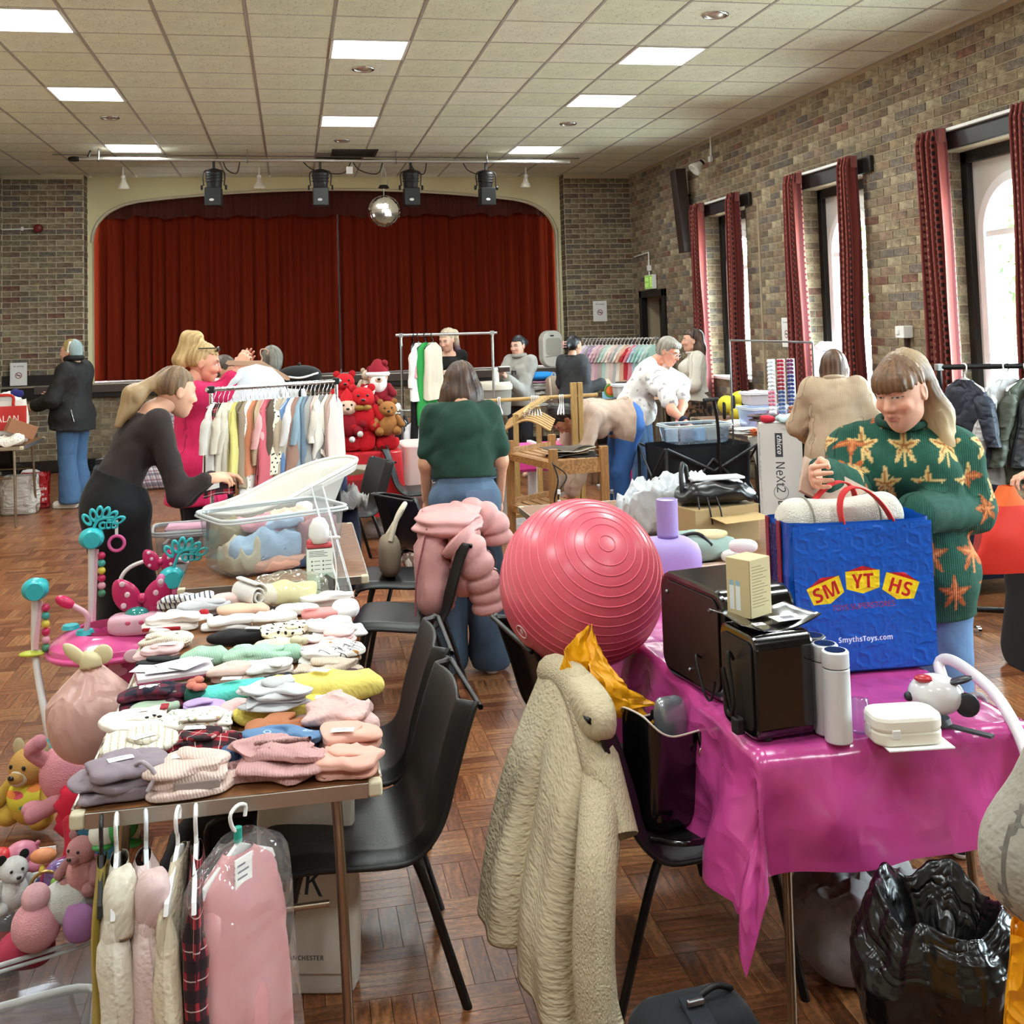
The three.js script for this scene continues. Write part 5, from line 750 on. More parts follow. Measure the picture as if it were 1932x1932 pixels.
G('pale pink fleece sweatshirt folded behind the peach tops at the right edge',fleece(0xdcb9b4),640,1345,0.185,0.15,0.07,{layers:2,wob:1.5,tag:[-0.03,-0.03]});
{const t=G('large yellow fleece garment folded near the right edge of the table',fleece(0xe8d873),605,1292,0.36,0.13,0.075,{heap:1,amp:0.25,tag:[0.0,-0.01],n:22,turn:-0.05});}
G('yellow fleece leg stretching out under the grey folded tops',fleece(0xe5d468),525,1332,0.26,0.11,0.05,{heap:1,amp:0.3,n:18,turn:0.25});
G('pale grey jersey tops folded in a stack on the yellow fleece',c(0xc4c6c9),518,1306,0.16,0.12,0.05,{layers:4,up:0.05,wob:1.6,turn:0.25});
G('sage green muslin on the left edge behind the cat face top',c(0xa9bda6),292,1331,0.14,0.07,0.03,{heap:1});
G('lilac top laid flat in the middle of the near table',c(0xb9a0cf),388,1333,0.12,0.07,0.03,{});
G('pale pink crumpled top beside the lilac one',c(0xe8bdbd),452,1335,0.11,0.08,0.045,{heap:1});
G('navy tartan shirt with a white paper label, folded on the left',pat('navy'),296,1313,0.19,0.1,0.045,{tag:[-0.02,-0.01],wob:1.2,parts:[['button',[ball(0.006,0.05,0.046,0.04,1,0.4,1,8)],c(0x8a8070)]]});
G('turquoise fleece top laid diagonally in the middle',fleece(0x5fd0c3),438,1299,0.23,0.09,0.045,{heap:1,amp:0.2,tag:[0.0,-0.01],turn:0.25,n:20});
G('dark green knot of cloth with a coral flower next to the turquoise top',c(0x1f5a4c),372,1306,0.07,0.08,0.05,{heap:1,parts:[['coral_flower',[0,1,2,3,4].map((i)=>ball(0.016,0.014*cos(i*1.26),0.05+0.004*i,0.02+0.014*sin(i*1.26),1,0.6,1,10)),c(0xd9826f)]]});
{const p=F(330,1272,ON+0.02);p.y=ON;const t=thing('paper_stack','stack of white printed papers and a pink-edged booklet on the near table','papers',p,0.2);mesh('booklet',[box(0.22,0.012,0.12,0,0.03,0,0.002)],M(0xe3d9df,0.7),t);mesh('booklet_cover',[box(0.222,0.004,0.122,0,0.022,0)],M(0xb0466c,0.6),t);mesh('cloth_under',foldGeo(0.21,0.13,0.02,1),c(0xe3ddd2),t);for(let i=0;i<4;i++){const g=mesh('sheet_of_paper',[tagGeo(0.12,0.07)],label2d(0.12,0.07,(x)=>{x.fillStyle='#e8e9ec';x.fillRect(0,0,256,256);x.fillStyle='#9a9da5';for(let r=0;r<8;r++)x.fillRect(20,16+r*15,120+(r*37)% 90,4);}),t);g.position.set(-0.06+i*0.035,0.038+i*0.003,-0.02+(i % 2)*0.03);g.rotation.y=i*0.4-0.5;}}
G('pale pink cotton top folded beside the booklet',c(0xe3c1b8),438,1267,0.13,0.09,0.04,{});
G('white top with large dark letters, next to the mint cardigan',label2d(0.2,0.2,(x)=>{x.fillStyle='#e6e4e2';x.fillRect(0,0,256,256);x.fillStyle='#4a4a4e';x.font='bold 60px sans-serif';x.fillText('EN',90,110);x.fillText('TEN',70,190);}),512,1262,0.14,0.09,0.04,{});
G('black leggings crumpled behind the grey folded stack',c(0x131316),548,1282,0.17,0.06,0.035,{heap:1,amp:0.5});
G('maroon cloth showing at the right edge under beige knitwear',c(0x4a2432),640,1272,0.12,0.06,0.03,{heap:1});
G('beige ribbed knitwear at the right edge of the table',k(0xd0bfae),615,1262,0.18,0.09,0.045,{wob:1.5});
G('black jersey cloth at the left edge above the booklet',c(0x1a1a1e),298,1252,0.14,0.06,0.03,{});
G('pink floral vest at the left edge of the fifth row',c(0xe0bcbd),303,1229,0.13,0.08,0.035,{tag:[0.02,0]});
G('mint green gathered knit lying left of the mint cardigan',k(0xa7ccb4),385,1236,0.16,0.1,0.05,{heap:1,amp:0.35});
G('mint green ribbed cardigan with a collar folded in the centre',k(0xaed6bd),478,1238,0.21,0.1,0.05,{wob:1.0,turn:0.08,parts:[['collar',[lump(0.032,0.012,0.02,2.5,8).translate(-0.03,0.05,-0.025)],k(0xb9dfc8)],['cuff',[lump(0.035,0.022,0.04,3,8).translate(0.115,0.03,0.0)],k(0xa2ccb2)]]});
G('white romper printed with leafy branches and gold leaves',pat('botanic'),622,1230,0.2,0.13,0.045,{turn:0.1});
G('white printed leggings left of the leafy romper',pat('botanic'),556,1237,0.1,0.07,0.03,{});
G('cream buttoned cardigan at the left end of the sixth row',k(0xe3dac8),310,1209,0.17,0.08,0.045,{parts:[['button',[0,1,2].map((i)=>ball(0.005,-0.04+i*0.04,0.047,0.0,1,0.5,1,8)),c(0x9a8f7e)]]});
G('black baby clothes in a flat pile across the middle',c(0x0f0f12),462,1199,0.24,0.08,0.04,{heap:1,amp:0.4,tag:[0.03,0.0]});
G('cream romper with black spots and ruffled edge',pat('spots'),545,1191,0.16,0.1,0.05,{wob:1.6});
G('pale lemon ruffled top with a satin bow',c(0xece5c0),525,1216,0.16,0.08,0.04,{heap:1,parts:[['satin_bow',[ball(0.022,0.06,0.04,0.02,1,0.7,0.8,10),ball(0.018,0.085,0.035,0.01,1,0.7,0.8,10)],M(0xd9cfae,0.3)]]});
G('rose pink frilled vests stacked near the right edge',c(0xe9c6c4),622,1205,0.17,0.1,0.045,{layers:3,wob:1.5});
G('white cotton tops stacked on the rose pink vests',c(0xefedea),630,1182,0.19,0.1,0.05,{layers:2,wob:1.4});
G('white top with red ribbon trim at the left of the seventh row',c(0xefe9e4),328,1170,0.2,0.12,0.045,{wob:1.3,parts:[['red_trim',[box(0.13,0.012,0.012,-0.03,0.014,0.062,0.004),lump(0.018,0.014,0.016,3,8).translate(0.1,0.04,-0.02)],c(0xb51f2e)]]});
G('white cotton trousers in the middle of the seventh row',c(0xe9e8e6),432,1173,0.17,0.08,0.04,{});
G('white top printed with small lettering beside the spotted romper',c(0xebe8e2),520,1166,0.16,0.08,0.04,{wob:1.3});
G('coral pink muslin crumpled near the far right',c(0xe99a98),610,1155,0.15,0.09,0.04,{heap:1,tag:[-0.05,0.01]});
G('grey and white blocked cardigan folded on the left of the eighth row',label2d(0.2,0.2,(x)=>{x.fillStyle='#b9bcc0';x.fillRect(0,0,256,256);x.fillStyle='#eceae6';x.fillRect(0,0,256,90);x.fillRect(120,0,30,256);}),375,1146,0.2,0.08,0.05,{});
G('navy striped top at the far left of the near table',pat('stripe'),350,1132,0.2,0.06,0.045,{});
G('peach frilled romper in the eighth row',c(0xe9c0a6),462,1149,0.19,0.09,0.04,{heap:1,amp:0.35});
G('pale rose cloth beside the white rolled towel',c(0xe9c9c4),428,1131,0.12,0.07,0.05,{heap:1});
{const p=F(470,1122,ON+0.05);p.y=ON;const t=thing('rolled_towel','white towel folded into a roll at the far end of the near table','towel',p,0.5);const sp=[];for(let i=0;i<=60;i++){const a=i/60*4.6*PI,r=0.012+0.04*i/60;sp.push([cos(a)*r*0.85,0.055+sin(a)*r]);}mesh('towel',[sheet((u,w)=>{const q=sp[Math.round(u*60)];return[q[0],q[1],(w-0.5)*0.16];},60,6,0.007)],fleece(0xf0efec),t);}
{const p=F(545,1122,ON+0.04);p.y=ON;const t=thing('polythene_bag','clear polythene bag of lemon and white baby clothes at the far end','bag',p);mesh('clothes_inside',[heapGeo(0.1,0.04,0.06,0.4).translate(0,0.045,0)],c(0xe8e2b0),t);mesh('white_bundle',[heapGeo(0.05,0.035,0.05,0.3).translate(-0.07,0.045,0.01)],c(0xece8dc),t);mesh('film',[heapGeo(0.145,0.062,0.08,0.35,2.4,22,1.6).translate(0.01,0.06,0)],clear(0xf7f7f2,{roughness:0.08,bumpMap:BUMP.crumple,bumpScale:0.01}),t);}
G('pastel rainbow printed vest at the far right of the near table',label2d(0.2,0.2,(x)=>{x.fillStyle='#eeeae4';x.fillRect(0,0,256,256);['#d9b7bd','#e6dc9c','#a9cfc9','#c9bcd9'].forEach((f,i)=>{for(let j=0;j<8;j++){x.fillStyle=f;x.beginPath();x.arc(20+j*32+(i % 2)*16,30+i*60,13,PI,0);x.fill();}});}),612,1130,0.2,0.08,0.045,{});
G('white garment hanging over the far right corner of the near table',c(0xe6e6e6),652,1146,0.1,0.14,0.05,{heap:1,amp:0.3});
G('white cotton bib bundle under the polythene bag',c(0xefeeea),560,1147,0.16,0.07,0.04,{heap:1});
// breast pump on its carton
{const p=F(604,1124,ON);const t=thing('carton','tall mint and grey printed carton standing at the far end of the near table','box',p,0.05);mesh('carton_body',[box(0.1,0.185,0.05,0,0.0925,0)],M(0xa9c4b4,0.7),t);mesh('printed_front',[sheet((u,w)=>[(u-0.5)*0.1,0.185*(1-w),0.0255],2,2,0.0004)],label2d(0.1,0.185,(x,W,H)=>{x.fillStyle='#b7d3c2';x.fillRect(0,0,W,H);x.fillStyle='#e8efe9';x.fillRect(0,0,W,H*0.5);x.fillStyle='#5b6b66';for(let i=0;i<4;i++)x.fillRect(20,20+i*16,150+(i*31)% 60,6);for(let i=0;i<6;i++){x.beginPath();x.arc(50+(i % 2)*110,120+Math.floor(i/2)*40,9,0,7);x.fill();x.fillRect(70+(i % 2)*110,116+Math.floor(i/2)*40,60,6);}x.fillStyle='#62655f';x.beginPath();x.moveTo(120,290);x.lineTo(190,250);x.lineTo(256,300);x.lineTo(256,H);x.lineTo(140,H);x.fill();x.fillStyle='#c03846';x.beginPath();x.arc(60,380,24,0,7);x.fill();x.strokeStyle='#3f423f';x.lineWidth=9;x.beginPath();x.moveTo(60,380);x.lineTo(150,410);x.lineTo(230,440);x.stroke();}),t);
const q=p.clone();q.y=ON+0.186;const e=thing('breast_pump','white egg-shaped pump with red base standing on the mint carton','pump',q);mesh('pump_body',[lathe([[0,0.015],[0.034,0.02],[0.042,0.05],[0.038,0.085],[0.022,0.112],[0,0.12]],28)],plas(0xe6e6e4,0.25),e);mesh('red_base',[box(0.1,0.018,0.05,0,0.009,0,0.008),ball(0.016,-0.035,0.022,0.01)],plas(0xc0434a,0.3),e);mesh('spout',capt([[0.035,0.035,0],[0.075,0.035,0.005]],0.007,4),plas(0xe6e6e4,0.25),e);}
{const a=Zp(598,918,-4.9),b=F(655,1128,0.745);const t=thing('tub_cover','clear plastic tub lid leaning upright at the table end','lid',b);const d=a.clone().sub(b);mesh('lid_panel',[beam([0,0.0,0],[d.x,d.y,d.z],0.05,0.02,0.008,[0,0,1])],clear(0xf2f5f6,{roughness:0.1}),t);mesh('lid_edge',[rod([-0.024,0.0,0.008],[d.x-0.024,d.y,d.z+0.008],0.004),rod([0.024,0.0,0.008],[d.x+0.024,d.y,d.z+0.008],0.004)],M(0xe8ecec,0.2,{transmission:0.5,thickness:0}),t);const q=thing('white_cable','thin white cable hanging beside the clear lid','cable',b);mesh('cable',[tube([[-0.06,0.26,0.0],[-0.04,0.12,0.02],[-0.045,0.03,0.03],[-0.05,0.006,0.05]],0.003,20,6)],MAT.white,q);}
// clear tub of clothes on the second table
{const T=0.735,p=v(-0.1,T,-5.08),t=tubParts(thing('storage_tub','large clear tub of folded baby clothes on the second table','tub',p,0.42),0.58,0.25,0.37);
const IN=[['denim_shorts',0xa9c0d4,-0.08,0.1,0.1,0.17,0.075,0.05],['rose_top',0xc98d97,-0.02,0.19,0,0.13,0.03,0.1],['peach_top',0xe6bba6,0.1,0.2,-0.02,0.1,0.03,0.08],['rose_fleece',0xb98a8c,0.17,0.11,0.1,0.09,0.1,0.05],['beige_bundle',0xc6b89c,-0.17,0.07,0.06,0.09,0.065,0.1],['peach_bundle',0xdba58e,-0.03,0.035,0.12,0.15,0.03,0.05],['navy_bundle',0x3f4a63,0.1,0.03,0.12,0.09,0.028,0.05],['white_sock',0xece9e2,0.18,0.22,-0.06,0.035,0.03,0.05],['pale_blue_top',0xb4cbe0,0.02,0.2,0.05,0.1,0.028,0.06],['olive_bundle',0x8d8468,-0.18,0.16,-0.06,0.08,0.06,0.08],['cream_bundle',0xded3bd,0.02,0.1,-0.06,0.22,0.09,0.08]];
for(const[n,f,x,y,z,a,b,d]of IN){const g=thing('clothing_bundle',n.replace(/_/g,' ')+' inside the large clear tub on the second table','clothes',v(x,y,z).applyAxisAngle(v(0,1,0),0.42).add(p),0.42,'clothes in the large clear tub');mesh('cloth',[heapGeo(a,b,d,0.55,3,22,1.5)],c(f),g);}}
// white baby bath
{const p=v(-0.05,0.735,-5.62),t=thing('baby_bath','white moulded baby bath with one raised end behind the clear tub','bath',p,0.35);const f=(q)=>{const x=q[0];q[1]*=1+1.15*sst(-0.25,0.42,x);q[0]+=0.18*q[1]*sst(0,0.4,x)-0.04;q[1]+=0.02;};
mesh('bath_shell',[loft([[0.001,0.001,0.02],[0.2,0.13,0.0],[0.26,0.165,0.06],[0.31,0.2,0.15],[0.34,0.22,0.17],[0.355,0.235,0.165],[0.352,0.232,0.15]],2.4,72,f)],plas(0xdedcd4,0.3),t);const P=[];for(let i=0;i<60;i++){const[a,b]=loopE(i/60,2.4),q=[0.348*a,0.171,0.228*b];f(q);P.push(q);}mesh('rolled_rim',[tube(P,0.011,120,8,true)],plas(0xe6e4dd,0.3),t);mesh('foot',[box(0.3,0.02,0.2,-0.02,0.01,0,0.008)],plas(0xcfcdc6,0.4),t);}
{const p=v(-0.36,0.735,-5.8),t=thing('purple_folder','dark purple folder standing under the end of the white bath','folder',p,0.3);mesh('cover',[box(0.16,0.17,0.03,0,0.085,0,0.004)],M(0x5a4560,0.6),t);mesh('pages',[box(0.15,0.16,0.022,0.006,0.085,0)],MAT.paper,t);}
{const p=F(352,1022,0.735);p.y=0.5;const st=thing('low_stand','low dark stand carrying the grey tub beside the bending woman','stand',[p.x,0,p.z-0.22]);mesh('stand_top',[box(0.42,0.03,0.4,0,0.485,0)],MAT.darkwood,st);for(const a of[-1,1])for(const b of[-1,1])mesh('leg',[box(0.035,0.47,0.035,a*0.18,0.235,b*0.17)],MAT.darkwood,st);
const t=tubParts(thing('storage_tub','grey clear tub of books and cardboard beside the bending woman','tub',[p.x,0.502,p.z-0.22],0.1),0.36,0.27,0.3);for(let i=0;i<5;i++){const b=thing('book',['brown hardback lying lowest in the grey clear tub','tan paperback second from the bottom of the grey tub','grey book in the middle of the grey tub','pale folder near the top of the grey tub','pink book topmost in the grey clear tub'][i],'book',[p.x+rr(-0.01,0.01),0.506+i*0.052+(i===4?0.02:0),p.z-0.22],rr(-0.2,0.2));mesh('cover',[box(0.25,0.045,0.2,0,0.0225,0,0.003)],M([0x6a5a46,0x9a8360,0x7d7a70,0xc9c6bd,0xe3a9c2][i],0.7),b);mesh('pages',[box(0.24,0.037,0.204,0.004,0.0225,0)],MAT.paper,b);}}
// garments on hangers hooked on the front edge of the near table
{const hook=(px,label,mat,o)=>{const p=F(px,1508-(px-220)*0.075,0.752);return hung(label,mat,[p.x,0.756-(o.low??0),-2.585+(o.dz??0.05)],o.turn??1.5,{group:'clothes on hangers along the front of the near table',...o});};
hook(205,'yellow and silver sequined dress hanging edge-on, leftmost on the table front',M(0xb9a13a,0.5,{bumpMap:BUMP.knit,bumpScale:0.006}),{W:0.13,L:0.55,T:0.014,style:'plain',hanger:plas(0x111111,0.4),turn:1.7,folds:3});
hook(232,'cream fluffy coat hanging second from the left on the table front',fleece(0xdcd6c6),{W:0.15,L:0.56,T:0.036,sleeve:0.42,sr:0.05,sang:0.06,style:'plain',hanger:plas(0xe8e8e8,0.4),turn:1.66,parts:[['hood',[heapGeo(0.05,0.07,0.035,0.3).translate(-0.09,-0.14,0.01)],fleece(0xd3ccbb)]]});
hook(285,'pale pink fluffy coat hanging third from the left on the table front',fleece(0xdcc6c3),{W:0.15,L:0.58,T:0.036,sleeve:0.44,sr:0.05,sang:0.05,style:'plain',hanger:plas(0xd5dde2,0.3),turn:1.72,parts:[['hood',[heapGeo(0.05,0.06,0.035,0.3).translate(-0.09,-0.14,0.01)],fleece(0xcdb3b0)]]});
hook(342,'cream long-sleeved fleece top hanging next to the red tartan dress',fleece(0xd6cab0),{W:0.16,L:0.5,T:0.022,sleeve:0.46,sr:0.04,sang:0.12,style:'plain',hanger:plas(0xefefef,0.3),turn:1.5});
hook(375,'red tartan dress hanging edge-on from the table front',pat('tartan'),{W:0.17,L:0.62,T:0.02,style:'plain',hanger:plas(0xf0f0f0,0.3),turn:1.62,sleeve:0.4,sr:0.035,sang:0.1});
const t=hook(452,'pink satin dress in clear plastic wrap on a white and green hanger',M(0xcf8f92,0.45),{W:0.12,L:0.56,T:0.05,sleeve:0.26,sr:0.045,sang:0.12,style:'plain',hanger:plas(0xe6e6e4,0.3),turn:0.85,dz:0.07,folds:6,flare:0.35});mesh('wrap',hangBody(0.16,0.6,0.055,{top:-0.06,folds:4}),clear(0xffffff,{roughness:0.06,bumpMap:BUMP.crumple,bumpScale:0.012}),t);mesh('hanger_neck',[cyl(0.009,0.009,0.03,0,-0.06,0)],plas(0x1f9a86,0.4),t);mesh('care_label',[box(0.05,0.06,0.003,-0.02,-0.12,0.034)],inkTag,t);}
// toy tubs on the floor at lower left
{const a=v(-0.8,0,-3.12),t=tubParts(thing('toy_tub','clear tub of soft toys on the floor, behind the cola bottle','tub',a,0.35),0.52,0.28,0.42,{mat:clear(0xe4e8ee,{roughness:0.2}),rim:0.006});
const b=v(-0.66,0,-2.5),u=tubParts(thing('fleece_tub','clear tub of pink fleece nearest the lower left corner','tub',b,0.25),0.5,0.3,0.4,{rim:0.008});const f=thing('pink_fleece_blanket','pale pink fleece blanket heaped in the nearest clear tub','blanket',b.clone().setY(0.012),0.25);mesh('cloth',[heapGeo(0.2,0.12,0.155,0.35,4,22,1.2).translate(0,0.115,0)],fleece(0xd9b0a6),f);const l=thing('lilac_sleepsuit','lilac grey sleepsuit on the pink fleece in the nearest tub','clothes',b.clone().setY(0.235),0.4);mesh('cloth',[heapGeo(0.13,0.025,0.09,0.5,3,16).translate(0.05,0.02,0.06)],c(0xb3a2ae),l);mesh('popper',[0,1,2].map((i)=>ball(0.004,0.02+i*0.04,0.045,0.1,1,0.6,1,8)),MAT.chrome,l);}
const TOY=(label,cat,px,py,z,build,turn=0)=>{const t=thing('toy',label,cat,z?Zp(px,py,z):F(px,py,0.05),turn);build(t);return t;};
const plush=(t,f,s,o={})=>{const m=fleece(f);mesh('body',[ball(0.07*s,0,0.07*s,0,1,1.05,0.9),ball(0.03*s,0.055*s,0.03*s,0.03*s,1,1,1.3),ball(0.03*s,-0.055*s,0.03*s,0.03*s,1,1,1.3)],o.bodyMat??m,t);mesh('head',[ball(0.055*s,0,0.165*s,0.015*s,1.05,0.95,0.95),ball(0.024*s,0,0.15*s,0.062*s,1.1,0.8,1)],o.headMat??m,t);for(const k of[-1,1]){mesh('ear',[ball(0.02*s,k*0.045*s,0.212*s,0.005*s,1,o.ear??1,0.5)],o.earMat??m,t);mesh('eye',[ball(0.007*s,k*0.022*s,0.178*s,0.062*s,1,1,0.6,8)],MAT.blackGloss,t);mesh('arm',capt([[k*0.06*s,0.11*s,0.01*s],[k*0.085*s,0.07*s,0.04*s]],0.022*s,6),o.bodyMat??m,t);}mesh('nose',[ball(0.009*s,0,0.158*s,0.088*s,1.2,0.8,0.7,8)],o.nose??MAT.blackGloss,t);};
TOY('tan and cream puppy soft toy in a bright patterned top on the floor','soft toy',62,1552,-4.35,(t)=>{plush(t,0xd9c9a0,1.25,{headMat:fleece(0xc99a55),ear:1.3,bodyMat:fleece(0xd9b24a)});mesh('patterned_top',[ball(0.09,0,0.1,0,1,0.8,0.95)],label2d(0.2,0.2,(x)=>{x.fillStyle='#d9cf3f';x.fillRect(0,0,256,256);['#d9506a','#4fae78','#e88a3a'].forEach((f,i)=>{x.fillStyle=f;for(let j=0;j<9;j++){x.beginPath();x.arc((j*61+i*23)% 256,(j*97+i*50)% 256,15,0,7);x.fill();}});}),t);mesh('muzzle',[ball(0.035,0,0.185,0.07,1,0.85,1)],fleece(0xe9dfc8),t);},-0.5);
TOY('large pink soft toy in a red dress, head down beside the puppy','soft toy',124,1525,-4.05,(t)=>{const m=fleece(0xe59aa6);mesh('body',[ball(0.085,0,0.12,0,1,1.15,0.95),ball(0.03,-0.09,0.02,0.04,1.4,0.9,1)],m,t);mesh('arm',capt([[-0.05,0.16,0.02],[-0.1,0.21,0.04],[-0.07,0.24,0.05]],0.026,10),m,t);mesh('leg',capt([[0.0,0.05,0.06],[-0.08,0.02,0.09]],0.028,8),m,t);mesh('red_dress',[lump(0.062,0.075,0.05,2.4,16,(q)=>{q.x*=1+0.15*sin(q.y*120);}).translate(0.055,0.035,0.075)],c(0xd21f3e),t);mesh('dress_frill',[tube([[0.01,0.0,0.12],[0.06,-0.03,0.13],[0.11,0.0,0.12]],0.02,16,8)],c(0xc01a38),t);},-0.1);
TOY('red dress strap and sock hanging over the toy tub rim','clothes',130,1590,-3.5,(t)=>{mesh('cloth',capt([[0,0.06,0],[0.01,0.0,0.03],[-0.01,-0.06,0.06],[-0.05,-0.1,0.08]],0.018,16),c(0xb81c34),t);mesh('label',[box(0.045,0.025,0.004,-0.05,0.0,0.04)],inkTag,t);});
TOY('blue spiral-bound picture book standing in the toy tub','book',182,1600,-3.2,(t)=>{mesh('cover',[box(0.11,0.15,0.012,0,0,0,0.003)],label2d(0.11,0.15,(x,W,H)=>{x.fillStyle='#4fa3c4';x.fillRect(0,0,W,H);x.fillStyle='#d9cba0';x.fillRect(0,H*0.75,W,H);x.fillStyle='#c2474a';x.fillRect(120,160,40,30);}),t);mesh('spiral',[...Array(10).keys()].map((i)=>new THREE.TorusGeometry(0.009,0.0018,5,10).rotateY(PI/2).rotateZ(PI/2).translate(-0.056,-0.065+i*0.0145,0)),MAT.blackMetal,t);},0.5);
TOY('purple glittery star-shaped pouch in the toy tub','pouch',140,1650,-3.1,(t)=>{mesh('pouch',[lump(0.075,0.045,0.03,2.6,14,(q)=>{q.y+=0.01*noise(q.x*20,1,2);})],M(0x7a5f9e,0.25,{bumpMap:BUMP.fleece,bumpScale:0.004,clearcoat:0.6}),t);mesh('pink_edge',[tube([...Array(24).keys()].map((i)=>[0.077*cos(i/24*6.283),0.047*sin(i/24*6.283),0]),0.006,48,6,true)],c(0xb03a6a),t);},0.2);
TOY('small rosy soft toy with one visible eye, sitting in the toy tub','soft toy',158,1680,-2.98,(t)=>plush(t,0xd99a9a,0.62),-0.5);
TOY('white and grey soft toy ball lying at the toy tub rim','soft toy',128,1700,-2.98,(t)=>{mesh('body',[ball(0.055,0,0.0,0,1.25,0.95,1)],fleece(0xdcdcd6),t);mesh('grey_patch',[ball(0.03,0.045,0.0,0.02,1,0.8,1)],fleece(0xa9a9a8),t);});
TOY('pink soft toy pressed against the near wall of the toy tub','soft toy',68,1722,-2.95,(t)=>{mesh('body',[ball(0.055,0,-0.03,0,1.05,1.1,0.9)],fleece(0xe3a0a8),t);mesh('head',[ball(0.034,0,0.035,0)],fleece(0xeab4ba),t);});
TOY('crimson cloth toy low in the toy tub behind the cola bottle','soft toy',50,1790,-3.0,(t)=>mesh('body',[heapGeo(0.07,0.04,0.05,0.3)],c(0xa8304a),t));
TOY('lilac soft toy low in the toy tub beside the sequined dress','soft toy',152,1735,-2.95,(t)=>mesh('body',[heapGeo(0.04,0.05,0.04,0.3)],c(0xb07ab0),t));
TOY('green and white turtle toy under the near table front','soft toy',225,1560,-2.95,(t)=>{mesh('shell',[ball(0.045,0,0,0,1,0.8,1)],plas(0x3f9a4c,0.35),t);mesh('belly',[ball(0.04,-0.035,-0.005,0.01,0.9,0.9,0.9)],plas(0xe6e8df,0.4),t);for(const k of[-1,1])mesh('flipper',[ball(0.018,k*0.035,-0.03,0.03,1.4,0.5,1)],plas(0x3f9a4c,0.35),t);});
TOY('panda soft toy, white with black ears, behind the cola bottle','soft toy',24,1715,-3.15,(t)=>plush(t,0xe8e8e4,0.62,{earMat:fleece(0x151515)}),0.5);
TOY('green toy disc half hidden in the toy tub','toy',128,1662,-3.05,(t)=>{mesh('disc',[ball(0.035,0,0,0,1.2,0.6,0.6)],plas(0x7ab04a,0.4),t);});
TOY('dark blue toy with a brass ring handle in the toy tub','toy',92,1662,-3.1,(t)=>{mesh('body',[ball(0.04,0,-0.02,0,1,1,0.8)],plas(0x1a2050,0.3),t);mesh('ring_handle',[new THREE.TorusGeometry(0.038,0.004,8,24).translate(0,0.0,0.03)],metal(0xb59a60,0.3),t);});
TOY('orange and yellow toy shapes behind the toy tub wall','toy',82,1625,-3.3,(t)=>{mesh('orange_piece',[ball(0.022,0,0.015,0,1.6,0.9,1)],plas(0xd98a5a,0.4),t);mesh('yellow_piece',[ball(0.014,0.0,-0.03,0.01,0.8,2,1)],plas(0xd9b84a,0.4),t);});
TOY('pink and red plastic pet figures left of the toy tub','toy',30,1612,0,(t)=>{mesh('pink_piece',[ball(0.05,0.02,0.0,0,1.1,0.8,0.9),ball(0.035,0.07,-0.03,0.02,1.1,0.7,0.9),ball(0.008,0.07,0.03,0.0)],plas(0xe08aa6,0.35),t);mesh('red_piece',[ball(0.045,-0.045,-0.01,0.02)],plas(0xc9262e,0.35),t);},0);
TOY('blue toy ball among the loose toys left of the tub','toy',32,1642,0,(t)=>{mesh('ball',[ball(0.03,0,0,0)],plas(0x3f72c9,0.35),t);mesh('orange_knob',[ball(0.012,0.03,-0.03,0.01)],plas(0xe8823a,0.35),t);});
// cola bottle, pale toy case
{const p=F(14,1835);const t=thing('cola_bottle','plastic bottle of cola with a red cap and label at the left edge','bottle',p,0.4);mesh('bottle',[lathe([[0.026,0.0],[0.032,0.01],[0.032,0.05],[0.029,0.065],[0.0315,0.08],[0.0315,0.13],[0.03,0.145],[0.02,0.18],[0.0125,0.196],[0.0125,0.21]],28)],clear(0xf2f2f2),t);mesh('cola',[lathe([[0,0.004],[0.029,0.008],[0.03,0.05],[0.027,0.065],[0.0295,0.08],[0.0295,0.13],[0.028,0.143],[0.025,0.155],[0,0.155]],24)],M(0x120503,0.1),t);
mesh('label',[new THREE.CylinderGeometry(0.0325,0.0325,0.055,32,1,true).translate(0,0.1,0)],M(0xffffff,0.4,{map:canvas(512,128,(x)=>{x.fillStyle='#c4161c';x.fillRect(0,0,512,128);x.fillStyle='#f4e9e6';x.font='italic bold 64px serif';x.fillText('Coca-Cola',10,82);x.fillText('Coca-Cola',270,82);x.fillStyle='#e9e6e0';x.fillRect(236,20,20,90);})}),t);mesh('cap',[cyl(0.0145,0.0145,0.02,0,0.22,0,20)],plas(0xc2202a,0.4),t);}
{const p=F(12,1870,0.2);const t=thing('toy_case','pale green and grey plastic case cut off at the lower left corner','case',[p.x-0.02,0.0,p.z+0.12]);mesh('case_body',[box(0.12,0.22,0.1,-0.03,0.11,0.02,0.01)],plas(0x7d8080,0.4),t);mesh('case_lid',[box(0.07,0.1,0.06,-0.03,0.25,0.0,0.012)],plas(0xb9c4a2,0.4),t);}
// suede boots, tied bag on a chair, paper carrier
{const p=v(-0.72,0,-4.42),t=thing('suede_boot','tall tan suede boot leaning beside the near table','boot',p,0.5,'tan suede boots');const bm=M(0x9b8566,0.95,{bumpMap:BUMP.fabric,bumpScale:0.002});mesh('shaft',[loft([[0.05,0.045,0.04],[0.052,0.05,0.12],[0.055,0.055,0.28],[0.06,0.06,0.38],[0.045,0.045,0.385]],2.2,28,(q)=>{q[0]-=0.12*q[1]*q[1]*3;q[2]+=0.012*noise(q[0]*20,q[1]*14,3);})],bm,t);mesh('foot',[lump(0.05,0.05,0.125,2.6,12).translate(0,0.045,0.07)],bm,t);mesh('sole',[box(0.09,0.016,0.24,0,0.008,0.06,0.007)],M(0x2a221c,0.7),t);const q=dup(t,[-0.62,0,-4.3],0.2,'tall tan suede boot upright nearer the tied pink bag');}
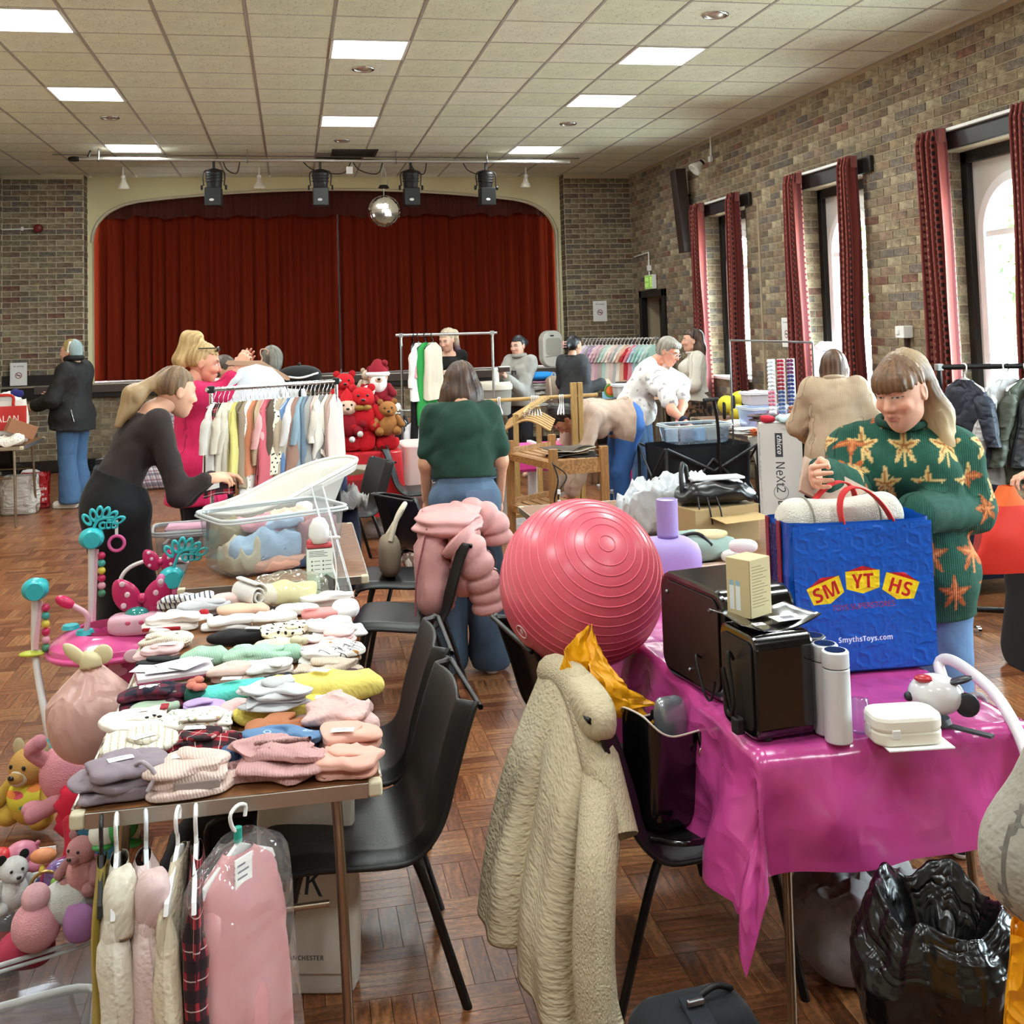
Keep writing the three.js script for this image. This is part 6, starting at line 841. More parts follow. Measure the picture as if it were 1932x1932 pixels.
{const t=thing('tied_bag','pink translucent plastic bag of clothes tied in a knot, left of the table','bag',[-0.625,0.47,-3.66]);mesh('bag_body',[lump(0.13,0.15,0.11,2.3,26,(q)=>{const a=Math.atan2(q.x,q.z);q.x*=1-0.5*sst(0.02,0.15,q.y);q.z*=1-0.5*sst(0.02,0.15,q.y);const f=1+0.06*sin(a*11+3*noise(q.y*9,1,1))*sst(-0.1,0.1,q.y);q.x*=f;q.z*=f;}).translate(0,0.15,0)],M(0xe6b9ae,0.35,{transmission:0.25,thickness:0,bumpMap:BUMP.crumple,bumpScale:0.008}),t);mesh('knot',[heapGeo(0.035,0.03,0.03,0.5).translate(0,0.315,0.01),lump(0.02,0.05,0.012,2,10).rotateZ(0.8).translate(-0.045,0.33,0.01),lump(0.03,0.03,0.012,2,10).rotateZ(-1.1).translate(0.035,0.325,0.01)],M(0xe3d6a8,0.4,{transmission:0.2,thickness:0}),t);mesh('clothes_inside',[heapGeo(0.1,0.11,0.08,0.3).translate(0,0.125,0)],c(0xe0a8a0),t);}
{const t=thing('carrier_bag','white paper carrier bag with dark letters under the near table','bag',[0.02,0,-3.16],-0.25);mesh('bag_body',[bagGeo(0.27,0.5,0.1,{slump:0.012,mouthD:0.4,rag:0.01})],M(0xc9c1b4,0.85),t);const fr=mesh('printed_front',[sheet((u,w)=>[(u-0.5)*0.22,lerp(0.4,0.06,w),0.061],6,10,0.0006)],label2d(0.22,0.34,(x,W,H)=>{x.fillStyle='#c9c1b4';x.fillRect(0,0,W,H);x.fillStyle='#1c2f3d';x.font='120px sans-serif';x.save();x.translate(50,150);x.rotate(0.12);x.fillText('RK',0,0);x.restore();x.font='bold 20px sans-serif';x.fillStyle='#4a4a4a';x.fillText('MANCHESTER',60,H-40);}),t);fr.rotation.x=-0.02;for(const s of[-1,1])mesh('handle',[tube([[-0.05,0.5,s*0.02],[-0.05,0.56,s*0.025],[0.05,0.56,s*0.025],[0.05,0.5,s*0.02]],0.004,16,6)],M(0xbfb6a8,0.8),t);}
{const t=thing('dark_holdall','black holdall in the shade under the near table','bag',[-0.16,0,-3.5]);mesh('bag_body',[heapGeo(0.24,0.17,0.2,0.2,4).translate(0,0.17,0)],cloth(0x101013),t);mesh('handle',[tube([[-0.1,0.3,0.18],[-0.08,0.4,0.2],[0.08,0.4,0.2],[0.1,0.3,0.18]],0.01,16,6)],MAT.black,t);}
// chairs on the right of the near table
chair('black stacking chair nearest the camera at the right of the near table',[0.13,0,-3.14],-PI/2+0.04);
chair('black stacking chair second along the right of the near table',[0.14,0,-3.66],-PI/2-0.03);
chair('black stacking chair with the pink quilted coat over its back',[0.5,0,-5.3],-PI/2-0.2);
chair('black stacking chair with a beige shoulder bag by the clear lid',[0.56,0,-6.12],-PI/2-0.1);
{const t=thing('black_handbag','black round bag with a buckle on the second chair seat','bag',[0.16,0.437,-3.62]);mesh('bag_body',[lump(0.07,0.13,0.1,3,14).translate(0,0.13,0)],MAT.blackGloss,t);mesh('buckle',[new THREE.TorusGeometry(0.014,0.003,6,16).rotateY(PI/2).translate(0.072,0.2,0.02)],MAT.chrome,t);}
{const t=thing('pink_quilted_coat','pink quilted jacket draped over a black chair back','coat',[0.7,0,-5.33],-0.2);const m=M(0xd39a97,0.55,{bumpMap:BUMP.fabric,bumpScale:0.002});const puff=(pts,rx,n,sq=0.8)=>{const cu=new THREE.CatmullRomCurve3(pts.map(vec));return surf((u,w)=>{const p=cu.getPoint(w),tn=cu.getTangent(w),s=v(0,0,1).cross(tn).normalize(),b=tn.clone().cross(s),a=u*2*PI,r=(typeof rx==='function'?rx(w):rx)*(1+0.32*sqrt(abs(sin(w*PI*n)))-0.16+0.05*noise(u*6,w*8,n)),e=sst(0,0.04,w)*sst(1,0.97,w);return[p.x+(s.x*cos(a)+b.x*sin(a)*sq)*r*e,p.y+(s.y*cos(a)+b.y*sin(a)*sq)*r*e,p.z+(s.z*cos(a)+b.z*sin(a)*sq)*r*e];},22,44);};
const quilt=(q,f)=>{const k=1+0.1*abs(sin(q.y*f+noise(q.x*9,q.z*9,1)))+0.1*noise(q.x*14,q.y*14,q.z*14);q.x*=1+(k-1)*3.2;q.z*=1+(k-1)*0.8;};mesh('coat_body',[lump(0.075,0.23,0.21,3,22,(q)=>quilt(q,45)).translate(-0.04,0.62,0),lump(0.06,0.19,0.2,3,22,(q)=>quilt(q,45)).translate(0.1,0.68,0),lump(0.13,0.07,0.22,2.6,22,(q)=>quilt(q,60)).translate(0.03,0.84,0)],m,t);mesh('sleeve',[puff([[0.06,0.8,0.18],[0.15,0.7,0.2],[0.2,0.55,0.16],[0.22,0.43,0.14]],(w)=>0.085-0.02*w,6)],m,t);mesh('sleeve',[puff([[0.03,0.82,-0.16],[0.14,0.84,-0.18],[0.24,0.78,-0.2],[0.26,0.68,-0.22]],0.07,5)],m,t);mesh('hood',[heapGeo(0.09,0.06,0.13,0.3).translate(0.06,0.85,0.02)],m,t);mesh('zip',[tube([[-0.06,0.84,0.2],[-0.11,0.62,0.22],[-0.12,0.45,0.23]],0.005,12,6)],M(0x8a4a52,0.5),t);}
{const t=thing('beige_shoulder_bag','beige shoulder bag with a long strap on the chair by the lid','bag',[0.5,0.437,-6.05]);mesh('bag_body',[lump(0.06,0.11,0.12,3,14).translate(0,0.11,0)],M(0x8a7a66,0.8),t);mesh('strap',[tube([[0,0.2,0.09],[0.04,0.32,0.06],[0.09,0.38,0],[0.06,0.3,-0.08],[0,0.2,-0.1]],0.014,24,8)],M(0xd6cab4,0.6),t);}
// baby activity jumper: tray, seat, posts, base
{const o=v(-0.78,0,-5.2),t=thing('baby_jumper','pink and turquoise baby activity jumper with hanging toys and white legs','baby toy',o),teal=plas(0x35b5bd,0.3),pink=plas(0xe0569a,0.22,{clearcoat:0.6}),white=plas(0xe0dcda,0.3),pale=plas(0xe3b3c4,0.4),lime=plas(0xc6cf4a,0.4);
const posts=[[-0.24,0.16,-0.33,0.05,0.69],[-0.12,-0.3,-0.14,-0.2,0.85],[0.28,0.1,0.24,0.06,0.7]];
posts.forEach(([fx,fz,x,z,h],i)=>{mesh('leg',capt([[fx,0.03,fz],[fx-0.03,0.2,fz],[x+0.0,0.42,z],[x,h-0.02,z]],0.016,24),white,t);mesh('foot',[lathe([[0.05,0],[0.052,0.02],[0.045,0.07],[0.02,0.1],[0,0.105]],20).translate(fx,0,fz)],teal,t);mesh('cap',[ball(0.052,x,h,z,1.1,0.95,1),cyl(0.036,0.036,0.115,0,0,0).rotateX(PI/2).translate(x+0.01,h,z)],teal,t);mesh('strap',[beam([x+0.02,h-0.05,z],[x+0.005,0.44,z+0.02],0.03,0.004)],pale,t);const toys=[];for(let k=0;k<6;k++)toys.push([ball(0.02,x+0.045,h-0.08-k*0.034,z+0.01,0.9,0.9,0.9,10),[0xc0285a,0x3f9f96,0xd9c94a,0xc0285a,0xd9a0b0,0x4a8a6a][k]]);for(const[g,f]of toys)mesh('spiral_bead',[g],plas(f,0.35),t);});
mesh('base_ring',[tube([...Array(24).keys()].map((i)=>[0.27*cos(i/24*6.283),0.022,-0.03+0.24*sin(i/24*6.283)]),0.016,72,8,true)],white,t);
const trayY=0.43;mesh('tray',[surf((u,w)=>{const a=u*2*PI,R=lerp(0.145,0.3,sst(0,1,w))*(1+0.05*cos(a*3)),y=0.075*sin(PI*Math.pow(w,0.7))*(1-0.5*w);return[R*cos(a),trayY+y-(w>0.94?0.035:0),R*0.82*sin(a)];},64,20)],pink,t);mesh('tray_rim',[tube([...Array(36).keys()].map((i)=>{const a=i/36*6.283,R=0.3*(1+0.05*cos(a*3));return[R*cos(a),trayY-0.02,R*0.82*sin(a)];}),0.012,90,8,true)],pink,t);
mesh('seat_cloth',[loft([[0.05,0.05,0.2],[0.12,0.1,0.25],[0.15,0.125,0.42],[0.155,0.13,0.5]],2,36)],label2d(0.3,0.3,(x)=>{x.fillStyle='#b8406e';x.fillRect(0,0,256,256);x.fillStyle='#e3a0b8';for(let i=0;i<30;i++){x.beginPath();x.arc((i*67)% 256,(i*41)% 256,9,0,7);x.fill();}}),t);
const bow=(x,y,z,s)=>{const g=[],d=[];for(const k of[-1,1]){g.push(lump(0.055*s,0.06*s,0.02*s,2.4,12,(q)=>{q.y+=k*q.x*0.5;}).translate(x+k*0.055*s,y+0.01,z));for(const[a,b]of[[0.07,0.055],[0.052,0.015],[0.065,-0.025]])d.push(ball(0.011*s,x+k*a*s,y+b*s+0.006,z+0.019*s,1,1,0.4,10));}g.push(ball(0.02*s,x,y,z+0.006));mesh('bow',g,plas(0xc02a62,0.25),t);mesh('bow_spots',d,plas(0xe8c6d2,0.3),t);};
bow(0.12,0.63,0.1,1.15);bow(0.17,0.735,-0.14,0.72);mesh('hoop',[tube([[-0.02,0.55,-0.16],[0.0,0.68,-0.16],[0.09,0.735,-0.16],[0.25,0.735,-0.16],[0.32,0.68,-0.16],[0.34,0.56,-0.16]],0.0095,40,8)],white,t);mesh('hoop_bead',[cyl(0.022,0.022,0.03,-0.012,0.62,-0.16),cyl(0.022,0.022,0.03,0.333,0.62,-0.16)],plas(0xd9a93a,0.3),t);
mesh('music_box',[lump(0.12,0.045,0.06,4,12).translate(0.1,0.53,0.12)],pale,t);mesh('dome',[ball(0.05,0.1,0.565,0.12,1.1,0.7,0.8)],plas(0x2f8f8c,0.15,{clearcoat:1}),t);mesh('button',[ball(0.012,0.07,0.545,0.178,1,0.8,0.4),ball(0.012,0.125,0.545,0.178,1,0.8,0.4)],plas(0xd95a80,0.3),t);mesh('badge',[ball(0.035,0.1,0.425,0.245,1.1,0.8,0.2)],plas(0xe9c3d2,0.3),t);
mesh('rattle_arm',capt([[-0.12,0.48,0.08],[-0.11,0.57,0.09],[-0.17,0.62,0.09]],0.012,14),pale,t);mesh('rattle',[lump(0.045,0.024,0.024,2,10).rotateZ(-0.5).translate(-0.2,0.635,0.09)],plas(0xd0285f,0.3),t);mesh('rattle_base',[cyl(0.04,0.034,0.016,-0.12,0.5,0.08,8),cyl(0.04,0.034,0.016,-0.2,0.5,-0.03,8)],teal,t);mesh('spring_leaf',[ball(0.05,-0.34,0.42,0.06,1.1,0.25,0.7)],lime,t);
for(const[x,y,z]of[[-0.14,0.87,-0.2],[0.25,0.75,0.06]]){mesh('frond',[tube([[x,y,z],[x+0.03,y+0.06,z],[x+0.1,y+0.07,z]],0.008,16,6),...[0,1,2,3,4,5].map((i)=>new THREE.TorusGeometry(0.017,0.007,6,14).scale(0.75,1.4,1).rotateZ(0.6-i*0.35).translate(x-0.02+i*0.028,y+0.065+0.03*sin(i*0.7),z)),...[0,1,2].map((i)=>new THREE.TorusGeometry(0.014,0.006,6,14).translate(x+0.05+i*0.025,y+0.035,z))],teal,t);}
mesh('hanging_ring',[new THREE.TorusGeometry(0.034,0.008,8,22).translate(-0.03,0.82,-0.2)],plas(0xd95a9a,0.25),t);mesh('ring_strap',[box(0.014,0.07,0.004,-0.03,0.89,-0.2)],white,t);mesh('hanging_flower',[ball(0.03,0.2,0.69,0.1,0.8,1.3,0.8),ball(0.02,0.26,0.66,0.1,1,1.6,0.7)],plas(0xd56a9c,0.3),t);}
// ================================================================ MIDDLE AND FAR TABLES, RAILS
function railParts(t,a,b,o={}){// uprights at a and b (crossbar ends), feet across
const m=o.mat??MAT.chrome,lo=o.low??m,along=b.clone().sub(a).setY(0).normalize(),side=v(-along.z,0,along.x),r=o.r??0.0125;
mesh('crossbar',[rod(a.clone().addScaledVector(along,-(o.over??0.05)),b.clone().addScaledVector(along,o.over??0.05),r)],o.bar??m,t);
for(const p of[a,b]){const f=v(p.x,0.03,p.z);mesh('upright',[rod([p.x,p.y*0.55,p.z],p,r*0.9)],m,t);mesh('lower_tube',[rod(f,[p.x,p.y*0.56,p.z],r*1.25)],lo,t);mesh('joint',[cyl(r*1.6,r*1.6,0.04,p.x,p.y*0.56,p.z),box(0.04,0.04,0.04,p.x,p.y,p.z,0.006)],o.joint??M(0x8a8a8a,0.5),t);mesh('foot_bar',[rod(f.clone().addScaledVector(side,-0.24),f.clone().addScaledVector(side,0.24),r*1.1)],lo,t);}
if(o.base !==false)mesh('base_bar',[rod([a.x,0.09,a.z],[b.x,0.09,b.z],r)],m,t);
}
// long rail of baby clothes at the left
{const a=Zp(398,723,-6.3),b=Zp(634,707,-6.75);b.y=a.y=1.465;const t=thing('clothes_rail','long chrome and black rail packed with baby clothes behind the white bath','clothes rail');railParts(t,a,b,{low:MAT.blackMetal,joint:MAT.black,over:0.03});
const L=[['white','jacket',0xdedad2,0.4],['dark red tartan','dress','tartan',0.44],['cream','cardigan',0xd9d0bd,0.36],['oatmeal','jumper',0xcfc6b4,0.37],['ivory','coat',0xe0dac8,0.38],['lemon frilled','dress',0xd8cd7c,0.34],['khaki','top',0x8c7f64,0.28],['taupe','top',0x94806a,0.42],['floral cream','trousers','floral',0.5],['terracotta','top',0xc27a58,0.36],['sand','vest',0xb59a7c,0.3],['rose striped','shirt',0xd9a3a0,0.35],['coral','dress',0xc9606a,0.46],['chocolate','top',0x5c4a3c,0.26],['spotted cream','romper','spots',0.38],['mushroom','trousers',0xb8a48c,0.5],['stone','vest',0xc7bba6,0.3],['mid blue denim','dungarees',0x6f93c4,0.46],['white','shirt',0xe2e0dc,0.36],['dusty brown','skirt',0xa07a6a,0.42],['pale denim hooded','jacket',0x8fa6b4,0.38],['grey blue denim','trousers',0x74889a,0.5],['grey marl','top',0xa3a19c,0.34],['blush','trousers',0xd9bdb2,0.48],['off-white','blouse',0xdcd3c6,0.3],['slate grey','dress',0x8d8a88,0.34],['cream lace','top',0xe2d9ca,0.3],['mink','trousers',0xb39a8c,0.44],['pale pink floral','dress',0xd9bcb4,0.44]];
const dir=Math.atan2(b.x-a.x,b.z-a.z);L.forEach(([cn,kind,f,len],i)=>{const p=a.clone().lerp(b,(i+0.6)/L.length),nb=i?'after the '+L[i-1][0]+' '+L[i-1][1]:'at the left end';p.y+=0.012;hung(`${cn} baby ${kind} on the long rail, ${nb}`,typeof f==='string'?pat(f):c(f),p,dir+PI/2+rr(0.25,0.6)+PI/2*0 ,{group:'baby clothes on the long left rail',W:rr(0.085,0.105),L:len,T:0.02,sleeve:/jacket|shirt|coat|jumper|cardigan|blouse/.test(kind)?0.2:0,sr:0.036,sang:0.25,flare:/dress|skirt/.test(kind)?0.45:0.05,folds:4});});}
{const q=Zp(500,700,-7.2),t=thing('held_top','white long-sleeved top on a wooden hanger held up by the woman in pink','clothes',q,0.15);mesh('hanger',[...hangerGeo(0.4,'plain')].map((g)=>g.rotateZ(-0.3).translate(0.0,0.14,0)),M(0xb08a70,0.5),t);mesh('cloth',hangBody(0.17,0.4,0.03,{sleeve:0.3,sr:0.05,sang:0.5}).map((g)=>g.rotateZ(-0.28).translate(0.02,0.12,0)),c(0xdfe3e8),t);}
{const p=Zp(565,700,-8.6),t=thing('black_buggy','black folded buggy hood standing behind the long clothes rail','pushchair',[p.x,0,p.z]);mesh('hood',[lump(0.17,0.09,0.14,2.4,14).translate(0,1.42,0)],cloth(0x0d0d0f),t);mesh('frame',[...capt([[-0.14,0.03,0.2],[-0.12,0.8,0.05],[-0.1,1.36,-0.02]],0.012),...capt([[0.14,0.03,0.2],[0.12,0.8,0.05],[0.1,1.36,-0.02]],0.012),...capt([[0,0.03,-0.25],[0.0,0.8,0.0],[0.0,1.52,0.02]],0.012)],MAT.blackMetal,t);mesh('seat',[lump(0.15,0.3,0.05,4,10).translate(0,0.9,0)],cloth(0x18181b),t);mesh('strip',[tube([[-0.14,1.44,0.1],[0,1.42,0.15],[0.14,1.45,0.1]],0.008,12,6)],MAT.white,t);}
{const p=Zp(640,905,-6.9),t=thing('navy_parka','navy parka with a grey fur trim hanging on a chair below the rail','coat',[p.x,0,p.z]);mesh('coat_body',[heapGeo(0.13,0.3,0.1,0.15,3.2,18).translate(0,0.46,0)],cloth(0x141b30),t);mesh('fur_trim',[heapGeo(0.13,0.055,0.09,0.8,2.4,22,3).translate(0.04,0.74,0.05)],fleece(0x8d8a86),t);mesh('hood',[heapGeo(0.08,0.1,0.08,0.2).translate(-0.03,0.84,0)],cloth(0x1a2340),t);}
{const p=Zp(590,925,-6.6),t=thing('lilac_box','lilac storage box half hidden behind the raised end of the white bath','box',[p.x,0,p.z]);mesh('box_body',[box(0.22,0.8,0.3,0,0.4,0,0.006)],M(0xb79fd0,0.6),t);mesh('dark_base',[box(0.24,0.3,0.31,0,0.15,0.0,0.006)],M(0x15131a,0.6),t);}
// clear tub by the chair, fluffy cushion, green carrier
{const p=F(705,1012),t=tubParts(thing('storage_tub','empty clear tub on the floor behind the chair with the beige bag','tub',[p.x+0.05,0,p.z],0.1),0.34,0.22,0.3);mesh('cloth_inside',[heapGeo(0.12,0.06,0.1,0.3).translate(0,0.07,0)],c(0xd9c9c6),t);}
{const p=F(795,1072),t=thing('cushion','fluffy white and brown cushion leaning behind the pink coat','cushion',[p.x,0.0,p.z],0.4);const g=mesh('cushion_body',[lump(0.17,0.17,0.055,3,16,(q)=>{q.z*=1-0.3*max(abs(q.x),abs(q.y))/0.17;}).translate(0,0.17,0)],M(0xffffff,1,{map:field(128,(u,w)=>{const n=wrapNoise(u,w,14,3,3);return n>0.05?[205,198,190]:[120,100,92];},true,[3,3]),bumpMap:BUMP.fleece,bumpScale:0.01}),t);g.rotation.x=-0.25;}
{const p=F(825,1075),t=thing('green_carrier','green carrier bag on the floor beside the woman in wide jeans','bag',[p.x-0.03,0,p.z-0.15],0.3);mesh('bag_body',[bagGeo(0.18,0.42,0.1,{slump:0.02})],poly(0x1f8a3c),t);}
// red Christmas table
{const p=v(0.62,0,-9.6),t=thing('christmas_table','small table under a red cloth printed with white snow scenes','table',p);mesh('tablecloth',[loft([[0.33,0.26,0.2],[0.31,0.24,0.45],[0.29,0.225,0.72],[0.26,0.2,0.735],[0.001,0.001,0.735]],6,64,(q,u)=>{if(q[1]<0.7){const f=0.018*sin(u*44)*(0.75-q[1]);q[0]+=f;q[2]+=f;}})],label2d(1,1,(x)=>{x.fillStyle='#c01220';x.fillRect(0,0,256,256);for(let i=0;i<14;i++){const a=(i*73)% 256,b=(i*47)% 256;x.fillStyle='#e0d8cc';x.beginPath();x.ellipse(a,b,14,9,i,0,7);x.fill();x.fillStyle='#7a6a4c';x.beginPath();x.ellipse(a+4,b-4,6,8,i,0,7);x.fill();x.fillStyle='#8e0c18';x.fillRect((i*91)% 256,(i*29)% 256,12,20);}}),t);for(const a of[-1,1])for(const b of[-1,1])mesh('leg',[rod([a*0.2,0,b*0.16],[a*0.2,0.72,b*0.16],0.014)],MAT.steel,t);
const P=(label,x,y,z,fn,turn=0)=>{const q=thing('christmas_toy',label,'soft toy',[p.x+x,0.74+y,p.z+z],turn,'Christmas soft toys on the red table');fn(q);return q;};const red=0xc4121f;
P('Santa soft toy with a white beard at the top of the red heap',0.11,0.36,-0.08,(q)=>{plush(q,0x8e1426,1.5,{headMat:fleece(0xe0b49c)});mesh('beard',[ball(0.075,0,0.2,0.075,1,1.1,0.6)],fleece(0xf0efec),q);mesh('hat',[lathe([[0.1,0],[0.085,0.05],[0.03,0.13],[0,0.14]],20).translate(0,0.27,0),ball(0.03,0.06,0.37,0.02)],fleece(0x8e1426),q);mesh('hat_trim',[new THREE.TorusGeometry(0.085,0.022,8,24).rotateX(PI/2).translate(0,0.275,0.01)],fleece(0xf0efec),q);});
P('red bear soft toy with a gold bow in the middle of the heap',-0.04,0.16,0.1,(q)=>{plush(q,red,1.75);mesh('bow',[ball(0.035,-0.03,0.21,0.11,1.2,0.7,0.5),ball(0.035,0.03,0.21,0.11,1.2,0.7,0.5)],M(0xa0742e,0.4),q);});
P('gingerbread man soft toy on the right of the red heap',0.17,0.12,0.14,(q)=>plush(q,0xa8703a,1.35));
P('elf soft toy with white cuffs and a red tunic on the left of the heap',-0.17,0.13,0.13,(q)=>{plush(q,0x9a1428,1.5,{headMat:fleece(0xe3c0aa)});mesh('white_cuff',[ball(0.026,0.1,0.02,0.1),ball(0.026,-0.06,0.0,0.12),ball(0.026,0.03,-0.02,0.13)],fleece(0xf0efec),q);mesh('hat',[lathe([[0.085,0],[0.05,0.06],[0,0.12]],18).translate(0,0.29,0)],fleece(red),q);});
P('red reindeer soft toy at the back left of the heap',-0.18,0.33,-0.06,(q)=>plush(q,red,1.5));P('small red and white soft toy between the bear and Santa',0.02,0.33,0.0,(q)=>plush(q,0xb01828,1.0,{headMat:fleece(0xe9e4de)}));P('snow-white faced soft toy peeking out behind Santa',0.03,0.46,-0.14,(q)=>plush(q,0xcfc0a8,1.0));P('red heart-shaped cushion supporting the heap of Christmas toys',0.0,0.06,-0.08,(q)=>mesh('cushion_body',[heapGeo(0.26,0.16,0.14,0.15,3).translate(0,0.12,0)],fleece(0xa81420),q));P('red stocking lying under the gingerbread man',0.17,0.0,0.1,(q)=>mesh('stocking_body',[heapGeo(0.1,0.06,0.07,0.2).translate(0,0.055,0)],fleece(red),q));P('red knitted hat under the elf on the Christmas table',-0.15,0.0,0.1,(q)=>mesh('hat_body',[heapGeo(0.11,0.07,0.08,0.2).translate(0,0.065,0)],fleece(0xb8121e),q));P('red mitten under the middle red bear',-0.02,0.0,0.1,(q)=>mesh('mitten_body',[heapGeo(0.09,0.085,0.07,0.2).translate(0,0.075,0)],fleece(0xd01522),q));}
{const p=F(722,945),t=thing('cardboard_box','brown cardboard box on the floor behind the black chairs','box',[p.x+0.06,0,p.z-0.15]);mesh('carton_body',[box(0.36,0.44,0.3,0,0.22,0,0.003)],MAT.card,t);mesh('flap',[box(0.36,0.004,0.16,0,0.46,0.2).rotateX(0.25),box(0.16,0.004,0.3,-0.22,0.46,0)],M(0xc09a5c,0.8),t);mesh('label',[box(0.1,0.12,0.002,-0.05,0.14,0.151)],inkTag,t);}
chair('black stacking chair with a white bag, in front of the cardboard box',[0.8,0,-10.45],PI/2+0.15);chair('black stacking chair at the pale pink table, beside the chrome pole',[1.06,0,-9.3],PI/2-0.1);chair('black stacking chair between the red table and the long rail',[0.36,0,-8.4],-PI/2+0.3);chair('black stacking chair under the pale pink table edge, farthest of the middle chairs',[1.15,0,-11.3],PI/2+0.1);chair('black stacking chair whose back rises left of the woman in wide jeans',[0.86,0,-6.75],PI/2+0.5);
{const t=thing('shiny_jacket','black shiny quilted jacket over a chair back in the middle','coat',[1.0,0.437,-11.3]);mesh('cloth',[heapGeo(0.16,0.24,0.14,0.2,2.6,18).translate(0,0.22,0)],M(0x202124,0.25,{bumpMap:BUMP.crumple,bumpScale:0.01}),t);const q=thing('white_carrier','white plastic bag lying on the middle chair seat','bag',[0.8,0.437,-10.4]);mesh('bag_body',[heapGeo(0.14,0.05,0.12,0.4).translate(0,0.05,0)],poly(0xdededc),q);const r=thing('white_hood_bag','white plastic bag of clothes beside the red Christmas toys','bag',[0.95,0.74,-11.9]);mesh('bag_body',[heapGeo(0.2,0.13,0.14,0.3).translate(0,0.12,0)],poly(0xd9dad2),r);}
// pale pink table
{const t=thing('cloth_table','table under a long pale pink cloth behind the woman in green','table',[1.35,0,-9.9]);mesh('tablecloth',[loft([[0.46,0.36,0.12],[0.44,0.34,0.4],[0.42,0.32,0.735],[0.4,0.3,0.745],[0.001,0.001,0.745]],8,80,(q,u)=>{if(q[1]<0.7){const f=0.02*sin(u*60)*(0.75-q[1]);q[0]+=f;q[2]+=f;}})],c(0xdcc2bd),t);for(const a of[-1,1])for(const b of[-1,1])mesh('leg',[rod([a*0.33,0,b*0.24],[a*0.33,0.73,b*0.24],0.014)],MAT.steel,t);
for(const[x,z,w,h,d,f,lab]of[[-0.15,0.1,0.16,0.05,0.1,0xd9dfe6,'white folded baby top at the left of the pale pink table'],[0.05,0.12,0.14,0.06,0.1,0x8a8a90,'grey folded baby top on the pale pink table'],[-0.02,-0.1,0.2,0.08,0.12,0xd9d2c4,'cream folded blanket at the back of the pale pink table']])garment(lab,c(f),v(1.35+x,0.746,-9.9+z),w,d,h,{group:'folded clothes on the pale pink table',heap:1,n:10});}
// chrome rail with a few garments
{const a=v(1.03,1.7,-10.6),b=v(1.88,1.7,-10.35),t=thing('clothes_rail','tall chrome rail with green and white garments behind the woman in green','clothes rail');railParts(t,a,b,{mat:metal(0xb9bcc0,0.25),r:0.014,over:0.05});mesh('side_arm',[rod([1.0,0.98,-10.6],[1.2,0.98,-10.5],0.009),ball(0.018,0.99,0.98,-10.6)],MAT.chrome,t);mesh('base_shelf',[0,1,2].map((i)=>rod([1.03,0.13+i*0.0,-10.6+0.12*(i-1)],[1.88,0.13,-10.35+0.12*(i-1)],0.008)),MAT.chrome,t);
const H=(k,label,mat,o)=>{const p=a.clone().lerp(b,k);p.y+=0.014;hung(label,mat,p,o.turn??0.9,{group:'garments on the tall chrome rail',style:'plain',hanger:plas(0x1a1a1c,0.4),...o});};H(0.19,'white and pink colour-blocked top on the tall chrome rail',c(0xe6e2e0),{W:0.15,L:0.5,T:0.03,sleeve:0.35,sr:0.045,sang:0.12,parts:[['pink_panel',hangBody(0.12,0.16,0.036,{top:-0.2}),c(0xe0a0a4)]]});H(0.27,'bright green trousers on the tall chrome rail',c(0x2f9a4a),{W:0.12,L:0.72,T:0.03,turn:0.6});H(0.35,'cream pleated trousers on the tall chrome rail',c(0xd9d0bc),{W:0.11,L:0.48,T:0.035,folds:8,turn:0.5});H(0.14,'black dress hanging behind the white top on the tall chrome rail',c(0x0c0c0e),{W:0.11,L:0.85,T:0.03,turn:1.2});hung('white trousers clipped to the side arm of the chrome rail',c(0xe3e3e6),[1.16,0.985,-10.52],0.2,{W:0.13,L:0.36,T:0.03,folds:4,style:'bar',hanger:MAT.black,group:'garments on the tall chrome rail',sleeve:0.4,sr:0.05,sang:0.05});}
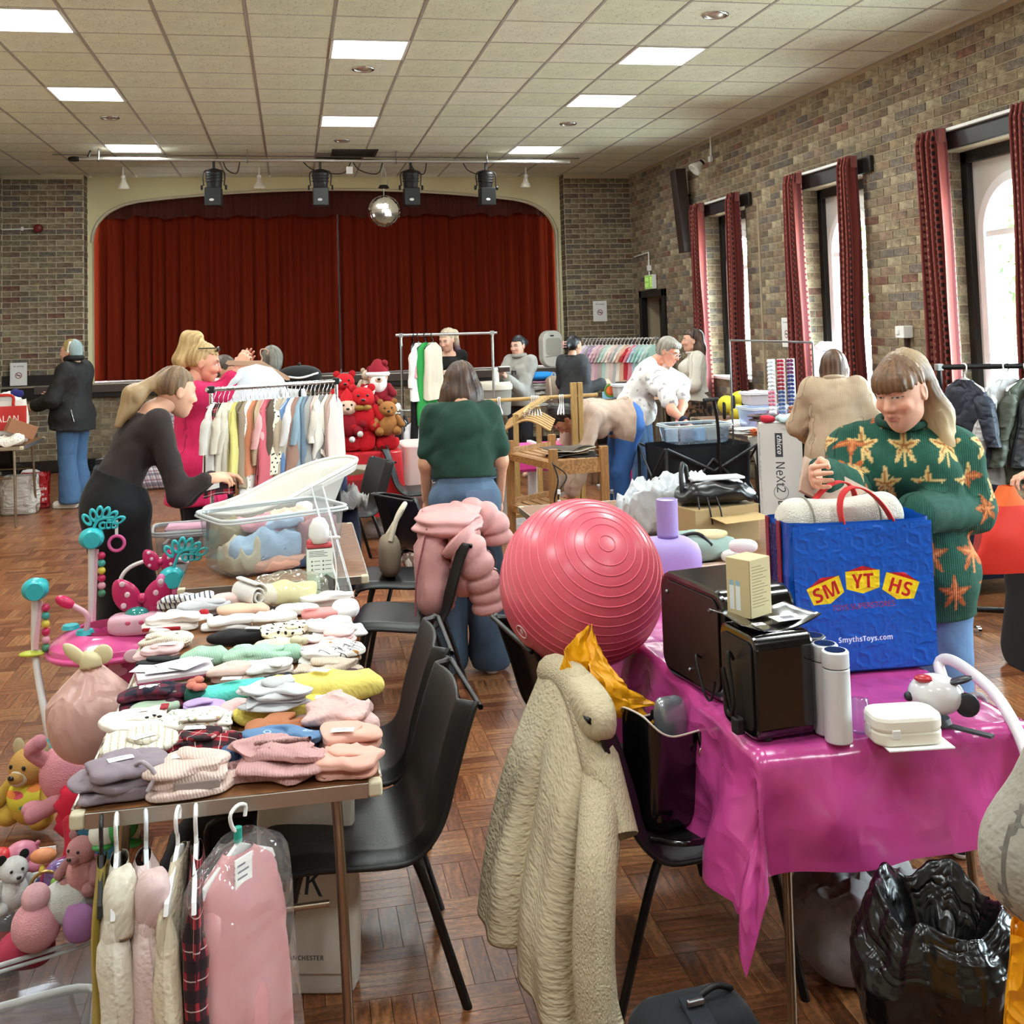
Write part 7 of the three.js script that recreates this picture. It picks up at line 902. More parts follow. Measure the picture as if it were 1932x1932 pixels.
// beyond: the row of tables under the stage
foldTable('folding table at the stage front carrying grey bags and a blue cushion',1.75,3.55,-13.9,-13.25,0.74);
foldTable('folding table in front of the black-topped woman, by the chrome rail',0.9,1.72,-12.65,-12.0,0.74);
{const T=0.742,B=(label,name,cat,px,py,z,fn,y)=>{const p=Zp(px,py,z);const t=thing(name,label,cat,[p.x,y??p.y,p.z]);fn(t,p);return t;};
B('grey woven laundry bin printed with a face, left of the grey hoodie','laundry_bin','basket',935,760,-12.35,(t)=>{mesh('bin_body',[lathe([[0.14,0],[0.17,0.02],[0.19,0.36],[0.185,0.38],[0.17,0.36]],32)],c(0x8c8880),t);mesh('lining',[lathe([[0.196,0.3],[0.2,0.35],[0.185,0.39],[0.17,0.37]],32)],c(0xd0c9ba),t);mesh('printed_face',[ball(0.06,0,0.17,0.15,1.3,1,0.6)],M(0x6d7078,0.9),t);mesh('white_tube',capt([[0.0,0.3,0.1],[0.0,0.52,0.1]],0.03,4),MAT.white,t);},T);
B('small dark box held open by the woman in the grey hoodie','small_box','box',950,697,-12.25,(t)=>{mesh('box_body',[box(0.13,0.05,0.09,0,0,0,0.004)],M(0x3a2622,0.6),t);mesh('white_lid',[box(0.12,0.012,0.08,0.01,0.03,0.0,0.003)],MAT.white,t);});
B('bright blue round cushion on top of the grey bags','cushion','cushion',1022,712,-13.55,(t)=>mesh('cushion_body',[lump(0.21,0.055,0.16,2.4,14).translate(0,0.055,0)],c(0x1f86cf),t),1.06);
B('pale grey stacked bags under the blue cushion','bag','bag',1018,770,-13.5,(t)=>{for(let i=0;i<3;i++)mesh('folded_layer',foldGeo(0.4-i*0.02,0.3,0.1,2,1).map((g)=>g.translate(0,i*0.1,0)),c([0xa5a19a,0xb9b4ac,0x9a968f][i]),t);mesh('pink_trim',[box(0.34,0.014,0.28,0,0.306,0,0.005)],c(0xb0708a),t);},T);
B('beige rucksack with straps between the grey bags and the charcoal jumper','rucksack','bag',1046,780,-13.4,(t)=>{mesh('bag_body',[lump(0.12,0.19,0.09,3,14).translate(0,0.19,0)],c(0x9c8a78),t);mesh('strap',[tube([[-0.06,0.35,0.05],[-0.07,0.25,0.11],[-0.06,0.08,0.1]],0.016,14,6),tube([[0.06,0.35,0.05],[0.07,0.25,0.11],[0.06,0.08,0.1]],0.016,14,6),tube([[-0.03,0.37,0.02],[0,0.42,0.02],[0.03,0.37,0.02]],0.008,12,6)],c(0xc9b4a0),t);},T);
B('white bath support frame beside the black-topped woman','bouncer','baby seat',855,722,-12.3,(t)=>{mesh('frame',[tube([[-0.12,0.0,0.1],[-0.14,0.2,0.0],[0.0,0.3,-0.05],[0.14,0.2,0.0],[0.12,0.0,0.1]],0.018,30,8)],MAT.white,t);mesh('seat_cloth',[heapGeo(0.11,0.04,0.12,0.2).translate(0,0.1,0.02)],c(0x8c8c90),t);},T);
B('green and white toy tray on the far table left of the woman in green','toy_tray','toy',815,745,-12.3,(t)=>{mesh('tray',[box(0.26,0.05,0.16,0,0.025,0,0.012)],plas(0xcfd6da,0.4),t);mesh('pale_block',[box(0.12,0.06,0.1,0.03,0.08,0,0.012)],plas(0xa9c4d6,0.4),t);},T);}
// tall white heater on the stage edge
{const p=Zp(1041,690,ZB+0.0),t=thing('dehumidifier','tall white dehumidifier with a rounded top standing on the stage edge','appliance',[p.x,1.14,ZB+0.01],0.25);mesh('case',[ext(rrect(0.3,0.5,0.13),0.13,0.014,16).translate(0,0.265,-0.08)],plas(0xf0f1ea,0.4),t);mesh('grille',[ext(rrect(0.25,0.24,0.05),0.006,0.002).translate(0,0.3,0.063),...[...Array(9).keys()].map((i)=>box(0.23,0.006,0.008,0,0.2+i*0.022,0.07))],plas(0xc9cabd,0.5),t);mesh('badge',[ext(rrect(0.06,0.02,0.008),0.006).translate(-0.02,0.455,0.064)],M(0x2a2c30,0.4),t);mesh('bucket_line',[tube([[-0.13,0.15,0.066],[0,0.165,0.066],[0.13,0.15,0.066]],0.004,16,6)],plas(0x9a9a92,0.5),t);}
// far rail of pastel baby clothes at the right
{const a=Zp(1100,640,-13.9),b=Zp(1238,634,-13.0);a.y=b.y=1.55;const t=thing('clothes_rail','far rail of pastel baby clothes in front of the brick corner','clothes rail');railParts(t,a,b,{r:0.012});
const N=[['white',0xe3dfdc],['lilac',0xc9b0d0],['grey',0xa3a0a0],['mauve',0xb494b8],['pale pink',0xe3c3c8],['rose',0xd9a8b8],['stone',0xb9b0a8],['mint',0xbcd9d0],['ivory',0xe8e2d8],['blush',0xe9cfc8],['silver grey',0xbdbcbc],['cream',0xece0d4],['peach',0xe3b49c],['red',0xc2303a],['pink',0xe08c9c],['pale blue',0xb8ccd9],['sea green',0xa6d0c6],['aqua',0xb0d9d6],['white and mint',0xcfe3de],['pale jade',0xa9cfc4]];
const dir=Math.atan2(b.x-a.x,b.z-a.z);N.forEach(([n,f],i)=>{const p=a.clone().lerp(b,(i+0.5)/N.length);p.y+=0.012;hung(`${n} baby outfit on the far pastel rail, ${i ? 'after the ' + N[i - 1][0] + ' one' : 'leftmost there'}`,c(f),p,dir+PI/2+0.5,{group:'baby outfits on the far pastel rail',W:0.1,L:rr(0.36,0.52),T:0.026,sleeve:0.16,sr:0.04,sang:0.5,folds:4,flare:0.3,style:'plain',hanger:MAT.white});});}
{const p=Zp(1186,752,-12.0),t=tubParts(thing('storage_tub','white plastic tub on the table below the far pastel rail','tub',p),0.34,0.16,0.26,{mat:plas(0xd9e3ea,0.4),rimMat:plas(0xe3ebf0,0.4)});foldTable('folding table below the far pastel rail',p.x-0.6,p.x+0.45,p.z-0.3,p.z+0.3,p.y-0.004);}
{const p=Zp(1152,752,-12.15),t=thing('cloth_book','colourful cloth baby book held by the woman in charcoal','toy',p,-0.3);mesh('blue_page',[box(0.15,0.22,0.02,-0.02,-0.03,0,0.008)],c(0x8fc4e0),t);mesh('green_page',[box(0.1,0.18,0.02,0.06,0.02,-0.02,0.008)],c(0x2fa08c),t);mesh('orange_flower',[ball(0.05,0.0,0.09,0.012,1,1.1,0.35)],c(0xe0703a),t);mesh('lime_edge',[new THREE.TorusGeometry(0.06,0.01,8,24).scale(1,1.1,1).translate(0,0.09,0.01)],c(0x5f9a3a),t);}
{const p=Zp(1148,778,-11.4),t=thing('plastic_toys','yellow and pink plastic toy on the table behind the bent person','toy',p);mesh('yellow_piece',[ball(0.06,-0.06,-0.02,0)],plas(0xd9b83a,0.4),t);mesh('pink_piece',[ball(0.08,0.05,0.0,0,1,1.1,1)],plas(0xe0b0b4,0.4),t);mesh('orange_piece',[ball(0.04,-0.01,0.03,0.05)],plas(0xd9773a,0.4),t);}
foldTable('folding table behind the bent person, carrying plastic toys',2.55,3.35,-11.8,-11.1,0.74);
// pine clothes frame with hangers
{const z=-8.98,p1=Zp(1088,735,z),p0=Zp(852,740,z),pine=M(0xd0a868,0.55,{map:woodTex});const t=thing('pine_clothes_rail','pale pine clothes frame with a round dowel and two square posts','clothes rail');for(const p of[p0,p1]){mesh('post',[box(0.05,p.y+0.06,0.045,p.x-0.028,(p.y+0.06)/2,z,0.004),box(0.042,p.y+0.06,0.045,p.x+0.027,(p.y+0.06)/2,z,0.004)],pine,t);mesh('foot',[box(0.1,0.06,0.6,p.x,0.03,z,0.006)],pine,t);}const y=p1.y-0.05;mesh('dowel',[rod([p0.x-0.12,y-0.02,z],[p1.x+0.18,y,z],0.016,0.016,14)],pine,t);mesh('stretcher',[beam([p0.x,0.2,z],[p1.x,0.2,z],0.05,0.02)],pine,t);const mx=(p0.x+p1.x)/2+0.16;mesh('slanted_top',[beam([mx-0.2,y-0.13,z+0.2],[mx+0.1,y+0.0,z+0.02],0.07,0.025)],pine,t);mesh('slanted_post',[box(0.04,0.75,0.03,mx+0.02,y-0.45,z+0.06),box(0.04,0.75,0.03,mx-0.2,y-0.5,z+0.2)],pine,t);
let n=0;for(const[px,k,s,lab]of[[1003,5,'plain','white plastic hanger right of the slanted pine post'],[1056,3,'bar','white barred hanger next to the right pine post'],[940,2,'plain','white hanger half hidden by the woman in green']]){const q=Zp(px,748,z);for(let i=0;i<k;i++){const h=thing('coat_hanger',['first ','second ','third ','fourth ','fifth '][i]+lab,'hanger',[q.x+i*0.014,y+0.012,z],1.2+i*0.07,s+' hangers on the pine dowel at '+(lab.includes('right of')?'the slanted post':lab.includes('half')?'the left':'the right post'));mesh('hanger_body',hangerGeo(0.3,s),plas(0xe8e8e6,0.35),h);}}
const q=Zp(1012,800,z+0.25);for(let i=0;i<6;i++){const h=thing('wooden_hanger',['nearest wooden hanger of the six','second wooden hanger of the six','third wooden hanger of the six','fourth wooden hanger of the six','fifth wooden hanger of the six','farthest wooden hanger of the six'][i]+' hung behind the slatted rack','hanger',[q.x-0.08+i*0.018,q.y+0.1+i*0.012,q.z-i*0.045],-0.5,'six wooden hangers');mesh('hanger_body',[tube([[0.2,-0.15,0],[0.09,-0.09,0],[0,-0.065,0],[-0.09,-0.09,0],[-0.2,-0.15,0]],0.011,20,6)],M(0xc7a06a,0.4),h);mesh('hook',[hangerGeo()[0]],MAT.chrome,h);}const hb=thing('hanger_bar','thin bar carrying the six wooden hangers behind the slatted rack','rail',[q.x,q.y+0.11,q.z]);mesh('bar',[rod([-0.12,-0.012,0.06],[0.02,0.045,-0.25],0.009)],M(0xc7a06a,0.5),hb);}
// slatted wooden rack
{const wood=M(0xb07c44,0.5,{map:woodTex}),t=thing('slatted_rack','brown wooden rack with three slatted shelves, card on its top','shelf'),H=0.9,B=v(1.77,0,-7.5),C=v(2.15,0,-7.55),A=v(1.6,0,-8.2),D=v(2.0,0,-8.5);for(const p of[A,B,C,D])mesh('post',[box(0.06,H,0.045,p.x,H/2,p.z,0.004)],wood,t);
for(const y of[0.8,0.42,0.1]){for(let i=0;i<5;i++){const s=(i+0.5)/5;mesh('slat',[beam(A.clone().lerp(D,s).setY(y),B.clone().lerp(C,s).setY(y),0.065,0.016)],wood,t);}mesh('end_rail',[beam(B.clone().setY(y-0.03),C.clone().setY(y-0.03),0.022,y>0.7?0.1:0.05)],wood,t);mesh('end_rail',[beam(A.clone().setY(y+0.02),D.clone().setY(y+0.02),0.022,0.05)],wood,t);mesh('side_rail',[beam(A.clone().setY(y-0.02),B.clone().setY(y-0.02),0.022,0.05),beam(D.clone().setY(y-0.02),C.clone().setY(y-0.02),0.022,0.05)],wood,t);}
for(let i=0;i<5;i++){const q=thing('cardboard_sheet',['lowest dark cardboard sheet on the slatted rack','second dark cardboard sheet up on the slatted rack','curled brown cardboard sheet in the middle of the stack','pale cardboard sheet near the top of the stack','topmost torn cardboard sheet on the slatted rack'][i],'cardboard',[1.96+rr(-0.02,0.03),0.812+i*0.012,-7.85+rr(-0.05,0.05)],rr(-0.3,0.3));mesh('sheet',[sheet((u,w)=>[(u-0.5)*0.34,0.012*sin(u*5+i)*w+0.02*noise(u*3,w*3,i),(w-0.5)*0.24],10,8,0.005)],M([0x2e2620,0x1f1a16,0x8c6f4c,0xd8cdb8,0x4a3d30][i],0.85),q);}
const w=thing('cable','black cable with white clips dangling from the slatted rack','cable',[1.78,0,-7.46]);mesh('cable',[tube([[-0.03,0.82,0.02],[0.0,0.7,0.05],[-0.03,0.55,0.05],[0.02,0.4,0.06],[0.05,0.18,0.05],[0.06,0.006,0.08]],0.006,40,6),tube([[-0.02,0.8,0.03],[0.06,0.72,0.05],[0.0,0.6,0.05],[-0.01,0.35,0.06]],0.005,40,6)],MAT.black,w);for(const y of[0.62,0.55,0.48])mesh('clip',[box(0.02,0.03,0.02,0.0,y,0.055)],MAT.white,w);
const bx=thing('white_book_box','white box with blue-handled tools lying on the low rack shelf','box',[1.74,0.118,-8.05],0.35);mesh('box_body',[box(0.32,0.1,0.22,0,0.05,0,0.003)],M(0xe3e4e2,0.6),bx);mesh('green_cover',[box(0.33,0.018,0.23,0,0.01,0)],M(0x2f6a58,0.6),bx);const sd=thing('tool','blue-handled tool lying on the white box','tool',[1.71,0.235,-7.98],0.3);mesh('handle',capt([[-0.12,0,0],[-0.02,0,0]],0.016,4),plas(0x1f2a5a,0.35),sd);mesh('shaft',[rod([-0.02,0,0],[0.08,0,0],0.004),ball(0.014,0.09,0,0)],MAT.chrome,sd);}
{const t=thing('pink_shelf_unit','bright pink and white storage unit behind the slatted rack','shelf',[1.95,0,-9.5],0.05);mesh('pink_panel',[box(0.78,0.2,0.3,0,0.62,0,0.004)],M(0xe3409c,0.45),t);mesh('dark_edge',[box(0.78,0.02,0.3,0,0.51,0.002)],M(0x9a1f60,0.5),t);for(const x of[-0.4,-0.14,0.12,0.4])mesh('upright',[box(0.04,0.74,0.32,x,0.37,0.0,0.004)],MAT.white,t);mesh('plinth',[box(0.8,0.06,0.3,0,0.03,0)],MAT.white,t);}
{const p=F(1178,985),t=tubParts(thing('storage_tub','white lidded tub with a black handle right of the slatted rack','tub',[p.x,0,p.z],0.1),0.34,0.3,0.36,{mat:M(0xe3e6ee,0.3,{transmission:0.35,thickness:0})});mesh('lid',[box(0.36,0.02,0.38,0,0.31,0,0.008)],plas(0xe3e6f2,0.35),t);mesh('handle',[tube([[-0.1,0.28,0.19],[-0.08,0.23,0.22],[0.08,0.23,0.22],[0.1,0.28,0.19]],0.01,20,6)],MAT.black,t);mesh('contents',[heapGeo(0.12,0.08,0.12,0.4).translate(0,0.1,0)],plas(0xc98a4a,0.5),t);}
{const p=F(1187,935),t=thing('ride_on_toy','pink plastic ride-on toy on the floor by the trolley','toy',p);mesh('body',[lump(0.16,0.15,0.22,2.8,16).translate(0,0.22,0)],plas(0xc4286e,0.25),t);mesh('handle_hole',[new THREE.TorusGeometry(0.045,0.014,8,20).translate(0.0,0.33,0.16)],plas(0x8a1a4c,0.3),t);mesh('flower',[ball(0.03,0.02,0.2,0.215,1,1,0.3)],plas(0xe8b0cc,0.4),t);for(const x of[-0.13,0.13])for(const zz of[-0.14,0.14])mesh('wheel',[cyl(0.06,0.06,0.05,0,0,0).rotateZ(PI/2).translate(x,0.06,zz)],MAT.black,t);}
// black folding trolley and its tubs
{const W=v(3.38,0,-8.95),t=thing('folding_trolley','black folding garden trolley with crossed tubes and big wheels','trolley',W,0.1),m=M(0x3a3c40,0.4,{metalness:0.4}),w=0.42,d=0.28,h=0.72;mesh('fabric_body',[loft([[0.001,0.001,0.26],[w-0.04,d-0.03,0.26],[w-0.03,d-0.02,0.5],[w-0.02,d-0.01,h]],8,40)],cloth(0x0c0d12),t);for(const a of[-1,1])for(const b of[-1,1]){mesh('corner_post',[rod([a*w,0.16,b*d],[a*w,h,b*d],0.014)],m,t);mesh('wheel',[new THREE.TorusGeometry(0.085,0.028,10,24).rotateY(PI/2*0).translate(a*(w-0.02),0.113,b*(d+0.03)),cyl(0.05,0.05,0.035,0,0,0).rotateX(PI/2).translate(a*(w-0.02),0.113,b*(d+0.03))],MAT.black,t);mesh('fork',[box(0.03,0.12,0.05,a*w,0.14,b*d,0.006)],MAT.blackMetal,t);}
for(const b of[-1,1])mesh('cross_tube',[rod([-w,0.2,b*(d+0.012)],[0,h-0.1,b*(d+0.012)],0.011),rod([0,0.2+0.32,b*(d+0.02)],[w,h,b*(d+0.02)],0.011),rod([w,0.2,b*(d+0.012)],[0,h-0.1,b*(d+0.012)],0.011),rod([-w,h,b*(d+0.02)],[0,0.52,b*(d+0.02)],0.011)],m,t);mesh('end_tube',[-1,1].flatMap((a)=>[rod([a*(w+0.01),0.2,-d],[a*(w+0.01),h,d],0.01),rod([a*(w+0.01),0.2,d],[a*(w+0.01),h,-d],0.01)]),m,t);mesh('handle',capt([[0.05,0.5,d+0.03],[0.03,0.9,d+0.05],[0.0,1.1,d+0.06]],0.014,12),MAT.blackMetal,t);mesh('grip',[box(0.14,0.03,0.03,-0.03,1.11,d+0.06,0.01)],MAT.black,t);
const u=thing('storage_tub','clear shallow tub of small cards on the black trolley','tub',[3.36,0.725,-8.95],0.1);tubParts(u,0.56,0.16,0.36,{mat:clear(0xcfe0f0,{roughness:0.15})});for(let i=0;i<4;i++){const q=thing('card_packet',['white card packet leftmost in the trolley tub','grey card packet second in the trolley tub','pale blue card packet third in the trolley tub','cream card packet rightmost in the trolley tub'][i],'packet',[3.16+i*0.12,0.74,-8.95+rr(-0.04,0.04)],rr(-0.3,0.3));mesh('packet',[box(0.1,0.11,0.06,0,0.055,0,0.005)],M([0xe3e3e6,0xa9a9b4,0xb4c9e0,0xd9d0c0][i],0.6),q);}}
// table of haberdashery behind the trolley
foldTable('black-skirted folding table of clear tubs and scissors',3.9,4.85,-9.75,-9.05,0.74);
{const Y=0.742,u=tubParts(thing('storage_tub','larger clear tub with scissors in front, under the smaller white tub','tub',[4.22,Y,-9.4],0.1),0.44,0.22,0.34,{mat:clear(0xc9d6f0,{roughness:0.2,transmission:0.7})});mesh('ribbons_inside',[heapGeo(0.17,0.07,0.13,0.4).translate(0,0.085,0)],c(0xb49ac0),u);const s2=tubParts(thing('storage_tub','smaller white tub with an oval grip hole, stacked on top','tub',[4.14,Y+0.235,-9.38],0.05),0.26,0.12,0.22,{mat:plas(0xe0dde2,0.4),rimMat:plas(0xe6e3e8,0.4)});mesh('grip_hole',[ext(rrect(0.07,0.026,0.012),0.004).translate(0.02,0.075,0.098)],M(0x4a4850,0.6),s2);mesh('pink_contents',[heapGeo(0.1,0.03,0.08,0.4).translate(0,0.11,0)],c(0xdca8b4),s2);
const sc=thing('scissors','open scissors with red and grey handles propped against the larger tub','scissors',[4.2,Y+0.06,-9.19],0);mesh('blade',[beam([0.0,0.04,0],[0.07,-0.05,0.01],0.014,0.004),beam([0.0,0.04,0.004],[0.055,-0.055,0.014],0.014,0.004)],M(0x44464c,0.3),sc);mesh('handle',[new THREE.TorusGeometry(0.03,0.007,8,20).scale(0.8,1.2,1).translate(-0.04,0.1,0),new THREE.TorusGeometry(0.03,0.007,8,20).scale(0.8,1.2,1).translate(0.02,0.105,0)],plas(0x8a3a48,0.4),sc);
garment('orange spotted cloth folded on the table end by the carton',c(0xd0683a),v(4.1,0.742,-9.13),0.26,0.2,0.05,{group:'folded fabrics on the haberdashery table',layers:3,turn:0.2});garment('white folded muslins at the front of the haberdashery table',c(0xd9d9d6),v(3.98,0.742,-9.3),0.24,0.2,0.05,{group:'folded fabrics on the haberdashery table',layers:3});garment('pale floral fabric crumpled beside the trolley tub',pat('floral'),v(4.0,0.742,-9.6),0.26,0.18,0.09,{group:'folded fabrics on the haberdashery table',heap:1,n:12});
const cl=thing('table_skirt','stained white cloth hanging down the end of the haberdashery table','tablecloth');mesh('cloth',[sheet((q,w)=>[lerp(3.88,4.1,q)+0.12*w,0.735-0.7*w,-9.02+0.14*w+0.02*sin(q*9)*w],12,12,0.004)],M(0xc4beb4,0.9,{map:field(64,(x,y)=>0.8+0.2*wrapNoise(x,y,5,2))}),cl);const bl=thing('table_skirt','black cloth hanging down the front of the haberdashery table','tablecloth');mesh('cloth',[sheet((q,w)=>[lerp(4.12,4.84,q),0.735-0.7*w,-9.03+0.02*sin(q*24)*w],30,8,0.004)],cloth(0x0b0b0e),bl);}
{const p=Zp(1385,752,-10.2),t=thing('bee_toys','yellow and black striped soft toys heaped under the far window','soft toy',[p.x,0.8,p.z]);mesh('yellow_body',[ball(0.09,-0.08,0.13,0),ball(0.1,0.08,0.18,0,1.2,0.8,1),ball(0.08,0.0,0.06,0.06)],fleece(0xd9c93a),t);mesh('black_band',[0,1,2].map((i)=>new THREE.TorusGeometry(0.075,0.016,8,20).rotateY(1.2).translate(-0.12+i*0.1,0.08+i*0.05,0.03)),fleece(0x14130f),t);foldTable('folding table under the far window with yellow soft toys',p.x-0.35,p.x+0.4,p.z-0.3,p.z+0.3,0.795);}
{const a=Zp(1376,642,-9.0),b=Zp(1533,645,-7.4),t=thing('wire_stand','thin grey metal display stand in front of the window curtains','stand');mesh('crossbar',[rod(a,[b.x,a.y,b.z],0.008)],MAT.steel,t);mesh('upright',[rod([a.x,0,a.z],a,0.008)],MAT.steel,t);mesh('upright',[rod([b.x,0,b.z],[b.x,a.y,b.z],0.008)],MAT.steel,t);mesh('foot',[rod([a.x,0.01,a.z-0.2],[a.x,0.01,a.z+0.2],0.01),rod([b.x,0.01,b.z-0.2],[b.x,0.01,b.z+0.2],0.01)],MAT.steel,t);}
// cot carton with its print
{const p=v(3.58,0,-7.75),t=thing('cot_carton','tall white printed cot carton with clothes laid on its top','box',p,-0.35),H=0.99,W=0.3,D=0.3;mesh('carton_body',[box(W,H,D,0,H/2,0,0.004)],M(0xd6d5d2,0.75),t);
const pr=(side)=>label2d(W,H,(x,w,h)=>{x.fillStyle='#d8d7d4';x.fillRect(0,0,w,h);if(side){x.fillStyle='#8f97a8';x.beginPath();x.moveTo(110,80);x.lineTo(40,330);x.lineTo(110,400);x.lineTo(160,190);x.fill();x.strokeStyle='#6c7488';x.lineWidth=4;for(let i=0;i<5;i++){x.beginPath();x.moveTo(105-i*12,120+i*50);x.lineTo(150,150+i*48);x.stroke();}x.strokeStyle='#8a8a90';for(let i=0;i<3;i++){x.beginPath();x.arc(80+i*45,520,20,0,7);x.stroke();x.strokeRect(60+i*45,560,30,120);}}x.save();x.translate(side?200:120,60);x.rotate(PI/2);x.fillStyle='#3a3d44';x.fillRect(0,-16,150,46);x.fillStyle='#f0f0f0';x.font='italic bold 40px sans-serif';x.fillText('chicco',10,18);x.fillStyle='#26282c';x.font='74px sans-serif';x.fillText('NeXt2',175,30);if(!side){x.font='bold 50px sans-serif';x.fillText('Dream',420,26);}x.beginPath();x.arc(370,4,44,0,7);x.lineWidth=3;x.strokeStyle='#44464c';x.stroke();x.restore();});
mesh('printed_side',[sheet((u,w)=>[-W/2-0.001,H*(1-w),(u-0.5)*D],2,2,-0.0005)],pr(true),t);mesh('printed_side',[sheet((u,w)=>[(u-0.5)*W,H*(1-w),D/2+0.001],2,2,-0.0005)],pr(false),t);
garment('pale blue printed baby clothes draped over the cot carton',c(0xb4cdd4),v(3.64,H+0.002,-7.62),0.26,0.2,0.06,{group:'clothes on the cot carton',heap:1,amp:0.4});garment('red baby top on the left corner of the cot carton',c(0xb81e34),v(3.46,H+0.002,-7.68),0.1,0.1,0.055,{group:'clothes on the cot carton',heap:1});garment('dark folded clothes at the back of the cot carton',c(0x5a4a4a),v(3.5,H+0.002,-7.84),0.2,0.12,0.05,{group:'clothes on the cot carton',layers:3});
const S=[[1487,['#dfe5ee','#e8e4e6','#c46a7c','#e6e2e6'],'leftmost board of hair bows, mostly white with some pink'],[1505,['#a81830','#8e1428','#3a4a7a','#5a6a94'],'middle board of hair bows, red above navy'],[1521,['#6a2a5a','#2a2a6a','#34407a','#9a4a2a'],'rightmost board of hair bows, plum above blue']];
S.forEach(([px,cols,lab],i)=>{const q=thing('bow_board',lab,'hair bows',[3.6+i*0.075,H+0.003,-7.9+i*0.012],-0.1);mesh('white_board',[box(0.06,0.46,0.006,0.012,0.23,-0.008)],M(0xeeeeee,0.6),q);for(let k=0;k<15;k++){const f=cols[Math.min(3,Math.floor(k/4))],y=0.445-k*0.03;mesh('hair_bow',[lump(0.016,0.012,0.009,2,5).rotateZ(0.4).translate(-0.014,y,0.006),lump(0.016,0.012,0.009,2,5).rotateZ(-0.4).translate(0.014,y,0.006),ball(0.006,0,y,0.012,1,1,1,6)],c(new THREE.Color(f).getHex()),q);}});}
{const t=thing('gift_bag','white paper gift bag printed with small blue flowers on the window sill','bag',[XR+0.02,SILL+0.02,-9.7],-0.8);mesh('bag_body',[bagGeo(0.26,0.36,0.12,{slump:0.01})],label2d(0.5,0.5,(x)=>{x.fillStyle='#e6e8ee';x.fillRect(0,0,256,256);for(let i=0;i<40;i++){x.fillStyle=['#5a6a9a','#9a8aa4','#6a86a8'][i % 3];x.beginPath();x.ellipse((i*53)% 256,(i*89)% 256,7,4,i,0,7);x.fill();}}),t);mesh('tissue',[heapGeo(0.1,0.05,0.05,0.6).translate(0,0.37,0)],M(0xe9e9ea,0.8),t);}
// left wall table and bags
foldTable('folding table at the far left carrying a red and white shopping bag',-3.5,-2.5,-12.05,-11.1,0.76);
{const Y=0.765,t=thing('shopping_bag','red and white woven shopping bag on the far left table','bag',[-2.8,Y,-11.5],0.25);mesh('bag_body',[bagGeo(0.5,0.42,0.22,{slump:0.02,mouthD:0.8})],M(0xd6cfc6,0.7),t);mesh('red_panel',[sheet((u,w)=>[(u-0.5)*0.47,lerp(0.36,0.13,w),0.125+0.012*sin(u*8)],14,6,0.003)],label2d(0.47,0.23,(x,W,H)=>{x.fillStyle='#b8281f';x.fillRect(0,0,W,H);x.fillStyle='#efe6df';x.font='46px sans-serif';x.fillText('MATALAN',18,82);}),t);mesh('handle',[tube([[-0.12,0.36,0.11],[-0.12,0.45,0.1],[0.1,0.46,0.1],[0.12,0.36,0.11]],0.014,20,6)],c(0xb8281f),t);mesh('contents',[heapGeo(0.2,0.06,0.08,0.5).translate(0,0.42,0)],c(0xdedcd8),t);mesh('blue_cloth',[heapGeo(0.06,0.04,0.05,0.5).translate(0.15,0.47,0)],c(0x24246a),t);
const b=thing('brown_box','brown cardboard box tilted in front of the red shopping bag','box',[-2.58,Y+0.015,-11.25],0.4);mesh('carton_body',[box(0.26,0.13,0.14,0,0.08,0,0.004).rotateZ(-0.4).translate(0,0.06,0)],M(0x9a6a4c,0.8),b);garment('white and grey crumpled cloth at the front of the far left table',pat('floral'),v(-2.66,Y,-11.2),0.3,0.16,0.09,{heap:1,amp:0.6,group:'items on the far left table'});const bn=thing('pale_bowl','pale grey plastic bowl at the left edge behind the crumpled cloth','bowl',[-2.84,Y,-11.3]);mesh('bowl_body',[lathe([[0,0.004],[0.08,0.004],[0.12,0.1],[0.115,0.1],[0.075,0.012],[0,0.012]],24)],plas(0xc4c6c9,0.4),bn);garment('peach cloth at the very left edge of the far left table',c(0xdba08c),v(-2.78,Y,-11.16),0.08,0.12,0.07,{heap:1,group:'items on the far left table'});}
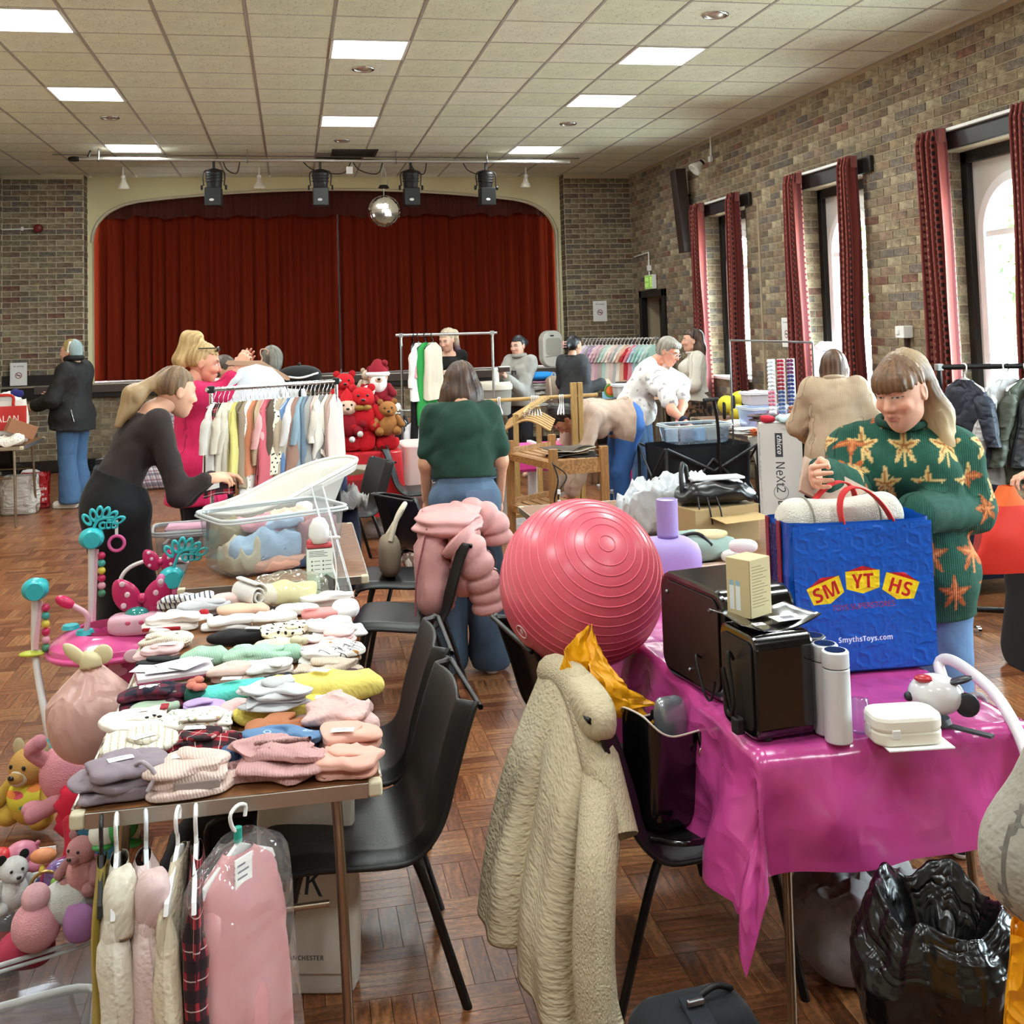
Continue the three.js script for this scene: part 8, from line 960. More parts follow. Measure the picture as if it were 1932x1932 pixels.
{const p=F(62,962),t=thing('plastic_carrier','red plastic carrier with white slogan lettering on the floor by the table leg','bag',[p.x-0.02,0,p.z-0.12],0.3);mesh('bag_body',[bagGeo(0.32,0.36,0.2,{slump:0.04,mouthD:0.6,rag:0.05})],poly(0xb41a20),t);mesh('white_lining',[heapGeo(0.1,0.04,0.06,0.5).translate(-0.02,0.36,0)],M(0xdedad6,0.6),t);const fr=mesh('slogan',[sheet((u,w)=>[(u-0.5)*0.25,lerp(0.24,0.06,w),0.125],6,6,0.001)],label2d(0.25,0.18,(x,W,H)=>{x.fillStyle='#b41a20';x.fillRect(0,0,W,H);x.fillStyle='#f0e9e6';x.font='bold 44px sans-serif';x.save();x.rotate(-0.08);x.fillText('bag for life',14,66);x.fillText('reusable',30,120);x.fillText('swim & go',20,172);x.restore();}),t);
const w=thing('white_sack','white printed sack standing under the far left table','bag',[-2.74,0,-12.05]);mesh('bag_body',[bagGeo(0.34,0.38,0.24,{slump:0.05})],poly(0xc9c4bc,{roughness:0.5}),w);const k=thing('plastic_carrier','black plastic carrier with white lettering behind the black-jacketed person','bag',[-2.05,0,-12.75],0.2);mesh('bag_body',[bagGeo(0.4,0.44,0.22,{slump:0.04,rag:0.05})],poly(0x0c0c0e),k);mesh('lettering',[sheet((u,q)=>[(u-0.5)*0.3,lerp(0.33,0.08,q),0.135],6,6,0.001)],label2d(0.3,0.25,(x,W,H)=>{x.fillStyle='#0d0d0f';x.fillRect(0,0,W,H);x.fillStyle='#e6e6e6';x.font='italic bold 50px sans-serif';x.fillText('JUST',60,60);x.fillText('DO IT',50,105);x.font='italic bold 56px sans-serif';x.save();x.rotate(-0.3);x.fillText('M/S',50,210);x.restore();}),k);mesh('red_edge',[box(0.05,0.3,0.012,0.19,0.28,0.1,0.004)],poly(0xc4251f),k);
const q=thing('laundry_bag','blue and white checked woven laundry bag lying against the stage front','bag',[-1.62,0,-13.4],0.12);mesh('bag_body',[lump(0.42,0.22,0.2,4,18,(s)=>{s.y+=0.03*noise(s.x*6,s.z*6,1)*(s.y>0?1:0);}).translate(0,0.5,0)],pat('check',{roughness:0.45}),q);mesh('lower_bag',[lump(0.36,0.16,0.2,4,14).translate(0.04,0.15,0)],pat('check',{roughness:0.45}),q);mesh('handle',[heapGeo(0.05,0.09,0.03,0.3).translate(0.24,0.76,0)],pat('check'),q);
chair('black stacking chair tucked under the far left table',[-3.05,0,-12.45],PI);}
// ================================================================ RIGHT: the pink table, the chairs before it, the coats
const quad=(A,B,C,D,amp=0.02,t=0.004,n=16,s=1)=>{[A,B,C,D]=[A,B,C,D].map(vec);return sheet((u,w)=>{const p=A.clone().lerp(B,u).lerp(D.clone().lerp(C,u),w),k=amp*fbm(u*3.1+s,w*3.3,s,3);return[p.x+k,p.y+k*0.5,p.z+k];},n,n,t,A.distanceTo(B),A.distanceTo(D));};
foldTable('folding table under the pink plastic cloth, nearest on the right',1.09,1.77,-4.32,-2.53);foldTable('folding table behind the pink one, heaped with bags and boxes',1.25,2.4,-6.2,-4.42);
{const x0=1.075,x1=1.785,z0=-2.51,zb=-4.3,Y=0.7445,t=thing('plastic_tablecloth','shiny pink plastic tablecloth hanging in folds to a point at the corner','tablecloth');
mesh('cloth',[sheet((u,w)=>{const a=lerp(x0-0.36,x1+0.22,u),b=lerp(z0+0.3,zb,w),ox=max(0,x0-a),rx=max(0,a-x1),oz=max(0,b-z0),h=hyp(ox+rx,oz),X=clamp(a,x0,x1),Z=min(b,z0),nf=h?0.014*sin((ox+rx>oz?b:a)*21)*min(1,h*8)+0.012*noise(a*9,b*9,2):0;let drop=h*(0.93-0.1*(oz>0?sst(1.2,1.7,a):0));if(ox>0&&oz>0)drop=h*0.99;const fl=0.16+0.12*noise(a*5,b*5,7);
const kx=h?(rx-ox)/h:0,kz=h?oz/h:0;return[X+kx*(h*fl+nf+0.012),Y-drop+(h?0:0.0035*fbm(a*12,b*12,3,3)+0.003),Z+kz*(h*fl+nf+0.012)];},96,110,0.0012)],M(0xd24c9a,0.24,{transmission:0.2,thickness:0,bumpMap:BUMP.crumple,bumpScale:0.006,clearcoat:0.5,clearcoatRoughness:0.15}),t);}
const TY=0.751;
{// two black air fryers
const t=thing('air_fryer','larger glossy black kitchen appliance with rounded top at the back of the pink table','appliance',[1.235,TY,-3.0],0.16);mesh('case',[ext(rrect(0.34,0.27,0.045),0.2,0.012,8).rotateY(PI/2).translate(-0.14,0.147,0)],MAT.blackGloss,t);mesh('side_plate',[ext(rrect(0.31,0.25,0.04),0.004).rotateY(PI/2).translate(-0.158,0.147,0)],M(0x2b1c1a,0.4),t);mesh('screw',[[-0.12,0.24],[0.12,0.24],[0.0,0.05]].map(([z,y])=>ball(0.006,-0.16,y,z)),MAT.steel,t);mesh('cord',[tube([[-0.16,0.1,0.06],[-0.185,0.11,0.08],[-0.19,0.04,0.12],[-0.18,0.01,0.14],[-0.17,0.06,0.15]],0.004,30,6)],MAT.black,t);mesh('foot',[-1,1].flatMap((a)=>[-1,1].map((b)=>cyl(0.014,0.014,0.012,a*0.1,0.006,b*0.13))),MAT.black,t);
const u=thing('air_fryer','smaller matt black kitchen appliance at the front left of the pink table','appliance',[1.185,TY,-2.64],0.1);mesh('case',[ext(rrect(0.17,0.235,0.025),0.145,0.008,8).rotateY(PI/2).translate(-0.1,0.128,0)],MAT.blackGloss,u);mesh('side_plate',[ext(rrect(0.15,0.21,0.02),0.004).rotateY(PI/2).translate(-0.113,0.128,0)],M(0x1a1613,0.5),u);mesh('cord',[tube([[-0.12,0.18,0.0],[-0.14,0.2,0.01],[-0.14,0.08,0.03],[-0.13,0.05,-0.02],[-0.14,0.16,-0.02],[-0.13,0.03,0.01]],0.005,40,6)],MAT.black,u);mesh('plug',[box(0.025,0.04,0.03,-0.13,0.03,0.03,0.006)],MAT.black,u);mesh('rating_label',[box(0.002,0.03,0.015,-0.118,0.1,-0.05)],MAT.white,u);mesh('foot',[-1,1].flatMap((a)=>[-1,1].map((b)=>cyl(0.012,0.012,0.012,a*0.07,0.006,b*0.065))),MAT.black,u);
const r=thing('black_tray','thin black tray with white stickers lying on the smaller appliance','tray',[1.165,TY+0.258,-2.66],0.12);mesh('tray_sheet',[sheet((a,b)=>[(a-0.5)*0.23,0.02*(2*a-1)*(2*a-1)+0.006*sin(a*4+b*3),(b-0.5)*0.17],16,6,0.003)],MAT.blackGloss,r);mesh('white_sticker',[box(0.1,0.002,0.05,0.06,0.009,0.03,0.001),box(0.03,0.002,0.02,-0.05,0.011,0.06)],label2d(0.1,0.05,(x,W,H)=>{x.fillStyle='#ecebe8';x.fillRect(0,0,W,H);x.fillStyle='#7a7a80';x.fillRect(60,30,90,60);}),r);
const b=thing('bottle_carton','small beige carton printed with bottles standing on the black tray','box',[1.145,TY+0.268,-2.7],0.5);mesh('carton_body',[box(0.085,0.145,0.075,0,0.0725,0,0.002)],M(0xc9b78c,0.75),b);const bl=(side)=>label2d(0.08,0.14,(x,W,H)=>{x.fillStyle='#c9b78c';x.fillRect(0,0,W,H);x.fillStyle='#8a7a58';if(side)for(let i=0;i<14;i++)x.fillRect(20,50+i*24,120+(i*37)% 90,6);else{x.fillStyle='#2a2622';x.font='bold 60px sans-serif';x.fillText('★',30,90);x.fillStyle='#dfe6e6';for(const k of[30,100]){x.fillRect(k,200,50,200);x.fillStyle='#8fb4c4';x.fillRect(k,170,50,40);x.fillStyle='#dfe6e6';}}});mesh('printed_side',[sheet((p,q)=>[(p-0.5)*0.083,0.143*(1-q),0.038],1,1,0.0003)],bl(true),b);mesh('printed_side',[sheet((p,q)=>[-0.043,0.143*(1-q),(p-0.5)*0.073],1,1,0.0003)],bl(false),b);}
[[1540,1362,0x5a5c60,'dark grey flask at the back of the three flasks'],[1563,1382,0xc2c3c6,'pale grey flask in the middle of the three'],[1583,1398,0xdadbdd,'white flask nearest the camera of the three']].forEach(([px,py,f,lab])=>{const t=thing('flask',lab,'flask',F(px,py,TY).setY(TY),0,'three flasks');mesh('flask_body',[lathe([[0,0],[0.031,0],[0.033,0.004],[0.033,0.172],[0.031,0.175]],32)],M(f,0.35,{metalness:0.2}),t);mesh('lid',[lathe([[0.031,0.177],[0.033,0.179],[0.033,0.212],[0.03,0.216],[0.024,0.216]],32)],M(f,0.3,{metalness:0.2}),t);mesh('lid_display',[cyl(0.025,0.025,0.003,0,0.2155,0,28)],MAT.blackGloss,t);});
{let t=thing('measuring_cup','small clear plastic cup beside the white flask','cup',F(1624,1382,TY).setY(TY));mesh('cup_body',[lathe([[0,0.002],[0.02,0.002],[0.026,0.05],[0.03,0.052],[0.024,0.055],[0.022,0.08],[0.012,0.085]],24)],clear(0xe9e2f0),t);
t=thing('lunch_box','cream rounded lunch box with clips on a white leaflet','box',F(1703,1372,TY+0.03).setY(TY),-0.12);mesh('leaflet',[box(0.16,0.003,0.12,0.015,0.0025,0.012)],MAT.paper,t);mesh('base',[ext(rrect(0.155,0.1,0.03),0.02,0.006,10).rotateX(-PI/2).translate(0,0.011,0)],plas(0xe6e0d0,0.35),t);mesh('lid',[ext(rrect(0.15,0.095,0.03),0.018,0.01,10).rotateX(-PI/2).translate(0,0.044,0)],plas(0xece7d9,0.35),t);mesh('seal',[ext(rrect(0.158,0.103,0.03),0.003,0.001,10).rotateX(-PI/2).translate(0,0.0365,0)],plas(0x9a9c98,0.5),t);mesh('clip',[box(0.02,0.02,0.006,-0.04,0.035,0.057,0.002),box(0.006,0.02,0.02,-0.083,0.035,0,0.002)],MAT.white,t);
t=thing('toy_robot','white egg-shaped toy with black fins and a red patch on the pink table','toy',F(1768,1352,TY+0.02).setY(TY),-0.5);mesh('toy_body',[ball(0.05,0,0.075,0,1.35,1,1)],plas(0xd6d3d4,0.2,{clearcoat:0.6}),t);mesh('red_patch',[ball(0.018,-0.028,0.117,0.018,1.3,0.5,1)],plas(0xa81c28,0.3),t);for(const g of[lump(0.035,0.008,0.02,2,8).rotateZ(0.3).translate(0.055,0.115,0.01),lump(0.03,0.03,0.008,2,8).translate(0.07,0.06,0.02),ball(0.012,-0.065,0.07,0.015)])mesh('fin',[g],plas(0x23252c,0.35),t);mesh('stand',[cyl(0.035,0.03,0.016,0,0.012,0),beam([0.03,0.006,0.02],[0.12,0.006,0.07],0.02,0.006)],plas(0x3a3c40,0.4),t);
t=thing('toy_arch','white curved toy bar arching down at the right end of the pink table','baby toy');const A=F(1780,1285,TY+0.01),pts=[A,Zp(1772,1250,-2.85),Zp(1800,1248,-2.8),Zp(1868,1300,-2.62),Zp(1915,1370,-2.5),Zp(1945,1450,-2.42),Zp(1965,1560,-2.36)];mesh('bar',capt(pts,0.0155,60,12),plas(0xe6e2e4,0.25),t);
t=thing('hanging_rattle','small fluffy grey rattle with a leaf print hanging from the white bar','baby toy',Zp(1842,1330,-2.7));mesh('face',[cyl(0.026,0.026,0.01,0,0,0).rotateX(PI/2)],fleece(0xe3dfdf),t);mesh('fluffy_edge',[new THREE.TorusGeometry(0.027,0.009,8,24)],fleece(0xc9c6c8),t);mesh('leaf_print',[ball(0.012,0,0,0.006,0.7,1,0.2)],M(0x6a6c70,0.8),t);mesh('tail',capt([[0,-0.03,0],[0.005,-0.07,0.01]],0.01,4),fleece(0xa9a4a6),t);mesh('cord',[rod([0,0.03,0],[0.0,0.07,0],0.003)],MAT.white,t);}
{// the blue shop bag and its bolster
const t=thing('shopping_bag','large blue shopping bag with a yellow and red logo on the pink table','bag',[1.615,TY,-3.06],-0.05),blue=poly(0x0a4fae,{bumpScale:0.003}),W=0.44,H=0.43,D=0.2;mesh('bag_body',[bagGeo(W,H,D,{slump:0.006,mouth:1.0,mouthD:0.95,belly:1.0,e:12,rag:0.004})],blue,t);
const logo=label2d(W*0.97,H*0.96,(x,w,h)=>{x.fillStyle='#0b55b8';x.fillRect(0,0,w,h);const P=(cx,cy,a,s,str)=>{x.save();x.translate(cx,cy);x.rotate(a);x.fillStyle='#c01822';x.beginPath();x.moveTo(-105,-52);x.lineTo(0,-84);x.lineTo(105,-52);x.fill();x.fillStyle='#f2d51c';x.beginPath();x.moveTo(-105,-55);x.lineTo(105,-55);x.lineTo(100,50);x.lineTo(0,82);x.lineTo(-100,50);x.fill();x.fillStyle='#c01822';x.font='bold 118px sans-serif';x.textAlign='center';x.fillText(str,0,48);x.restore();};x.save();x.translate(500,420);x.scale(1.22,1.15);x.translate(-480,-440);P(255,460,-0.34,1,'SM');P(480,410,0.0,1,'YT');P(705,460,0.34,1,'HS');x.restore();x.textAlign='center';x.fillStyle='#c01822';x.font='52px sans-serif';x.save();x.translate(500,580);x.rotate(-0.02);x.fillText('TOYS SUPERSTORES',0,0);x.restore();x.fillStyle='#e6eefa';x.font='bold 50px sans-serif';x.fillText('SmythsToys.com',500,800);},1024);logo.roughness=0.3;logo.bumpMap=BUMP.crumple;logo.bumpScale=0.003;
mesh('printed_front',[sheet((u,w)=>[(u-0.5)*W*0.97,H*(0.985-0.96*w),D/2+0.006+0.004*noise(u*4,w*4,2)],20,20,0.001)],logo,t);mesh('side_strap',[[-0.055],[0.03]].map(([z])=>beam([-W/2-0.005,0.02,z],[-W/2-0.004,H,z],0.004,0.026,0,[0,0,1])),poly(0xc41a24),t);mesh('side_panel',[box(0.003,H*0.95,0.075,-W/2-0.0025,H*0.49,-0.012)],poly(0x231f6a),t);
for(const z of[0.09,-0.07])mesh('handle',[sheet((u,w)=>{const a=PI*u,k=z>0?0.03:-0.02;return[k-0.075*cos(a)+0.03*sin(a)*(z>0?-1:1),H-0.02+0.11*sin(a),z*(1-0.3*sin(a))+(w-0.5)*0.034];},20,3,0.004)],c(0xd22a2c),t);
const b=thing('bolster_pillow','cream fleece bone-shaped pillow sticking out of the blue bag','pillow',[1.595,TY+0.415,-3.06],0.02);mesh('pillow_body',[surf((u,w)=>{const a=u*2*PI,e=sqrt(max(0,1-Math.pow(abs(2*w-1),6))),r=(0.055+0.028*Math.pow(abs(2*w-1),2))*e*(1+0.06*noise(w*6,cos(a)*2,2));return[lerp(-0.2,0.2,w),r*sin(a)+0.01,r*cos(a)*0.95];},36,40)],fleece(0xd9d5c8),b);mesh('seam',[new THREE.TorusGeometry(0.066,0.003,6,30).rotateY(PI/2).translate(-0.115,0.01,0),new THREE.TorusGeometry(0.064,0.003,6,30).rotateY(PI/2).translate(0.1,0.01,0)],fleece(0xc9c4b6),b);}
{const A=Zp(1512,893,-3.19),B=Zp(1690,985,-3.17),t=thing('board','thin pale brown board held in the hands of the woman in the leaf jumper','board');mesh('board_panel',[beam(A,B,0.13,0.012,0.002,[0.25,0.5,0.85])],M(0xb49a88,0.7),t);}
// ball between the chair back and the table edge, the chairs, jacket, bags
{const o=Zp(1097,1100,-3.45),R=0.262,t=thing('exercise_ball','large coral pink ridged exercise ball between a chair back and the pink table','ball',o),m=M(0xdc5a6c,0.36,{clearcoat:0.3,clearcoatRoughness:0.25}),ax=v(0.12,0.62,0.78).normalize(),q=new THREE.Quaternion().setFromUnitVectors(v(0,1,0),ax);mesh('ball_body',[new THREE.SphereGeometry(R,64,48)],m,t);for(let i=0;i<13;i++){const a=0.1+i*0.115+(i>0?0.05:0);mesh('ridge',[new THREE.TorusGeometry(R*sin(a),0.0022,6,80).rotateX(PI/2).translate(0,R*cos(a),0).applyQuaternion(q)],m,t);}const L=v(-0.83,-0.42,0.36).normalize(),lq=new THREE.Quaternion().setFromUnitVectors(v(0,0,1),L);mesh('badge',[new THREE.TorusGeometry(0.022,0.002,6,30).translate(0,0,R+0.0005),ball(0.007,0,0,R,1,1.6,0.3)].map((g)=>g.applyQuaternion(lq)),M(0xe6c3c3,0.5),t);}
chair('black stacking chair holding the fleece jacket and black handbag',[1.06,0,-2.97],PI/2);chair('black stacking chair under the coral exercise ball',[1.02,0,-3.62],PI/2+0.1);
{const t=thing('fleece_jacket','cream boucle fleece jacket with dark green lining hung on the chair back','jacket'),T=[Zp(1032,1268,-3.2),Zp(1078,1300,-2.98),Zp(1128,1420,-2.8),Zp(1168,1580,-2.68)],B=[Zp(922,1700,-3.06),Zp(975,1830,-2.78),Zp(1085,1945,-2.62),Zp(1182,1960,-2.52)],cT=new THREE.CatmullRomCurve3(T),cB=new THREE.CatmullRomCurve3(B),m=fleece(0xbcae90,{bumpScale:0.004});
mesh('jacket_body',[sheet((u,w)=>{const p=cT.getPoint(u).lerp(cB.getPoint(u),w),f=(0.03*sin(u*15)+0.014*sin(u*33+1))*sst(0,0.5,w)+0.012*noise(u*6,w*4,3);return[p.x-f*0.7-0.03*sin(w*PI),p.y,p.z+f];},90,60,0.022,0.5,0.8)],m,t);mesh('shoulder',[lump(0.05,0.06,0.19,3,16).translate(0.76,0.76,-2.92)],m,t);mesh('collar',[tube([T[0].clone().add(v(0.05,-0.06,-0.02)),T[0].clone().add(v(0.02,0,0)),T[1].clone().add(v(0.02,0,0)),T[2],T[3]],0.05,50,12)],m,t);mesh('sleeve',[tube([T[2].clone().add(v(0.0,-0.05,0.02)),Zp(1125,1640,-2.6),Zp(1120,1800,-2.55),Zp(1130,1950,-2.52)],0.05,40,14)],m,t);mesh('lining',[quad(T[0].clone().add(v(0.05,-0.02,0)),Zp(1090,1310,-2.98),Zp(1165,1420,-2.85),Zp(1130,1500,-2.83),0.03,0.008)],c(0x1b261f),t);mesh('hem_edge',[tube([B[0],Zp(960,1722,-2.98),Zp(1000,1745,-2.9)],0.006,12,6)],c(0x14181a),t);}
{const y=0.437,t=thing('handbag','open black patent handbag with cream piping on the chair seat','bag',[1.0,y,-2.93],0.35);mesh('bag_body',[loft([[0.001,0.001,0.003],[0.13,0.075,0.003],[0.14,0.08,0.03],[0.135,0.08,0.16],[0.13,0.085,0.27]],4,44,(q,u)=>{q[1]+=q[1]>0.2?0.03*cos(u*12.6):0;})],MAT.blackGloss,t);const rim=[];for(let i=0;i<30;i++){const[a,b]=loopE(1-i/30,4);rim.push([0.13*a,0.27+0.03*cos(i/30*12.6),0.085*b]);}mesh('piping',[tube(rim,0.003,80,6,true)],M(0xcdbfae,0.5),t);mesh('silver_pouch',[heapGeo(0.05,0.07,0.03,0.3).translate(0.0,0.24,0.0)],M(0x9da0a4,0.3,{metalness:0.6}),t);mesh('strap',[tube([[0.02,0.24,0.09],[0.03,0.12,0.115],[0.0,0.01,0.16],[-0.1,0.012,0.17],[-0.16,0.012,0.1]],0.008,40,6)],MAT.blackGloss,t);mesh('clip',[new THREE.TorusGeometry(0.012,0.0025,6,16).translate(0.025,0.19,0.1),rod([0.025,0.18,0.1],[0.028,0.14,0.112],0.004),new THREE.TorusGeometry(0.009,0.0025,6,16).translate(0.03,0.13,0.115)],metal(0xd6c6a8,0.25),t);
const g=thing('yellow_tote','bright yellow crumpled tote bag on the chair before the exercise ball','bag'),ym=poly(0xeda408,{roughness:0.4}),P=(x,yy,z)=>Zp(x,yy,z);mesh('front_panel',[quad(P(1062,1228,-3.02),P(1118,1330,-2.95),P(1150,1370,-2.95),P(1082,1345,-3.0),0.015,0.003)],ym,g);mesh('back_panel',[quad(P(1062,1226,-3.03),P(1112,1178,-3.12),P(1140,1345,-3.06),P(1092,1330,-3.05),0.015,0.003)],ym,g);mesh('side_panel',[quad(P(1112,1178,-3.12),P(1150,1268,-3.06),P(1245,1365,-3.0),P(1110,1345,-3.0),0.02,0.003)],ym,g);mesh('fold',[quad(P(1118,1220,-3.02),P(1158,1286,-3.0),P(1248,1328,-2.96),P(1155,1345,-2.95),0.02,0.003)],ym,g);mesh('seam_label',[quad(P(1228,1338,-2.94),P(1245,1342,-2.94),P(1243,1360,-2.94),P(1226,1356,-2.94),0.0,0.002,3)],MAT.black,g);}
// under and before the pink table
{let t=thing('rubbish_bin','black bin with a shiny black liner folded over its rim','bin',[1.36,0,-2.24]);mesh('bin_body',[lathe([[0,0.005],[0.12,0.005],[0.155,0.4],[0.15,0.4],[0.115,0.015],[0,0.015]],36)],MAT.black,t);mesh('liner',[surf((u,w)=>{const a=u*2*PI,s=[[0.163,0.2],[0.178,0.28],[0.172,0.4],[0.15,0.455],[0.12,0.5],[0.09,0.44],[0.05,0.36]],k=w*6,i=min(5,Math.floor(k)),f=k-i,r=lerp(s[i][0],s[i+1][0],f),y=lerp(s[i][1],s[i+1][1],f),n=0.022*fbm(cos(a)*3,sin(a)*3,y*9,3)+0.012*ridge(a*2.5,y*7,2);return[(r+n)*cos(a),y+0.03*noise(cos(a)*2,sin(a)*2,5)+n,(r+n)*sin(a)];},120,50)],M(0x060607,0.24,{bumpMap:BUMP.crumple,bumpScale:0.003}),t);
t=thing('rucksack','dark grey rucksack with a buckle strap on the floor at the bottom edge','bag',[0.82,0,-2.32],0.1);mesh('bag_body',[lump(0.14,0.16,0.09,5,16).translate(0,0.16,0)],cloth(0x14181c),t);mesh('flap_strap',[box(0.05,0.2,0.008,-0.01,0.21,0.09,0.003),beam([-0.01,0.31,0.09],[-0.01,0.335,0.0],0.05,0.008)],cloth(0x1c232c),t);mesh('buckle',[box(0.04,0.014,0.012,-0.01,0.34,0.03,0.004)],MAT.steel,t);mesh('carry_loop',[tube([[0.0,0.325,0],[0.05,0.345,0.0],[0.1,0.32,-0.02]],0.007,16,6)],MAT.black,t);mesh('side_pocket',[lump(0.035,0.08,0.06,3,10).translate(0.15,0.12,0),lump(0.035,0.08,0.06,3,10).translate(-0.15,0.12,0)],cloth(0x10141a),t);
t=thing('white_sack','crumpled white printed sack lying under the pink table','bag',[1.5,0.0,-2.85]);mesh('bag_body',[heapGeo(0.19,0.14,0.14,0.3,3).translate(0,0.14,0)],poly(0x8c8284,{roughness:0.6}),t);mesh('print',[heapGeo(0.1,0.06,0.02,0.3).translate(0.02,0.16,0.14)],M(0x8a7a80,0.8),t);
t=thing('yellow_carrier','yellow carrier bag cut off beside the grey fleece sleeve','bag',[1.285,0.3,-1.78],0.3);mesh('bag_body',[bagGeo(0.16,0.4,0.08,{slump:0.015})],poly(0xf0a010),t);mesh('handle',[tube([[-0.04,0.4,0],[-0.02,0.5,0],[0.05,0.5,0.0],[0.05,0.4,0]],0.006,14,6)],poly(0xf0a010),t);}
// heap on the table behind
{const B=(lab,name,cat,px,py,z,fn,turn=0)=>{const p=Zp(px,py,z),t=thing(name,lab,cat,[p.x,TY-0.012,p.z],turn);fn(t);};
B('lilac candle jar with a lid on the lilac pouffe box','candle_jar','candle',1262,1060,-4.1,(t)=>{mesh('jar',[lathe([[0,0.2],[0.04,0.2],[0.042,0.215],[0.042,0.345],[0.036,0.345],[0.036,0.33],[0,0.33]],28)],M(0x9d8ac0,0.5),t);mesh('wax',[cyl(0.034,0.034,0.02,0,0.33,0)],M(0xd6c3cc,0.6),t);});B('lilac rounded box under the lilac candle jar','lilac_box','box',1262,1090,-4.1,(t)=>mesh('box_body',[lump(0.12,0.1,0.1,4,14).translate(0,0.1,0)],M(0xab97d6,0.6),t));
B('brown cardboard box with an open flap under black leather bags','cardboard_box','box',1345,1060,-4.95,(t)=>{mesh('carton_body',[box(0.36,0.17,0.26,0,0.085,0,0.003)],M(0xa58a60,0.8),t);mesh('flap',[box(0.26,0.003,0.12,0.03,0.145,0.18).rotateX(0.1)],M(0xb99a68,0.8),t);},0.25);B('pile of black bags with white cords on the brown cardboard box','black_bags','bag',1350,1020,-4.95,(t)=>{mesh('bag_body',[heapGeo(0.2,0.045,0.13,0.5).translate(0,0.22,0)],M(0x0d0d0f,0.3),t);mesh('cord',[0,1,2].map((i)=>tube([[-0.12+i*0.04,0.25,0.1],[-0.13+i*0.05,0.17,0.15],[-0.12+i*0.05,0.1,0.15]],0.004,12,6)),MAT.black,t);mesh('white_packet',[box(0.26,0.012,0.1,0.02,0.285,-0.02,0.004)],MAT.white,t);});
B('crumpled clear and white polythene bags behind the lilac candle jar','polythene_bag','bag',1242,1005,-5.2,(t)=>{mesh('film',[heapGeo(0.2,0.13,0.12,0.5,2.6,20,1.5).translate(0,0.13,0)],poly(0xdfe3e6,{transmission:0.3,thickness:0}),t);});B('white carrier bag crumpled behind the black bags','polythene_bag','bag',1330,1005,-5.7,(t)=>mesh('film',[heapGeo(0.24,0.1,0.14,0.5,2.6,18).translate(0,0.1,0)],poly(0xd9dde6),t));B('sage green padded bag with an open cream lining','sage_bag','bag',1318,1085,-4.55,(t)=>{mesh('bag_body',[heapGeo(0.17,0.06,0.1,0.3).translate(0,0.06,0)],c(0x8fa39a),t);mesh('lining',[heapGeo(0.08,0.02,0.05,0.3).translate(0.04,0.11,0.03)],c(0xcbb98e),t);mesh('strap',[tube([[-0.14,0.1,-0.02],[-0.05,0.13,0.06],[0.0,0.08,0.1]],0.008,14,6)],MAT.black,t);},0.3);B('white baby shoes and paper beside the blue bag','baby_shoes','shoes',1388,1090,-4.4,(t)=>{for(const k of[-1,1])mesh('shoe',[lump(0.035,0.028,0.06,2.6,10).rotateY(1.2).translate(0.02,0.03+(k+1)*0.03,k*0.045)],M(0xdcd8d2,0.7),t);mesh('paper',[tagGeo(0.24,0.18).translate(-0.04,0.004,0.02)],M(0xd8b8a4,0.8),t);});
B('dark brown leather bag strap standing beside the polythene bags','black_strap','strap',1290,1010,-5.0,(t)=>mesh('strap',[tube([[-0.02,0.05,0.1],[-0.02,0.3,0.05],[0.02,0.34,0.0],[0.05,0.05,0.02]],0.012,20,6)],MAT.black,t));}
